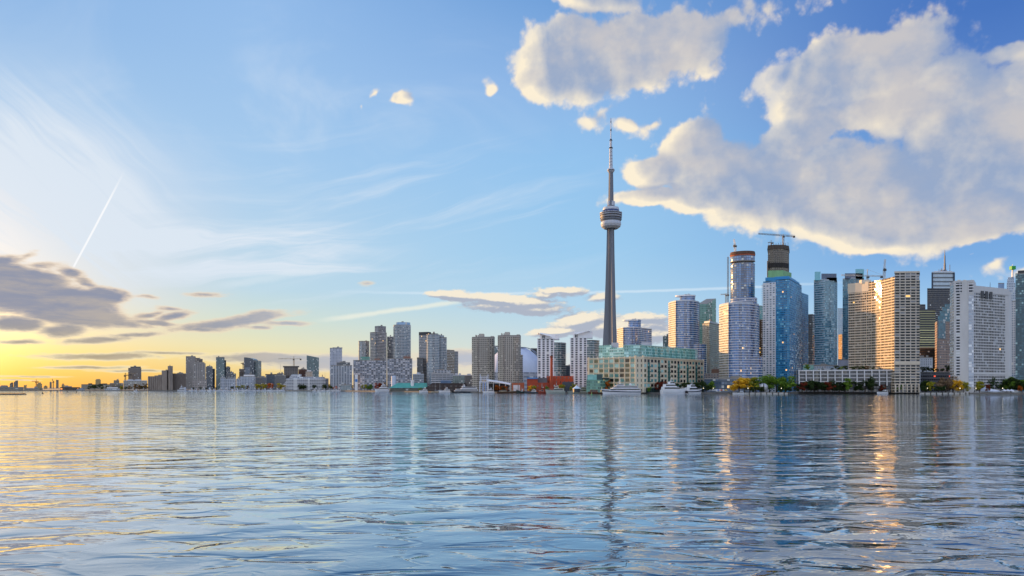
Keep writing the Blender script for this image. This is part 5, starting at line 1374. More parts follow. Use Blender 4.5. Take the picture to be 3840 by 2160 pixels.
# ------------------------------------------------------------------ waterfront buildings
def terminal():
    """the long cream terminal building: concrete frame, every window a part, green glass storeys set back on top"""
    root = at(thing('terminal_building', 'big cream terminal building with green glass upper storeys along the quay', 'building', (*P2(2395, 815), GROUND)))
    CR = plain('terminal_cream', '#d9cdb4', .75, .06, .08)
    TE = facade('facade_terminal_glass', '#9ad0c8', '#2e6662', '#9adcd2', 3.4, 2.6, .82, .7, ior=1.9, blind=.2, blindc='#c4ece6', jit=.09)
    L0, C0, C1, R1 = P2(2208, 850), P2(2384, 802), P2(2412, 803), P2(2637, 918)
    zt = ZH(1337, 802)
    ba = Vector(P2(2420, 960))
    poly = [L0, C0, C1, R1, (ba.x + 62, ba.y + 8), (ba.x - 50, ba.y - 20)]
    MB().prism(poly, GROUND, zt, 0, 1).build('wall', [CR, ROOFW], root)
    for p in (L0, C0, C1, R1):
        MB().box(p[0] - 1.0, p[1] - 1.0, GROUND, p[0] + 1.0, p[1] + 1.0, zt + 1.2).build('corner_pier', CR, root)
    wins = [plain('window_teal', '#5a918e', .08, .25, 3.0, spec=.9), plain('window_pale_teal', '#9ccfca', .1, .2, 3.0, spec=.9), plain('window_olive', '#4c5440', .1, .3, 3.0, spec=.9), plain('window_black', '#14181a', .15, .3, 3.0, spec=.8)]
    r_ = random.Random(5)
    def wall_windows(p, q, rows, cols, z0, zstep, wfrac, h, weights, skip=None, sill=True):
        p, q = Vector(p), Vector(q); L = (q - p).length; u = (q - p) / L; n = Vector((u.y, -u.x)); ang = math.atan2(u.y, u.x)
        cache = {}
        cw = L / cols * wfrac
        for i in range(rows):
            for j in range(cols):
                if skip and skip(i, j): continue
                m = r_.choices(range(4), weights)[0]
                c_ = p + u * (L * (j + .5) / cols)
                z = z0 + i * zstep
                if m not in cache:
                    mb = MB(); hw = cw / 2
                    A_ = [tuple(c_ - u * hw - n * .3), tuple(c_ + u * hw - n * .3), tuple(c_ + u * hw + n * .1), tuple(c_ - u * hw + n * .1)]
                    mb.prism([A_[3], A_[2], A_[1], A_[0]], z, z + h, bottom=True)
                    o = mb.build('window', wins[m], root); cache[m] = (o, c_, z)
                else:
                    o, c0, z0_ = cache[m]
                    clone(o, root, z - z0_, ((c_ - c0).x, (c_ - c0).y))
    sA = (zt - GROUND - 1.2) / 7
    wall_windows(L0, C0, 7, 9, GROUND + .8, sA, .76, sA * .66, (4, 4, 3, 1.2), lambda i, j: i == 0 and j < 3)
    wall_windows(C0, C1, 7, 2, GROUND + .8, sA, .28, sA * .55, (1, 0, 4, 1))
    wall_windows(C1, R1, 6, 19, GROUND + .8 + sA, sA, .64, sA * .58, (3, 1.2, 1, 5), lambda i, j: j % 3 == 1 and 1 <= i <= 4)
    # glazed bay strips with balconies between the windows of the right face
    p, q = Vector(C1), Vector(R1); L = (q - p).length; u = (q - p) / L; n = Vector((u.y, -u.x))
    base = None
    for j in range(1, 19, 3):
        c_ = p + u * (L * (j + .5) / 19)
        A_ = [c_ - u * 1.9 + n * .7, c_ + u * 1.9 + n * .7, c_ + u * 1.9 - n * .4, c_ - u * 1.9 - n * .4]
        if base is None:
            base = (MB().prism([tuple(v) for v in A_], GROUND + .8 + sA * 2, GROUND + sA * 6.1, bottom=True).build('glass_bay', facade('facade_dark_bay', '#3f7470', '#163c3c', '#4f9490', 3.4, 1.9, .86, .72, blind=.12, blindc='#8fc8c0'), root), c_)
            bb = []
            for i in range(2, 6):
                B_ = [c_ - u * 2.4 + n * 1.6, c_ + u * 2.4 + n * 1.6, c_ + u * 2.4 - n * .1, c_ - u * 2.4 - n * .1]
                bb.append(MB().prism([tuple(v) for v in B_], GROUND + sA * i + .6, GROUND + sA * i + 1.7, bottom=True).build('balcony', plain('balcony_dark_teal', '#2f5a58', .3), root))
        else:
            dv = c_ - base[1]
            clone(base[0], root, 0, (dv.x, dv.y))
            for b_ in bb: clone(b_, root, 0, (dv.x, dv.y))
    # projecting string course and piers on the left face
    pl, ql = Vector(L0), Vector(C0); ul = (ql - pl).normalized(); nl = Vector((ul.y, -ul.x))
    for j in range(10):
        c_ = pl.lerp(ql, j / 9)
        MB().beam((c_.x + nl.x * .25, c_.y + nl.y * .25, GROUND), (c_.x + nl.x * .25, c_.y + nl.y * .25, zt + .5), 1.1).build('pier', CR, root)
    for i in range(1, 8):
        z = GROUND + .3 + i * sA
        a, b_ = pl + nl * .22, ql + nl * .22
        MB().beam((a.x, a.y, z), (b_.x, b_.y, z), .7).build('string_course', CR, root)
    a, b_ = p + n * .3, q + n * .3
    MB().beam((a.x, a.y, zt - .3), (b_.x, b_.y, zt - .3), 1.2).build('cornice', CR, root)
    MB().beam((a.x, a.y, GROUND + .4 + sA * 1.9), (b_.x, b_.y, GROUND + .4 + sA * 1.9), .8).build('string_course', CR, root)
    # green glass storeys
    TEB = plain('glass_floor_edge', '#b9d8d2', .5, .05)
    zg = ZH(1293, 820)
    up = [P2(2340, 822), P2(2398, 818), P2(2420, 824), P2(2606, 915), P2(2616, 945), P2(2440, 935), P2(2340, 900)]
    MB().prism(up, zt - .1, zg, 0, 1).build('glass_storeys', [TE, TEB], root)
    up2 = [P2(2246, 862), P2(2292, 850), P2(2300, 900), P2(2250, 910)]
    MB().prism(up2, zt - .1, ZH(1296, 866), 0, 1).build('glass_storeys', [TE, TEB], root)
    up3 = [P2(2286, 846), P2(2341, 832), P2(2352, 900), P2(2290, 905)]
    MB().prism(up3, zt - .1, ZH(1305, 850), 0, 1).build('glass_storeys', [TE, TEB], root)
    for k in range(1, 5): MB().prism(inset(up, -.8), zt + k * 3.3, zt + k * 3.3 + .4, bottom=True).build('glass_balcony', TEB, root)
    for k in range(1, 4):
        MB().prism(inset(up2, -.6), zt + k * 3.3, zt + k * 3.3 + .35, bottom=True).build('glass_balcony', TEB, root)
        MB().prism(inset(up3, -.4), zt + k * 3.3 - 1, zt + k * 3.3 + .3, bottom=True).build('glass_balcony', TEB, root)
    pu, qu = Vector(up[2]), Vector(up[3]); Lu = (qu - pu).length; uu = (qu - pu) / Lu; nu = Vector((uu.y, -uu.x)); b0 = None
    for j in range(9):
        c_ = pu + uu * Lu * (j + .5) / 9
        A_ = [c_ - uu * 3 + nu * 2.2, c_ + uu * 3 + nu * 2.2, c_ + uu * 3 - nu * .2, c_ - uu * 3 - nu * .2]
        if b0 is None: b0 = (MB().prism([tuple(v) for v in A_], zt, zg - 2.2, bottom=True).build('glass_bay', TE, root), c_)
        else: clone(b0[0], root, 0, ((c_ - b0[1]).x, (c_ - b0[1]).y))
    MB().prism(frontpoly([(2293, 880), (2320, 876)], 10), zg - 8, ZH(1285, 880)).build('plant_room', plain('plant_pale', '#b9b3b8', .7), root)
    MB().prism(frontpoly([(2405, 880), (2441, 885)], 10), zg - 2, ZH(1283, 880)).build('plant_room', plain('plant_pale', '#b9b3b8', .7), root)
    # dark ground arcade on the right face
    a, b_ = p + n * .2 + u * 6, q + n * .2
    MB().prism([tuple(a + n * 2.5), tuple(b_ + n * 2.5), tuple(b_), tuple(a)], GROUND, GROUND + sA * .95).build('arcade', facade('facade_arcade', '#2f4c4a', '#182022', '#3f6664', 4.4, 4, .8, .75, blind=.03, lit=.02), root)
terminal()
def pavilion():
    G_ = facade('facade_pavilion_green', '#6c9a86', '#1f4a48', '#7fc0ae', 3.3, 2.2, .88, .72, lit=.02, blind=.1, blindc='#c8d8a0')
    root = at(thing('glass_pavilion', 'green glass pavilion with a stepped front left of the cream terminal building', 'building', (*P2(2225, 812), GROUND)))
    MB().prism(frontpoly([(2199, 815), (2253, 808), (2285, 822)], 16), GROUND, ZH(1424, 808)).build('lower_storey', G_, root)
    MB().prism(frontpoly([(2203, 819), (2240, 815)], 10), ZH(1424, 808), ZH(1405, 812)).build('upper_storey', facade('facade_pavilion_aqua', '#7fb8b4', '#4a9a9a', '#a0dcd6', 4.5, 3, .92, .6), root)
    MB().prism(frontpoly([(2238, 815), (2258, 814)], 10), ZH(1424, 808) - .1, ZH(1403, 812)).build('stair_tower', plain('pavilion_dark', '#2c4a4c', .3), root)
    MB().prism(frontpoly([(2256, 816), (2284, 824)], 10), ZH(1426, 808), ZH(1416, 812)).build('terrace_roof', plain('pavilion_dark', '#2c4a4c', .3), root)
pavilion()
# brick power plant with its chimney, now a gallery
BRK = facade('facade_brick', '#9c4630', '#3a2a26', '#6a4a40', 5.0, 5.0, .28, .45, blind=.05, wr=.85)
BRKP = plain('brick_red', '#a04a32', .85, .18, .4)
def plant():
    root = at(thing('brick_power_plant', 'low red brick power plant with a blue-roofed wing beside its tall chimney', 'building', (*P2(2060, 880), GROUND)))
    MB().prism(frontpoly([(2049, 905), (2151, 905)], 20), GROUND, ZH(1410, 905)).build('back_hall', BRK, root)
    MB().prism(frontpoly([(1978, 880), (2086, 880)], 16), GROUND, ZH(1435, 880)).build('front_hall', BRK, root)
    MB().prism(frontpoly([(1976, 890), (2016, 890)], 14), GROUND, ZH(1421, 890)).build('left_wing', BRKP, root)
    MB().prism(frontpoly([(1975, 889), (2017, 889)], 16), ZH(1421, 889), ZH(1416, 889)).build('blue_roof', plain('roof_blue', '#4f86c0', .5), root)
    MB().prism(frontpoly([(2016, 895), (2052, 895)], 12), GROUND, ZH(1417, 895)).build('grey_link', plain('link_grey', '#5c616a', .7), root)
    MB().prism(frontpoly([(2108, 870), (2152, 870)], 10), GROUND, ZH(1432, 870)).build('dark_front', plain('plant_dark_front', '#3a4350', .5), root)
    for px in (1990, 2004, 2030, 2048, 2066):
        MB().prism(frontpoly([(px, 879.9), (px + 6, 879.9)], .4), GROUND + .5, GROUND + 6).build('window', plain('window_dark_brick', '#4a2c28', .4), root)
plant()
def chimney():
    x, y = P2(2068, 874)
    root = at(thing('brick_chimney', 'tall slender red brick chimney standing in front of the white condo tower', 'chimney', (x, y, GROUND)))
    MB().lathe([(1.75, GROUND), (1.35, ZH(1341, 874)), (1.35, ZH(1341, 874))], x, y, 14).build('shaft', BRKP, root)
    MB().lathe([(1.35, ZH(1342, 874)), (1.75, ZH(1341, 874)), (1.75, ZH(1335, 874)), (1.2, ZH(1334.5, 874)), (0, ZH(1336, 874))], x, y, 14).build('cap', plain('brick_dark', '#6e3628', .85), root)
    MB().box(x - 2.2, y - 2.2, GROUND, x + 2.2, y + 2.2, GROUND + 6).build('plinth', BRKP, root)
chimney()
tower('brick_store', 'low orange brick store with a white door left of the red brick power plant', [(1920, 900), (1966, 900)], 1435, plain('brick_orange', '#b5694a', .85, .15, .4), 14, par=.5, units=1)
def door_for():
    r0 = [o for o in COL.objects if o.name.startswith('brick_store')][0]
    MB().prism(frontpoly([(1925, 899.8), (1950, 899.8)], .3), GROUND, ZH(1444, 899)).build('roller_door', WHITE, r0)
door_for()
# white concert canopy
def canopy():
    d = 950
    root = at(thing('concert_canopy', 'long white swooping canopy roof left of the low brick store', 'canopy', (*P2(1870, d), GROUND)))
    pts = [(1826, 1426), (1845, 1429), (1870, 1432), (1895, 1437), (1916, 1441)]
    for (a, ya), (b_, yb) in zip(pts, pts[1:]):
        x0, x1 = P2(a, d)[0], P2(b_, d)[0]
        MB().prism([(x0, d - 4), (x1, d - 4), (x1, d + 14), (x0, d + 14)], [ZH(ya, d) - 1.2, ZH(yb, d) - 1.2] * 1 + [ZH(yb, d) - .4, ZH(ya, d) - .4], [ZH(ya, d), ZH(yb, d), ZH(yb, d) + 1.5, ZH(ya, d) + 1.5], bottom=True).build('roof_panel', WHITE, root)
    MB().prism(frontpoly([(1829, d + 2), (1908, d + 2)], 10), GROUND, ZH(1438, d)).build('stage', plain('stage_dark', '#2f3136', .7), root)
    for px in (1828, 1850, 1873, 1896, 1914):
        x, y = P2(px, d - 3); MB().beam((x, y, GROUND), (x, y, ZH(1432, d)), .6).build('post', WHITE, root)
canopy()
# white gantry of the lift bridge
def gantry():
    d = 915; root = at(thing('lift_gantry', 'white and pale blue lift gantry with tall legs beside the concert canopy', 'gantry', (*P2(1814, d), GROUND)))
    Wp = plain('gantry_white', '#d4dbe8', .5, .05); Bp = plain('gantry_blue', '#86a6d8', .5, .08)
    for px in (1799, 1811, 1822, 1831):
        for dd in (0, 6):
            x, y = P2(px, d + dd); MB().beam((x, y, GROUND), (P2(px + (1 if px < 1815 else -1) * 1.2, d)[0], y, ZH(1432, d)), 1.1).build('leg', Bp if px in (1811, 1822) else Wp, root)
    x0, x1 = P2(1797, d)[0], P2(1833, d)[0]
    MB().box(x0, d - 1, ZH(1434, d), x1, d + 8, ZH(1431, d)).build('lower_deck', Wp, root)
    for yb in (1421, 1413): MB().box(x0 + 1.4, d, ZH(yb + 2, d), x1 - 1, d + 7, ZH(yb, d)).build('cross_deck', Wp, root)
    for px in (1801, 1830):
        x, y = P2(px, d + 1); MB().beam((x, y, ZH(1432, d)), (x, y, ZH(1403, d)), 1.0).build('upper_post', Wp, root)
    for px in (1806, 1815, 1824):
        x, y = P2(px, d + 1); MB().beam((x, y, ZH(1432, d)), (x, y, ZH(1412, d)), .5).build('upper_post', Wp, root)
    MB().box(P2(1806, d)[0], d + 1, ZH(1431, d), P2(1822, d)[0], d + 6, ZH(1424, d)).build('winch_house', plain('gantry_tan', '#b8a58c', .6), root)
gantry()
# copper green ferry shed and its neighbours
def ferry_shed():
    d = 1190; root = at(thing('ferry_shed', 'long shed with a sloping copper green roof on the quay', 'shed', (*P2(1525, d), GROUND)))
    x0, x1 = P2(1458, d)[0], P2(1600, d)[0]
    MB().box(x0 + 2, d + 1, GROUND, x1 - 2, d + 26, ZH(1456, d)).build('wall', facade('facade_shed_dark', '#4a4f48', '#23302c', '#5f6a58', 4, 5, .8, .6, blind=.05, lit=.02), root)
    mb = MB(); ze, zr = ZH(1455, d), ZH(1436, d); xr0, xr1 = x0 + 12, x1 - 1
    mb.face([(x0, d - 1, ze), (x1, d - 1, ze), (xr1, d + 13, zr), (xr0, d + 13, zr)], None, 0)
    mb.face([(x1, d + 27, ze), (x0, d + 27, ze), (xr0, d + 13, zr), (xr1, d + 13, zr)], None, 0)
    mb.face([(x0, d + 27, ze), (x0, d - 1, ze), (xr0, d + 13, zr)], None, 0); mb.face([(x1, d - 1, ze), (x1, d + 27, ze), (xr1, d + 13, zr)], None, 0)
    mb.face([(x0, d - 1, ze - .3), (x0, d + 27, ze - .3), (x1, d + 27, ze - .3), (x1, d - 1, ze - .3)], None, 0)
    mb.build('roof', plain('copper_green', '#4f9a8c', .6, .15), root)
    MB().prism(ell(1540, 1553, d + 4, .9, 12), ZH(1450, d), ZH(1425, d)).build('cupola', WHITE, root)
ferry_shed()
def dark_tent():
    d = 1090; root = at(thing('restaurant_hall', 'dark brown hall with a sweeping roof right of the copper green shed', 'building', (*P2(1650, d), GROUND)))
    a, b_ = P2(1596, d)[0], P2(1742, d)[0]
    prof = [(0, 1454), (.06, 1448), (.13, 1440), (.2, 1436), (.6, 1437), (1, 1437)]
    mb = MB()
    for (t0, y0), (t1, y1) in zip(prof, prof[1:]):
        mb.prism([(a + (b_ - a) * t0, d), (a + (b_ - a) * t1, d), (a + (b_ - a) * t1, d + 22), (a + (b_ - a) * t0, d + 22)], GROUND, [ZH(y0, d), ZH(y1, d), ZH(y1, d), ZH(y0, d)])
    mb.build('hall', facade('facade_tent', '#3c3434', '#1f2226', '#5a5450', 5, 7, .5, .3, blind=.05, lit=.03), root)
    MB().prism(frontpoly([(1652, d + 3), (1692, d + 3)], 16), ZH(1437, d) - .1, ZH(1426, d)).build('roof_lantern', plain('lantern_blue', '#56708f', .5), root)
dark_tent()
def column():
    d = 1230; x, y = P2(1476, d)
    root = at(thing('white_silo', 'slim white cylindrical silo standing before the right mosaic slab', 'silo', (x, y, GROUND)))
    MB().lathe([(3.9, GROUND), (3.9, ZH(1411, d)), (2.5, ZH(1409.5, d)), (0, ZH(1409, d))], x, y, 24).build('shell', plain('silo_white', '#c4cce0', .5, .05), root, True)
    MB().lathe([(6.5, GROUND), (6.5, ZH(1454, d)), (0, ZH(1453, d))], x, y, 20).build('base', plain('silo_base', '#b5aaa2', .7), root)
column()
def banner():
    d = 1330; x0, x1 = P2(1331, d)[0], P2(1341, d)[0]
    root = at(thing('advert_pylon', 'tall white pylon with a blue panel before the left mosaic slab', 'sign', ((x0 + x1) / 2, d, GROUND)))
    MB().box(x0, d, GROUND, x1, d + 1, ZH(1405, d)).build('pylon', WHITE, root)
    MB().box(x0 + .3, d - .1, ZH(1432, d), x1 - .3, d - .01, ZH(1422, d)).build('panel', plain('panel_blue', '#3f7fc4', .5), root)
banner()
tower('glass_kiosk', 'low pale glass kiosk beside trees left of the white motor yacht', [(1278, 1365), (1318, 1365)], 1444, facade('facade_kiosk', '#9aa6ac', '#4a5a60', '#a8bcc4', 3, 3, .8, .7), 10, units=1)
tower('quay_restaurant', 'low dark glass restaurant under the broad rounded tower', [(2640, 830), (2842, 845)], 1421, facade('facade_quayrest', '#4c5866', '#2a3440', '#6a8098', 4.2, 3.6, .86, .7, lit=.03, blind=.08), 20, units=3)
tower('stepped_house', 'low stepped brown and grey block between the terminal and the rounded tower', [(2644, 900), (2702, 890)], 1402, facade('facade_stepped_low', '#8a807c', '#3a3c42', '#7a7c84', 3.2, 3.4, .6, .5), 16, pent=(.6, 6, plain('stepped_brown', '#7a5e50', .8), (4, 0)), units=2)
# silver sphere sculpture on the quay
def sphere():
    d = 765; x, y = P2(2863, d); r0 = 16.5 / F * d; zc = ZH(1453.5, d)
    root = at(thing('sphere_sculpture', 'big silver sphere sculpture split by a dark slot on the quay edge', 'sculpture', (x, y, GROUND)))
    a0 = R(-105)
    def half(nm, lo, hi, rad, m):
        mb = MB(); nu, nv = 16, 20
        for i in range(nu):
            for j in range(nv):
                def pt(a, b_):
                    th = lo + (hi - lo) * a / nu; ph = math.pi * b_ / nv
                    return (x + rad * math.sin(ph) * math.cos(th), y + rad * math.sin(ph) * math.sin(th), zc - rad * math.cos(ph))
                q = [pt(i, j), pt(i + 1, j), pt(i + 1, j + 1), pt(i, j + 1)]
                mb.face(q)
        return mb.build(nm, m, root, True)
    sm = plain('sphere_silver', '#b4b6ba', .35, .06, .5, .3)
    half('shell_half', a0 + .14, a0 + math.pi - .05, r0, sm); half('shell_half', a0 + math.pi + .05, a0 + 2 * math.pi - .14, r0, sm)
    half('core', 0, 2 * math.pi, r0 * .95, plain('sphere_core', '#3a3433', .6))
    mb = MB()
    for k in range(40):
        a, b_ = 2 * math.pi * k / 40, 2 * math.pi * (k + 1) / 40
        mb.beam((x + r0 * 1.012 * math.cos(a), y + r0 * 1.012 * math.sin(a), zc), (x + r0 * 1.012 * math.cos(b_), y + r0 * 1.012 * math.sin(b_), zc), .28)
    mb.build('equator_band', plain('sphere_band', '#6a6866', .5), root)
    MB().lathe([(2.6, GROUND), (2.2, GROUND + .8), (0, GROUND + .8)], x, y, 16).build('plinth', CONC, root)
sphere()
# pale concrete landing stages on the right
def stage(name, label, pts, z, m):
    poly = pts
    root = at(thing(name, label, 'pier', (*cen(poly), 0)))
    MB().prism(poly, -1.0, z).build('deck', m, root)
    mb = MB()
    for i in range(len(poly) - 1):
        a, b_ = Vector(poly[i]), Vector(poly[i + 1]); L = (b_ - a).length
        for k in range(int(L / 6) + 1):
            p = a.lerp(b_, min(1, k * 6 / max(L, .1))); mb.box(p.x - .35, p.y - .5, -1, p.x + .35, p.y + .1, z + .35)
    mb.build('fender_pile', plain('pile_dark', '#4a453f', .9), root)
PALE = plain('pier_pale', '#b4b2ac', .8, .12, .4)
stage('landing_stage', 'pale stone landing stage under the silver sphere', [P2(2744, 742), P2(2956, 744), P2(2952, 751), P2(2748, 750)], 1.7, PALE)
stage('landing_stage', 'pale stone landing stage before the mauve and yellow trees at the right', [P2(3446, 750), P2(3634, 750), P2(3634, 761), P2(3446, 761)], 1.6, PALE)
stage('timber_pier', 'low sandy timber pier in front of the marina', [P2(1075, 1445), P2(1150, 1440), P2(1150, 1466), P2(1075, 1468)], 1.3, plain('pier_sand', '#a8987c', .9, .2, .5))
stage('timber_pier', 'low dark timber pier left of the white motor yacht', [P2(1352, 1300), P2(1412, 1275), P2(1412, 1290), P2(1352, 1318)], 1.3, plain('pier_sand', '#a8987c', .9, .2, .5))
# white event tents on the right lawn
def tents():
    T_ = plain('tent_white', '#cfd6e2', .6, .04)
    root = at(thing('event_tent', 'large white event tent with a sloping ridge before the right hotel tower', 'tent', (*P2(3690, 790), GROUND)))
    mb = MB(); d = 785
    top = [(3650, 1442), (3690, 1452), (3722, 1459), (3752, 1466)]
    for (a, ya), (b_, yb) in zip(top, top[1:]):
        pa, pb = P2(a, d), P2(b_, d)
        mb.face([(pa[0], d - 5, GROUND + 1.2), (pb[0], d - 5, GROUND + 1.2), (pb[0], d, ZH(yb, d)), (pa[0], d, ZH(ya, d))])
        mb.face([(pb[0], d + 5, GROUND + 1.2), (pa[0], d + 5, GROUND + 1.2), (pa[0], d, ZH(ya, d)), (pb[0], d, ZH(yb, d))])
    pa = P2(3650, d); mb.face([(pa[0], d + 5, GROUND), (pa[0], d - 5, GROUND), (pa[0], d, ZH(1442, d))])
    mb.build('canvas', T_, root)
    mb = MB()
    for px in (3652, 3680, 3710, 3740):
        for s_ in (-5, 5):
            x = P2(px, d)[0]; mb.beam((x, d + s_, GROUND), (x, d + s_, GROUND + 1.3), .2)
    mb.build('pole', DARK, root)
    base = None
    for k, (px, lab) in enumerate(((3765, 'small white marquee, left one of three on the right lawn'), (3779, 'small white marquee, middle one of three on the right lawn'), (3793, 'small white marquee, right one of three on the right lawn'))):
        x, y = P2(px, 780)
        if base is None:
            base = at(thing('marquee', lab, 'tent', (x, y, GROUND), 'small white marquees on the lawn'))
            mb = MB(); h = 1.9
            for i in range(4):
                c_ = [(-h, -h), (h, -h), (h, h), (-h, h)]
                p, q = c_[i], c_[(i + 1) % 4]
                mb.face([(x + p[0], y + p[1], GROUND + 2), (x + q[0], y + q[1], GROUND + 2), (x, y, GROUND + 3.8)])
                mb.face([(x + p[0], y + p[1], GROUND + 1.5), (x + q[0], y + q[1], GROUND + 1.5), (x + q[0], y + q[1], GROUND + 2), (x + p[0], y + p[1], GROUND + 2)])
            mb.build('canvas', T_, base)
            mb = MB()
            for p in c_: mb.beam((x + p[0], y + p[1], GROUND), (x + p[0], y + p[1], GROUND + 2), .15)
            mb.build('pole', DARK, base)
        else: dup(base, (x, y, GROUND), None, lab)
tents()
# blue and white parasols and kiosks by the restaurants
def kiosks():
    for px, lab, c_ in ((2162, 'white peaked kiosk roof by the grey trawler', '#c4d4e0'),):
        x, y = P2(px, 818); root = at(thing('peaked_kiosk', lab, 'kiosk', (x, y, GROUND)))
        MB().lathe([(5.2, GROUND + 4.2), (2.2, GROUND + 6.0), (0, GROUND + 8.2)], x, y, 8).build('roof', plain('kiosk_roof', c_, .5), root)
        MB().lathe([(4.2, GROUND), (4.2, GROUND + 4.3)], x, y, 8).build('wall', plain('kiosk_dark', '#333a42', .5), root)
kiosks()
# lamp posts along the right promenade
def lamps():
    LM = plain('lamp_post_dark', '#2c2e32', .5)
    g = bpy.data.materials.new('lamp_glass'); g.use_nodes = True
    b = g.node_tree.nodes['Principled BSDF']; b.inputs['Base Color'].default_value = (1, .9, .7, 1); b.inputs['Emission Color'].default_value = (1, .86, .6, 1); b.inputs['Emission Strength'].default_value = 2.0
    base = None
    for px, d in ((2638, 803), (2675, 802), (2805, 755), (2930, 755), (3005, 842), (3048, 840), (3102, 838), (3150, 836), (3200, 835), (3262, 832), (3330, 828), (3395, 822), (3478, 768), (3545, 766), (3600, 764), (3660, 776), (3760, 770)):
        x, y = P2(px, d)
        if base is None:
            base = at(thing('lamp_post', 'slim dark lamp post with a small glowing globe on the promenade', 'lamp post', (x, y, GROUND), 'lamp posts along the promenade'))
            mb = MB(); mb.beam((x, y, GROUND), (x, y, GROUND + 4.4), .22, 0, .12); mb.box(x - .25, y - .25, GROUND, x + .25, y + .25, GROUND + .5); mb.build('post', LM, base)
            MB().lathe([(0, GROUND + 4.3), (.3, GROUND + 4.45), (.38, GROUND + 4.7), (.25, GROUND + 4.98), (0, GROUND + 5.05)], x, y, 10).build('globe', g, base, True)
        else: dup(base, (x, y, GROUND))
lamps()

# cafe parasols, bollards and railings on the quay
def quay_furniture():
    def parasol(px, d, col, label, group=None):
        x, y = P2(px, d)
        r = at(thing('cafe_parasol', label, 'parasol', (x, y, GROUND), group))
        MB().lathe([(2.1, GROUND + 2.3), (1.1, GROUND + 2.9), (0, GROUND + 3.25)], x, y, 8).build('canopy', plain('parasol_' + col.strip('#'), col, .7), r)
        MB().beam((x, y, GROUND), (x, y, GROUND + 3.0), .12).build('pole', DARK, r)
        return r
    w = parasol(2662, 803, '#e2e2e0', 'white cafe parasol on the quay right of the broad dark tree by the yachts', 'white cafe parasols')
    for px in (2672, 2682, 2712): dup(w, (*P2(px, 803), GROUND))
    parasol(2694, 802, '#3f6fc0', 'blue cafe parasol among the white ones on the quay')
    parasol(2704, 801, '#d9642c', 'orange cafe parasol right of the blue one on the quay')
    parasol(2722, 802, '#e0b83a', 'yellow cafe parasol nearest the golden trees on the quay')
    base = None
    for k in range(26):
        px = 2640 + k * 46.0
        if 2735 < px < 2965 or 3438 < px < 3650: continue
        d = shoreD(px) + .9; x, y = P2(px, d)
        if base is None:
            base = at(thing('mooring_bollard', 'stubby iron mooring bollard on the edge of the right-hand quay', 'bollard', (x, y, GROUND), 'mooring bollards on the quay'))
            MB().lathe([(.28, GROUND), (.2, GROUND + .55), (.38, GROUND + .62), (.38, GROUND + .82), (0, GROUND + .9)], x, y, 10).build('bollard_post', DARK, base)
            MB().box(x - .4, y - .4, GROUND, x + .4, y + .4, GROUND + .08).build('base_plate', CONC, base)
        else: dup(base, (x, y, GROUND))
    def railing(label, px0, px1, off=2.2):
        a = P2(px0, shoreD(px0) + off)
        r = at(thing('quay_railing', label, 'railing', (*a, GROUND)))
        rail, post = MB(), MB(); n = max(6, int((px1 - px0) / 7)); prev = None
        for k in range(n + 1):
            px = px0 + (px1 - px0) * k / n; x, y = P2(px, shoreD(px) + off)
            post.beam((x, y, GROUND), (x, y, GROUND + 1.1), .09)
            if prev:
                for z in (.45, .8, 1.1): rail.beam((*prev, GROUND + z), (x, y, GROUND + z), .07)
            prev = (x, y)
        rail.build('rail', plain('rail_steel', '#b9bcc2', .3, .05), r); post.build('post', plain('rail_steel', '#b9bcc2', .3, .05), r)
    railing('steel railing along the quay below the white-framed podium', 2966, 3428)
    railing('steel railing along the quay lawn at the far right of the photo', 3650, 3860)
    railing('steel railing along the quay before the restaurant left of the golden trees', 2646, 2734)
    # white vans parked by the tents
    def van(px, d, label):
        x, y = P2(px, d); r = at(thing('parked_van', label, 'van', (x, y, GROUND)))
        MB().prism([(x - 2.5, y - 1), (x + 2.5, y - 1), (x + 2.5, y + 1), (x - 2.5, y + 1)], GROUND + .35, [GROUND + 1.2, GROUND + 2.2, GROUND + 2.2, GROUND + 1.2], bottom=True).build('body', GEL_V, r)
        MB().box(x - 1.3, y - 1.03, GROUND + 1.1, x + 2.2, y - 1.0, GROUND + 1.6).build('window', DARK, r)
        for dx_ in (-1.6, 1.6):
            m_ = MB()
            for k in range(12):
                a0, a1 = k * math.pi / 6, (k + 1) * math.pi / 6
                m_.face([(x + dx_ + .36 * math.cos(a0), y - 1.06, GROUND + .36 + .36 * math.sin(a0)), (x + dx_ + .36 * math.cos(a1), y - 1.06, GROUND + .36 + .36 * math.sin(a1)), (x + dx_, y - 1.06, GROUND + .36)])
                m_.face([(x + dx_ + .36 * math.cos(a0), y - 1.06, GROUND + .36 + .36 * math.sin(a0)), (x + dx_ + .36 * math.cos(a0), y - .7, GROUND + .36 + .36 * math.sin(a0)), (x + dx_ + .36 * math.cos(a1), y - .7, GROUND + .36 + .36 * math.sin(a1)), (x + dx_ + .36 * math.cos(a1), y - 1.06, GROUND + .36 + .36 * math.sin(a1))])
            m_.build('wheel', DARK, r)
    GEL_V = plain('van_white', '#dfe2e6', .35, .05)
    van(3668, 780, 'small white van parked at the left end of the white event tent')
    van(3806, 777, 'small white van parked right of the three little marquees')
quay_furniture()
# ------------------------------------------------------------------ boats (local frame: bow towards +x, water at z = 0)
GEL = plain('gelcoat_white', '#e4e7ec', .3, .05)
GELG = plain('gelcoat_grey', '#a4aca6', .4, .08)
NAVY = plain('navy_stripe', '#1c2440', .3, .05)
BGL = plain('boat_window', '#1a222c', .12, .1, 1.0, spec=.8)
HULD = plain('hull_dark', '#1d2226', .4, .15)
HULB = plain('hull_brown', '#5a4434', .6, .2)
BUFF = plain('deck_buff', '#b3a68e', .6, .1)

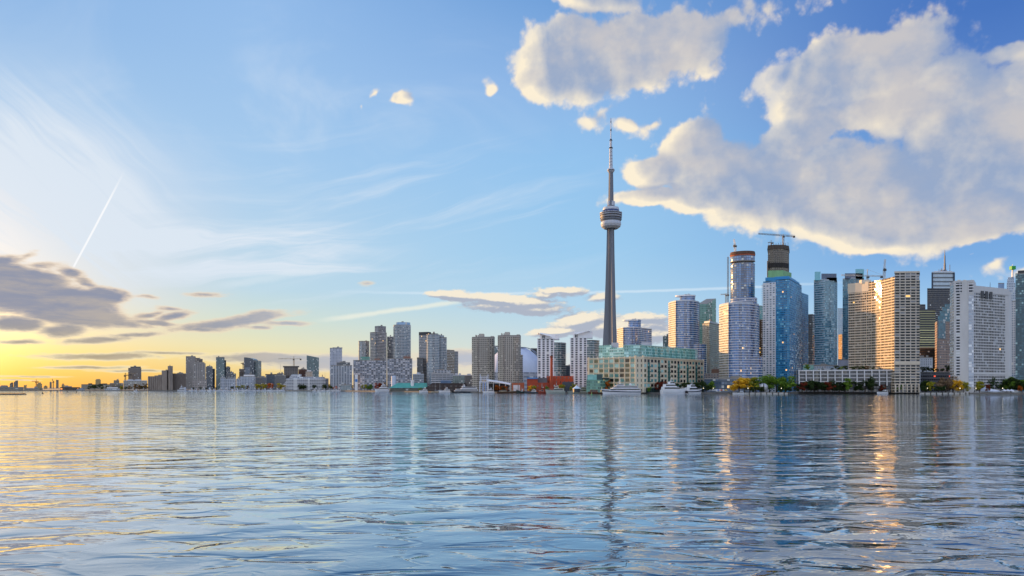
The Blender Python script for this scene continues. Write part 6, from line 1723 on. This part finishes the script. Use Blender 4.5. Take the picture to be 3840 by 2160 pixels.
def hull(L, B, h0, h1, mats, root, rake=.10, stripe=None, name='hull'):
    """lofted hull: h0 freeboard aft, h1 at the bow; one mesh"""
    mb = MB(); n = 14; secs = []
    for i in range(n + 1):
        t = i / n; x = -L / 2 + L * t
        bb = B / 2 * (0.86 + .14 * min(1, t * 4)) * (1 - max(0, (t - .5) / .5) ** 2.3)
        hh = h0 + (h1 - h0) * max(0, t - .25) ** 1.6 / .75 ** 1.6
        xr = x + L * rake * max(0, (t - .6) / .4) ** 1.5
        s_ = hh * .5
        secs.append([(x, 0, -.5), (x, bb * .72, -.35), (x + (xr - x) * .5, bb * .93, s_), (x + (xr - x) * .66, bb * .965, s_ + hh * .24), (xr, bb, hh)])
    for a, b_ in zip(secs, secs[1:]):
        for j in range(4):
            mi = 1 if (stripe and j == 2) else 0
            mb.face([(b_[j][0], -b_[j][1], b_[j][2]), (b_[j + 1][0], -b_[j + 1][1], b_[j + 1][2]), (a[j + 1][0], -a[j + 1][1], a[j + 1][2]), (a[j][0], -a[j][1], a[j][2])][::-1], None, mi)
            mb.face([a[j], a[j + 1], b_[j + 1], b_[j]], None, mi)
        mb.face([(a[4][0], -a[4][1], a[4][2] - .05), (b_[4][0], -b_[4][1], b_[4][2] - .05), (b_[4][0], b_[4][1], b_[4][2] - .05), (a[4][0], a[4][1], a[4][2] - .05)], None, 2)
    s0 = secs[0]
    mb.face([p for p in s0] + [(p[0], -p[1], p[2]) for p in reversed(s0[1:])], None, 0)
    return mb.build(name, mats if len(mats) == 3 else [mats[0], mats[0], mats[0]], root)

def deckhouse(root, x0, x1, w, z, h, m=None, slope=.8, win=True, winm=None, name='deckhouse'):
    """cabin tier with raked front and a dark band of windows all round"""
    m = m or GEL
    def pl(g, dx0=0.0, dx1=0.0):
        hw = w / 2 + g
        return [(x0 - g + dx0, -hw), (x1 - hw * .35 + g + dx1, -hw), (x1 + g + dx1, -hw * .45), (x1 + g + dx1, hw * .45), (x1 - hw * .35 + g + dx1, hw), (x0 - g + dx0, hw)]
    o = MB().prism(pl(0), z, z + h, 0, None, pl(0, h * .15, -h * slope)).build(name, m, root)
    if win:
        k0, k1 = .26, .80
        a = pl(.035, h * .15 * k0 + .4, -h * slope * k0); b_ = pl(.035, h * .15 * k1 + .4, -h * slope * k1)
        MB().prism(a, z + h * k0, z + h * k1, 0, None, b_, bottom=True).build('window_band', winm or BGL, o)
    MB().prism(pl(.25, h * .15, -h * slope), z + h, z + h + .14, bottom=True).build('deck_edge', m, root)
    return o

def rails(root, L, B, z, x0, x1, m=None):
    mb = MB()
    for s_ in (-1, 1):
        y = s_ * B / 2 * .9
        mb.beam((x0, y, z + .95), (x1, y * .8, z + 1.0), .07)
        for k in range(9):
            x = x0 + (x1 - x0) * k / 8; mb.beam((x, y * (1 - .2 * k / 8), z), (x, y * (1 - .2 * k / 8), z + .97), .05)
    return mb.build('railing', m or plain('rail_steel', '#b9bcc2', .3, .05), root)

def mastpart(root, x, z, h, w=.16, m=None, name='mast', arms=()):
    mb = MB(); mb.beam((x, 0, z), (x, 0, z + h), w, 0, w * .5)
    for f_, s_ in arms: mb.beam((x, -s_ / 2, z + h * f_), (x, s_ / 2, z + h * f_), w * .6)
    return mb.build(name, m or GEL, root)

def boat_root(name, label, cat, px, d, heading, group=None):
    x, y = P2(px, d)
    return thing(name, label, cat, (x, y, 0.0), group, R(heading))
def blen(px0, px1, d): return (px1 - px0) / F * d

def cruise_ship():
    d = 788; L = blen(2256, 2408, d)
    r = boat_root('dinner_cruise_ship', 'long white dinner cruise ship with a navy stripe before the cream terminal', 'ship', 2331, d, 180 + 8)
    hull(L * .94, 8.5, 3.6, 5.6, [GEL, NAVY, BUFF], r, .06, True)
    deckhouse(r, -L * .45, L * .34, 7.6, 3.5, 2.6, slope=1.2)
    deckhouse(r, -L * .40, L * .24, 6.8, 6.2, 2.4, slope=1.0)
    deckhouse(r, -L * .05, L * .16, 5.0, 8.7, 2.0, slope=.9, win=True, name='wheelhouse')
    MB().box(-L * .38, -3.2, 8.72, -L * .12, 3.2, 8.9).build('sun_deck', BUFF, r)
    rails(r, L, 6.6, 8.8, -L * .38, -L * .06)
    mastpart(r, L * .04, 10.6, 7.5, .4, arms=((.5, 2.4), (.75, 1.6)))
    MB().lathe([(0, 9), (1.1, 9.1), (1.3, 10.4), (0.9, 11.2), (0, 11.4)], -L * .22, 0, 12).build('funnel', GEL, r, True)
    MB().lathe([(0, 12.2), (.55, 12.4), (.6, 12.9), (0, 13.3)], L * .085, 0, 10).build('radar_dome', GEL, r, True)
cruise_ship()
def motor_yacht(name, label, px0, px1, d, heading, tiers, B=6.0, h0=2.2, h1=3.6, hullm=None, masth=3.5, stripe=False, group=None, extra=None, sup=None):
    L = blen(px0, px1, d) / max(.35, abs(math.cos(R(heading)))); L = min(L, 46)
    r = boat_root(name, label, 'boat', (px0 + px1) / 2, d, heading, group)
    hm = hullm or GEL
    hull(L * .92, B, h0, h1, [hm, NAVY if stripe else hm, BUFF], r, .07, stripe)
    z = h0 + .05
    for i, (a, b_, w, h) in enumerate(tiers):
        deckhouse(r, L * a, L * b_, B * w, z, h, m=sup, name='deckhouse' if i < len(tiers) - 1 or len(tiers) == 1 else 'flybridge')
        z += h + .14
    xm = L * (tiers[-1][0] + tiers[-1][1]) / 2
    mastpart(r, xm, z, masth, .28, arms=((.45, B * .35), (.7, B * .22)))
    MB().lathe([(0, z), (.5, z + .1), (.55, z + .6), (0, z + .9)], xm - 1.5, 0, 10).build('radar_dome', GEL, r, True)
    rails(r, L, B, h1 - .4, L * .1, L * .42)
    if extra: extra(r, L, z)
    return r
motor_yacht('motor_yacht', 'three-deck white motor yacht with a tall bridge right of the cruise ship', 2474, 2576, 785, 14, [(-.42, .26, .9, 3.0), (-.36, .12, .78, 2.8), (-.18, .06, .62, 2.6)], 8.5, 4.6, 6.6, None, 5.0)
def dark_stern(r, L, z):
    MB().prism([(-L * .47, -2.9), (-L * .40, -2.9), (-L * .40, 2.9), (-L * .47, 2.9)], .6, 3.4).build('garage_door', plain('stern_dark', '#2a2026', .4), r)
motor_yacht('motor_yacht', 'white two-deck yacht with a dark open stern moored beyond the three-deck yacht', 2566, 2636, 792, 28, [(-.40, .22, .9, 2.9), (-.30, .10, .74, 2.8)], 7.6, 4.0, 5.6, None, 3.5, True, None, dark_stern)
motor_yacht('motor_yacht', 'white motor yacht with three stacked decks before the copper green shed', 1407, 1459, 1180, 200, [(-.40, .30, .9, 3.0), (-.32, .16, .78, 2.8), (-.18, .06, .6, 2.2)], 7.6, 3.4, 4.6, None, 3.5)
motor_yacht('cabin_cruiser', 'small white cabin cruiser at the right end of the copper green shed', 1572, 1606, 1075, 185, [(-.38, .2, .85, 2.3), (-.2, .06, .7, 1.6)], 4.6, 1.9, 2.8, None, 2.4)
motor_yacht('cabin_cruiser', 'low white cruiser with dark windows just right of the two bare sailing masts', 1645, 1690, 1030, 186, [(-.42, .12, .85, 2.3), (-.24, .0, .7, 1.5)], 4.8, 2.2, 3.0, None, 1.8)
motor_yacht('harbour_ferry', 'white double-deck ferry with a black hull before the dark glazed hall', 1692, 1800, 985, 178, [(-.42, .40, .92, 2.9), (-.38, .18, .86, 2.6), (.02, .14, .5, 2.2)], 9.0, 2.0, 2.6, HULD, 4.0)
motor_yacht('trawler_yacht', 'grey-green trawler yacht with a raised bridge below the brick chimney', 2046, 2122, 838, 180 - 10, [(-.40, .16, .9, 2.8), (-.14, .08, .72, 2.3)], 6.6, 3.0, 4.8, GELG, 4.0, False, None, None, plain('yacht_grey', '#b7bdb4', .4, .06))
motor_yacht('excursion_boat', 'grey flat-topped excursion boat between the trawler yacht and the rusty barge', 2128, 2206, 842, 180, [(-.44, .32, .92, 2.6), (-.40, .10, .86, 2.3)], 7.0, 2.2, 3.0, GELG, 3.0, False, None, None, plain('yacht_dull', '#9da19c', .5, .08))
motor_yacht('cabin_cruiser', 'small white cruiser by the foot of the blue and white gantry', 1810, 1856, 905, 178, [(-.40, .12, .85, 2.2), (-.22, .0, .7, 1.4)], 4.6, 1.8, 2.6, None, 2.4)
motor_yacht('island_ferry', 'small white two-deck ferry at the left of the marina by the dark grain elevator', 665, 698, 1440, 180, [(-.44, .34, .92, 3.0), (-.40, .24, .86, 2.6), (.0, .12, .5, 2.0)], 7.5, 1.8, 2.4, None, 3.5)
motor_yacht('runabout', 'little white runabout out on the open water before the autumn trees on the left', 501, 516, 1270, 180, [(-.25, .15, .8, 1.5)], 2.8, 1.0, 1.5, None, 1.0)
motor_yacht('moored_launch', 'white launch moored by the promenade under the hotel podium', 3288, 3330, 800, 182, [(-.40, .10, .85, 1.9)], 4.0, 1.5, 2.2, None, 1.2)
motor_yacht('moored_launch', 'low pale launch moored left of the landing stage with the silver sphere', 2748, 2790, 738, 178, [(-.42, .05, .85, 1.3)], 3.8, 1.1, 1.5, None, 1.0)
# tall ship with two masts
def tall_ship():
    d = 893; L = blen(1856, 1962, d)
    r = boat_root('two_masted_schooner', 'brown two-masted schooner with bare masts before the right beige tower', 'ship', 1908, d, 2)
    hull(L * .84, 6.4, 2.0, 3.2, [HULB, HULB, BUFF], r, .12)
    deckhouse(r, -L * .30, -L * .06, 3.6, 2.0, 1.7, BUFF, .2)
    deckhouse(r, L * .06, L * .18, 3.0, 2.1, 1.3, BUFF, .2, False)
    rp = plain('spar_tan', '#9a8a78', .6, .1)
    for x, h in ((L * .08, 25.5), (L * .34, 25.0)):
        m_ = mastpart(r, x, 2.0, h, .62, rp, arms=((.55, 3.2), (.78, 2.2)))
        mb = MB()
        for s_ in (-1, 1):
            for k in (-1, 0, 1): mb.beam((x + k * 1.2, s_ * 2.9, 2.2), (x, s_ * .1, 2.0 + h * .78), .09)
        mb.build('shroud', HULD, m_)
        mb = MB(); mb.beam((x - .2, 0, 5.0), (x - L * .22, 0, 5.6), .3); mb.build('boom', rp, m_)
    MB().beam((L * .42, 0, 3.2), (L * .56, 0, 4.8), .34, 0, .15).build('bowsprit', rp, r)
tall_ship()
def dark_workboats():
    motor_yacht('workboat', 'dark green workboat with a sloping bow right of the brown schooner', 1936, 1968, 884, 176, [(-.30, .0, .8, 2.2)], 5.4, 2.4, 4.4, plain('hull_dark_green', '#26342e', .5, .15), 3.0)
    motor_yacht('workboat', 'low grey workboat in front of the red brick power plant', 1966, 2018, 872, 178, [(-.36, .05, .8, 2.0)], 5.0, 1.8, 2.6, plain('hull_slate', '#454c54', .5, .15), 3.5)
    motor_yacht('tugboat', 'small red and orange tugboat left of the grey-green trawler yacht', 2018, 2050, 850, 180, [(-.20, .16, .8, 2.4), (-.04, .14, .6, 2.2)], 5.0, 1.8, 3.0, plain('hull_red', '#8a3a2a', .5, .15), 5.0, False, None, None, plain('tug_orange', '#b0614a', .5, .1))
dark_workboats()
def barge():
    d = 812; L = blen(2206, 2268, d)
    r = boat_root('rusty_barge', 'rusty brown barge with a red pyramid frame left of the cruise ship bow', 'boat', 2236, d, 180)
    hull(L * .96, 6.0, 1.9, 2.4, [plain('hull_rust', '#5e3a2c', .8, .3, .6)] * 3, r, .02)
    deckhouse(r, -L * .10, L * .38, 4.8, 1.9, 2.4, plain('barge_brown', '#8a6450', .7, .2), .1)
    rd = plain('frame_red', '#8f4432', .7, .2); mb = MB()
    for sx in (-1, 1):
        for sy in (-1, 1): mb.beam((-L * .22 + sx * 3.2, sy * 2.4, 1.9), (-L * .22, 0, 10.0), .5)
    for z_ in (4.2, 6.6):
        k = (10 - z_) / 8.1
        for sx in (-1, 1): mb.beam((-L * .22 + sx * 3.2 * k, -2.4 * k, z_), (-L * .22 + sx * 3.2 * k, 2.4 * k, z_), .35)
        for sy in (-1, 1): mb.beam((-L * .22 - 3.2 * k, sy * 2.4 * k, z_), (-L * .22 + 3.2 * k, sy * 2.4 * k, z_), .35)
    mb.build('pyramid_frame', rd, r)
barge()
def sailboat(label, px, d, hmast, heading, L=11, group=None, hm=None):
    r = boat_root('moored_sailboat', label, 'sailboat', px, d, heading, group)
    hull(L, L * .30, 1.2, 1.6, [hm or GEL, hm or GEL, BUFF], r, .06)
    deckhouse(r, -L * .22, L * .18, L * .18, 1.2, .8, None, .6)
    mp = mastpart(r, L * .06, 1.3, hmast, .26, plain('mast_alloy', '#b5b8bc', .4, .05), arms=((.5, 1.8), (.75, 1.2)))
    MB().beam((L * .04, 0, 2.7), (-L * .36, 0, 2.9), .2).build('boom', plain('sail_cover', '#33486a', .7), mp)
    return r
sailboat('buff-hulled sailing yacht with the taller of two bare masts by the dark hall', 1634, 1060, 19.5, 184, 13, None, BUFF)
sailboat('white sailing yacht with the shorter of two bare masts by the dark hall', 1651, 1075, 16.5, 182, 11)
def marina():
    r_ = random.Random(21)
    base_s = base_m = None
    lab_s = 'small sailboat in the packed row of masts before the western flats'; lab_m = 'small white motorboat in the packed row before the western flats'
    for k in range(34):
        px = 706 + k * 10.6 + r_.uniform(-4, 4); d = 1448 + r_.uniform(-14, 12)
        x, y = P2(px, d); hd = R(r_.uniform(150, 215))
        if k % 2 == 0:
            if base_s is None: base_s = sailboat(lab_s, px, d, 13, 180, 9.5, 'sailboats in the western marina')
            else: dup(base_s, (x, y, 0), hd, None, None, r_.uniform(.8, 1.2))
        else:
            if base_m is None:
                base_m = motor_yacht('moored_motorboat', lab_m, px - 8, px + 8, d, 180, [(-.35, .15, .85, 1.9), (-.2, .05, .7, 1.2)], 3.6, 1.4, 2.0, None, 1.6, False, 'motorboats in the western marina')
            else: dup(base_m, (x, y, 0), hd, None, None, r_.uniform(.8, 1.3))
    lab = 'small white motorboat by the sandy pier right of the white terraces'
    for k, px in enumerate((1178, 1196, 1213, 1232, 1252, 1270)):
        x, y = P2(px, 1385 - k * 8)
        b_ = dup(base_m, (x, y, 0), R(170 + 8 * k), lab, 'motorboats by the sandy pier', .9 + .06 * k)
    motor_yacht('cabin_cruiser', 'black and white cruiser alone in front of the broad white terraces', 1168, 1196, 1420, 180, [(-.3, .2, .85, 2.4), (-.15, .1, .7, 1.8)], 4.8, 2.0, 2.8, HULD, 2.4)
marina()
# green channel marker and little mooring buoys
def buoy(label, px, d, h, m, group=None):
    x, y = P2(px, d)
    r = thing('channel_buoy', label, 'buoy', (x, y, 0), group)
    MB().lathe([(0, -.5), (.9, -.2), (1.0, .4), (.5, .8), (0, .8)], 0, 0, 12).build('float', m, r)
    MB().lathe([(.35, .75), (.28, h * .8), (.45, h * .82), (0, h)], 0, 0, 10).build('post', m, r)
    return r
buoy('green channel buoy on the water before the rusty barge', 2219, 700, 3.0, plain('buoy_green', '#1f7a4c', .5))
b0 = buoy('small dark mooring buoy in the line off the far left shore', 160, 830, 2.2, plain('buoy_dark', '#2a2622', .7), 'dark mooring buoys')
for px, d in ((191, 1130), (215, 1130), (252, 1090), (287, 1050), (337, 1000)):
    x, y = P2(px, d); dup(b0, (x, y, 0))
# ------------------------------------------------------------------ trees along the shore
G1 = 'brown trees on the far left shore'
for px, yt, w in ((488, 1446, 1.0), (505, 1440, 1.2), (524, 1442, 1.1), (542, 1437, 1.2)):
    tree(px, yt, 0, 1515, 'brown', 'rounded brown tree in the clump left of the grain silos', 'wide', 'brown trees by the silos', w)
for px, yt, w in ((336, 1446, 1.1), (356, 1441, 1.2), (378, 1442, 1.2), (402, 1445, 1.1), (455, 1448, 1.0), (472, 1450, 1.0)):
    tree(px, yt, 0, 1530, 'dark', 'dark tree in the clump before the long warehouse on the left shore', 'wide', 'dark trees on the left shore', w)
tree(455, 1446, 0, 1505, 'olive', 'single yellow-green tree at the right end of the white clubhouse', 'round')
tree(152, 1456, 0, 1545, 'olive', 'single yellowish tree by the low shed at the far left', 'round')
for px, yt, c_ in ((725, 1451, 'dark'), (752, 1450, 'dark'), (772, 1453, 'dark'), (812, 1452, 'dark'), (872, 1447, 'dark'), (894, 1446, 'olive'), (912, 1444, 'olive'), (930, 1446, 'brown')):
    tree(px, yt, 0, 1485, c_, 'low shore tree behind the packed row of moored boats', 'wide', 'low trees behind the marina', 1.1)
for px, yt in ((962, 1439), (980, 1437), (998, 1440)):
    tree(px, yt, 0, 1490, 'olive', 'green-gold tree left of the bright orange one before the dark row of flats', 'wide', 'green-gold trees at the row of flats', 1.1)
tree(1016, 1436, 0, 1488, 'orange', 'bright orange tree before the white terraces at the marina', 'wide', None, 1.2)
tree(1052, 1436, 0, 1486, 'olive', 'light green tree at the left foot of the white terraces', 'wide', None, 1.3)
for px, yt in ((1125, 1440), (1140, 1440), (1178, 1442), (1216, 1440), (1237, 1441)):
    tree(px, yt, 0, 1465, 'dark', 'dark green tree at the foot of the broad white terraces', 'round', 'dark trees at the white terraces', 1.1)
tree(1258, 1447, 0, 1376, 'orange', 'small orange tree before the grey block with window strips', 'wide', None, 1.1)
for px in (1215, 1240, 1322, 1346): tree(px, 1445, 0, 1378, 'dark', 'dark green tree at the foot of the honeycomb tower and mosaic slab', 'wide', 'dark trees under the honeycomb tower', 1.0)
tree(1368, 1441, 0, 1330, 'olive', 'yellow-green tree, left one of two before the left mosaic slab', 'wide', None, 1.2)
tree(1388, 1440, 0, 1325, 'green', 'darker green tree, right one of two before the left mosaic slab', 'wide', None, 1.2)
tree(1418, 1436, 0, 1255, 'red', 'reddish tree rising behind the three-deck yacht', 'wide', None, 1.2)
tree(1438, 1434, 0, 1262, 'brown', 'tallest brown-green tree right of the reddish one behind the yacht', 'wide', None, 1.3)
tree(1575, 1452, 0, 1140, 'green', 'small green tree at the right end of the copper green shed', 'wide')
tree(1850, 1447, 0, 950, 'dark', 'small dark tree right of the blue and white gantry', 'round')
tree(1862, 1443, 0, 948, 'orange', 'upright orange tree alone before the concert canopy', 'round')
for px in (1878, 1896): tree(px, 1446, 0, 946, 'orange', 'small orange tree of the pair behind the schooner', 'round', 'orange trees behind the schooner')
tree(1888, 1447, 0, 944, 'brown', 'small brown tree between the two orange ones behind the schooner', 'round')
tree(1988, 1444, 0, 874, 'yellow', 'small yellow tree before the left wing of the brick power plant', 'round')
tree(2002, 1446, 0, 873, 'olive', 'small yellow-green tree right of the yellow one at the brick power plant', 'round')
tree(2052, 1447, 0, 872, 'green', 'small green tree behind the grey-green trawler yacht', 'round')
tree(2104, 1440, 0, 866, 'olive', 'yellow-green tree behind the bridge of the trawler yacht', 'wide')
tree(2148, 1437, 0, 862, 'olive', 'yellow-green tree beside the white peaked kiosk', 'round')
tree(2278, 1424, 0, 816, 'orange', 'upright bright orange tree at the right end of the green pavilion', 'column', None, 1.3)
tree(2436, 1450, 0, 800, 'green', 'low green tree at the corner of the cream terminal building', 'wide')
for px, yt in ((2470, 1432), (2490, 1428), (2512, 1430)):
    tree(px, yt, 0, 815, 'red', 'dark red-brown tree behind the three-deck yacht', 'wide', 'dark red trees behind the yacht', 1.0)
for px in (2545, 2570, 2598, 2620): tree(px, 1434, 0, 822, 'dark', 'dark tree along the arcade behind the white yachts', 'wide', 'dark trees behind the yachts', 1.1)
tree(2650, 1424, 0, 806, 'dark', 'broad dark green tree right of the white two-deck yacht', 'wide', None, 1.1)
tree(2668, 1427, 0, 808, 'green', 'second green tree leaning against the broad dark one by the yachts', 'wide', None, 1.1)
# the bright trees by the silver sphere
tree(2772, 1414, 0, 762, 'yellow', 'bright golden yellow tree left of the silver sphere', 'wide', None, 1.38)
tree(2792, 1412, 0, 766, 'yellow', 'second golden tree, slightly taller, behind the bright yellow one', 'wide', None, 1.20)
tree(2812, 1411, 0, 770, 'olive', 'olive tree between the golden trees and the silver sphere', 'wide', None, 1.32)
tree(2836, 1415, 0, 774, 'green', 'dull green tree just left of the silver sphere', 'wide', None, 1.32)
tree(2885, 1408, 0, 776, 'green', 'big green willow right behind the silver sphere', 'wide', None, 1.44)
tree(2912, 1404, 0, 772, 'green', 'tallest green willow of the three right of the silver sphere', 'wide', None, 1.44)
tree(2945, 1410, 0, 766, 'green', 'broad green willow at the right end of the landing stage', 'wide', None, 1.50)
for px in (2826, 2850, 2930, 2958): tree(px, 1450, 0, 758, 'dark', 'low dark shrub at the feet of the willows by the silver sphere', 'wide', 'low shrubs by the sphere', 1.7)
r_ = random.Random(8)
for k in range(20):
    px = 3000 + k * 22 + r_.uniform(-7, 7)
    c_ = 'dark'
    tree(px, 1432 + r_.uniform(-8, 8), 0, 815 + r_.uniform(-3, 3), c_, 'dark green tree in the row along the foot of the white-framed podium', 'wide', 'dark trees before the podium', 1.3)
for px, yt, lab in ((3008, 1432, 'dull red tree at the left end of the white-framed podium'), (3112, 1430, 'largest dull red tree before the middle of the white-framed podium'), (3312, 1440, 'small dull red tree before the right end of the white-framed podium'), (3418, 1428, 'red tree standing before the front slab of the left hotel tower')):
    tree(px, yt, 0, 808, 'red', lab, 'wide', None, 1.1)
tree(3268, 1412, 0, 806, 'dark', 'tall dark poplar-like tree rising above the row before the podium', 'round', None, .8)
tree(3180, 1418, 0, 808, 'green', 'tall green tree rising above the row before the podium middle', 'round', None, .8)
tree(3372, 1440, 0, 800, 'green', 'light green willow at the foot of the left hotel tower', 'wide', None, .9)
zr_ = ZH(1390, 830)
for px, yt, c_ in ((3070, 1384, 'olive'), (3085, 1382, 'dark'), (3120, 1380, 'dark'), (3138, 1372, 'dark'), (3155, 1374, 'green'), (3172, 1371, 'dark'), (3196, 1374, 'dark'), (3214, 1372, 'dark'), (3232, 1370, 'dark'), (3250, 1372, 'brown'), (3275, 1378, 'dark'), (3300, 1380, 'dark'), (3330, 1376, 'dark'), (3344, 1374, 'dark')):
    tree(px, yt, 1390, 836 if px < 3270 else 822, c_, 'small tree on the podium roof garden below the hotel wing', 'wide', 'roof garden trees on the podium', 1.4)
tree(3027, 1364, 1392, 846, 'green', 'green tree standing alone by the teal pavilion at the podium end', 'round')
# right of the hotel
for px, yt in ((3460, 1422), (3476, 1428)): tree(px, yt, 0, 800, 'dark', 'dark green tree at the right side of the left hotel tower', 'wide', 'dark trees beside the left hotel tower', 1.0)
tree(3494, 1430, 0, 774, 'olive', 'yellow-green tree alone left of the big mauve tree', 'wide', None, .95)
tree(3546, 1411, 0, 778, 'mauve', 'big mauve-brown tree with a broad crown between the hotels', 'wide', None, 1.25)
tree(3574, 1409, 0, 782, 'mauve', 'tall mauve and gold tree right beside the big mauve one', 'wide', None, 1.1)
tree(3592, 1424, 0, 772, 'yellow', 'golden tree at the right of the mauve pair', 'wide', None, 1.0)
tree(3614, 1432, 0, 773, 'olive', 'yellow-green tree at the end of the autumn group by the right hotel', 'wide', None, 1.1)
for px in (3518, 3532, 3470): tree(px, 1446, 0, 768, 'dark', 'low dark shrub along the quay below the autumn trees', 'wide', 'low shrubs below the autumn trees', 1.6)
zt2 = ZH(1397, 870)
for px, yt in ((3458, 1376), (3474, 1374), (3492, 1378), (3512, 1382), (3532, 1380), (3552, 1370)):
    tree(px, yt, 1397, 874, 'dark', 'dark tree on top of the grey parking deck', 'wide', 'trees on the parking deck', 1.2)
tree(3672, 1425, 0, 779, 'olive', 'slim yellow-green tree before the tent left end', 'column', None, 1.6)
tree(3694, 1410, 0, 795, 'dark', 'big dark green tree behind the white event tent', 'wide', None, 1.1)
tree(3712, 1414, 0, 798, 'dark', 'second dark tree right of the big one behind the white event tent', 'wide', None, 1.1)
tree(3704, 1440, 0, 778, 'red', 'small rusty tree in front of the white event tent', 'round', None, .8)
for px, yt, c_ in ((3752, 1424, 'green'), (3772, 1410, 'dark'), (3790, 1412, 'green'), (3812, 1418, 'dark'), (3832, 1416, 'dark'), (3850, 1412, 'green')):
    tree(px, yt, 0, 800, c_, 'dark leafy tree in the group at the right edge of the lawn', 'wide', 'trees at the right edge', 1.25)
tree(3824, 1446, 0, 776, 'orange', 'small orange tree at the far right on the lawn', 'round')
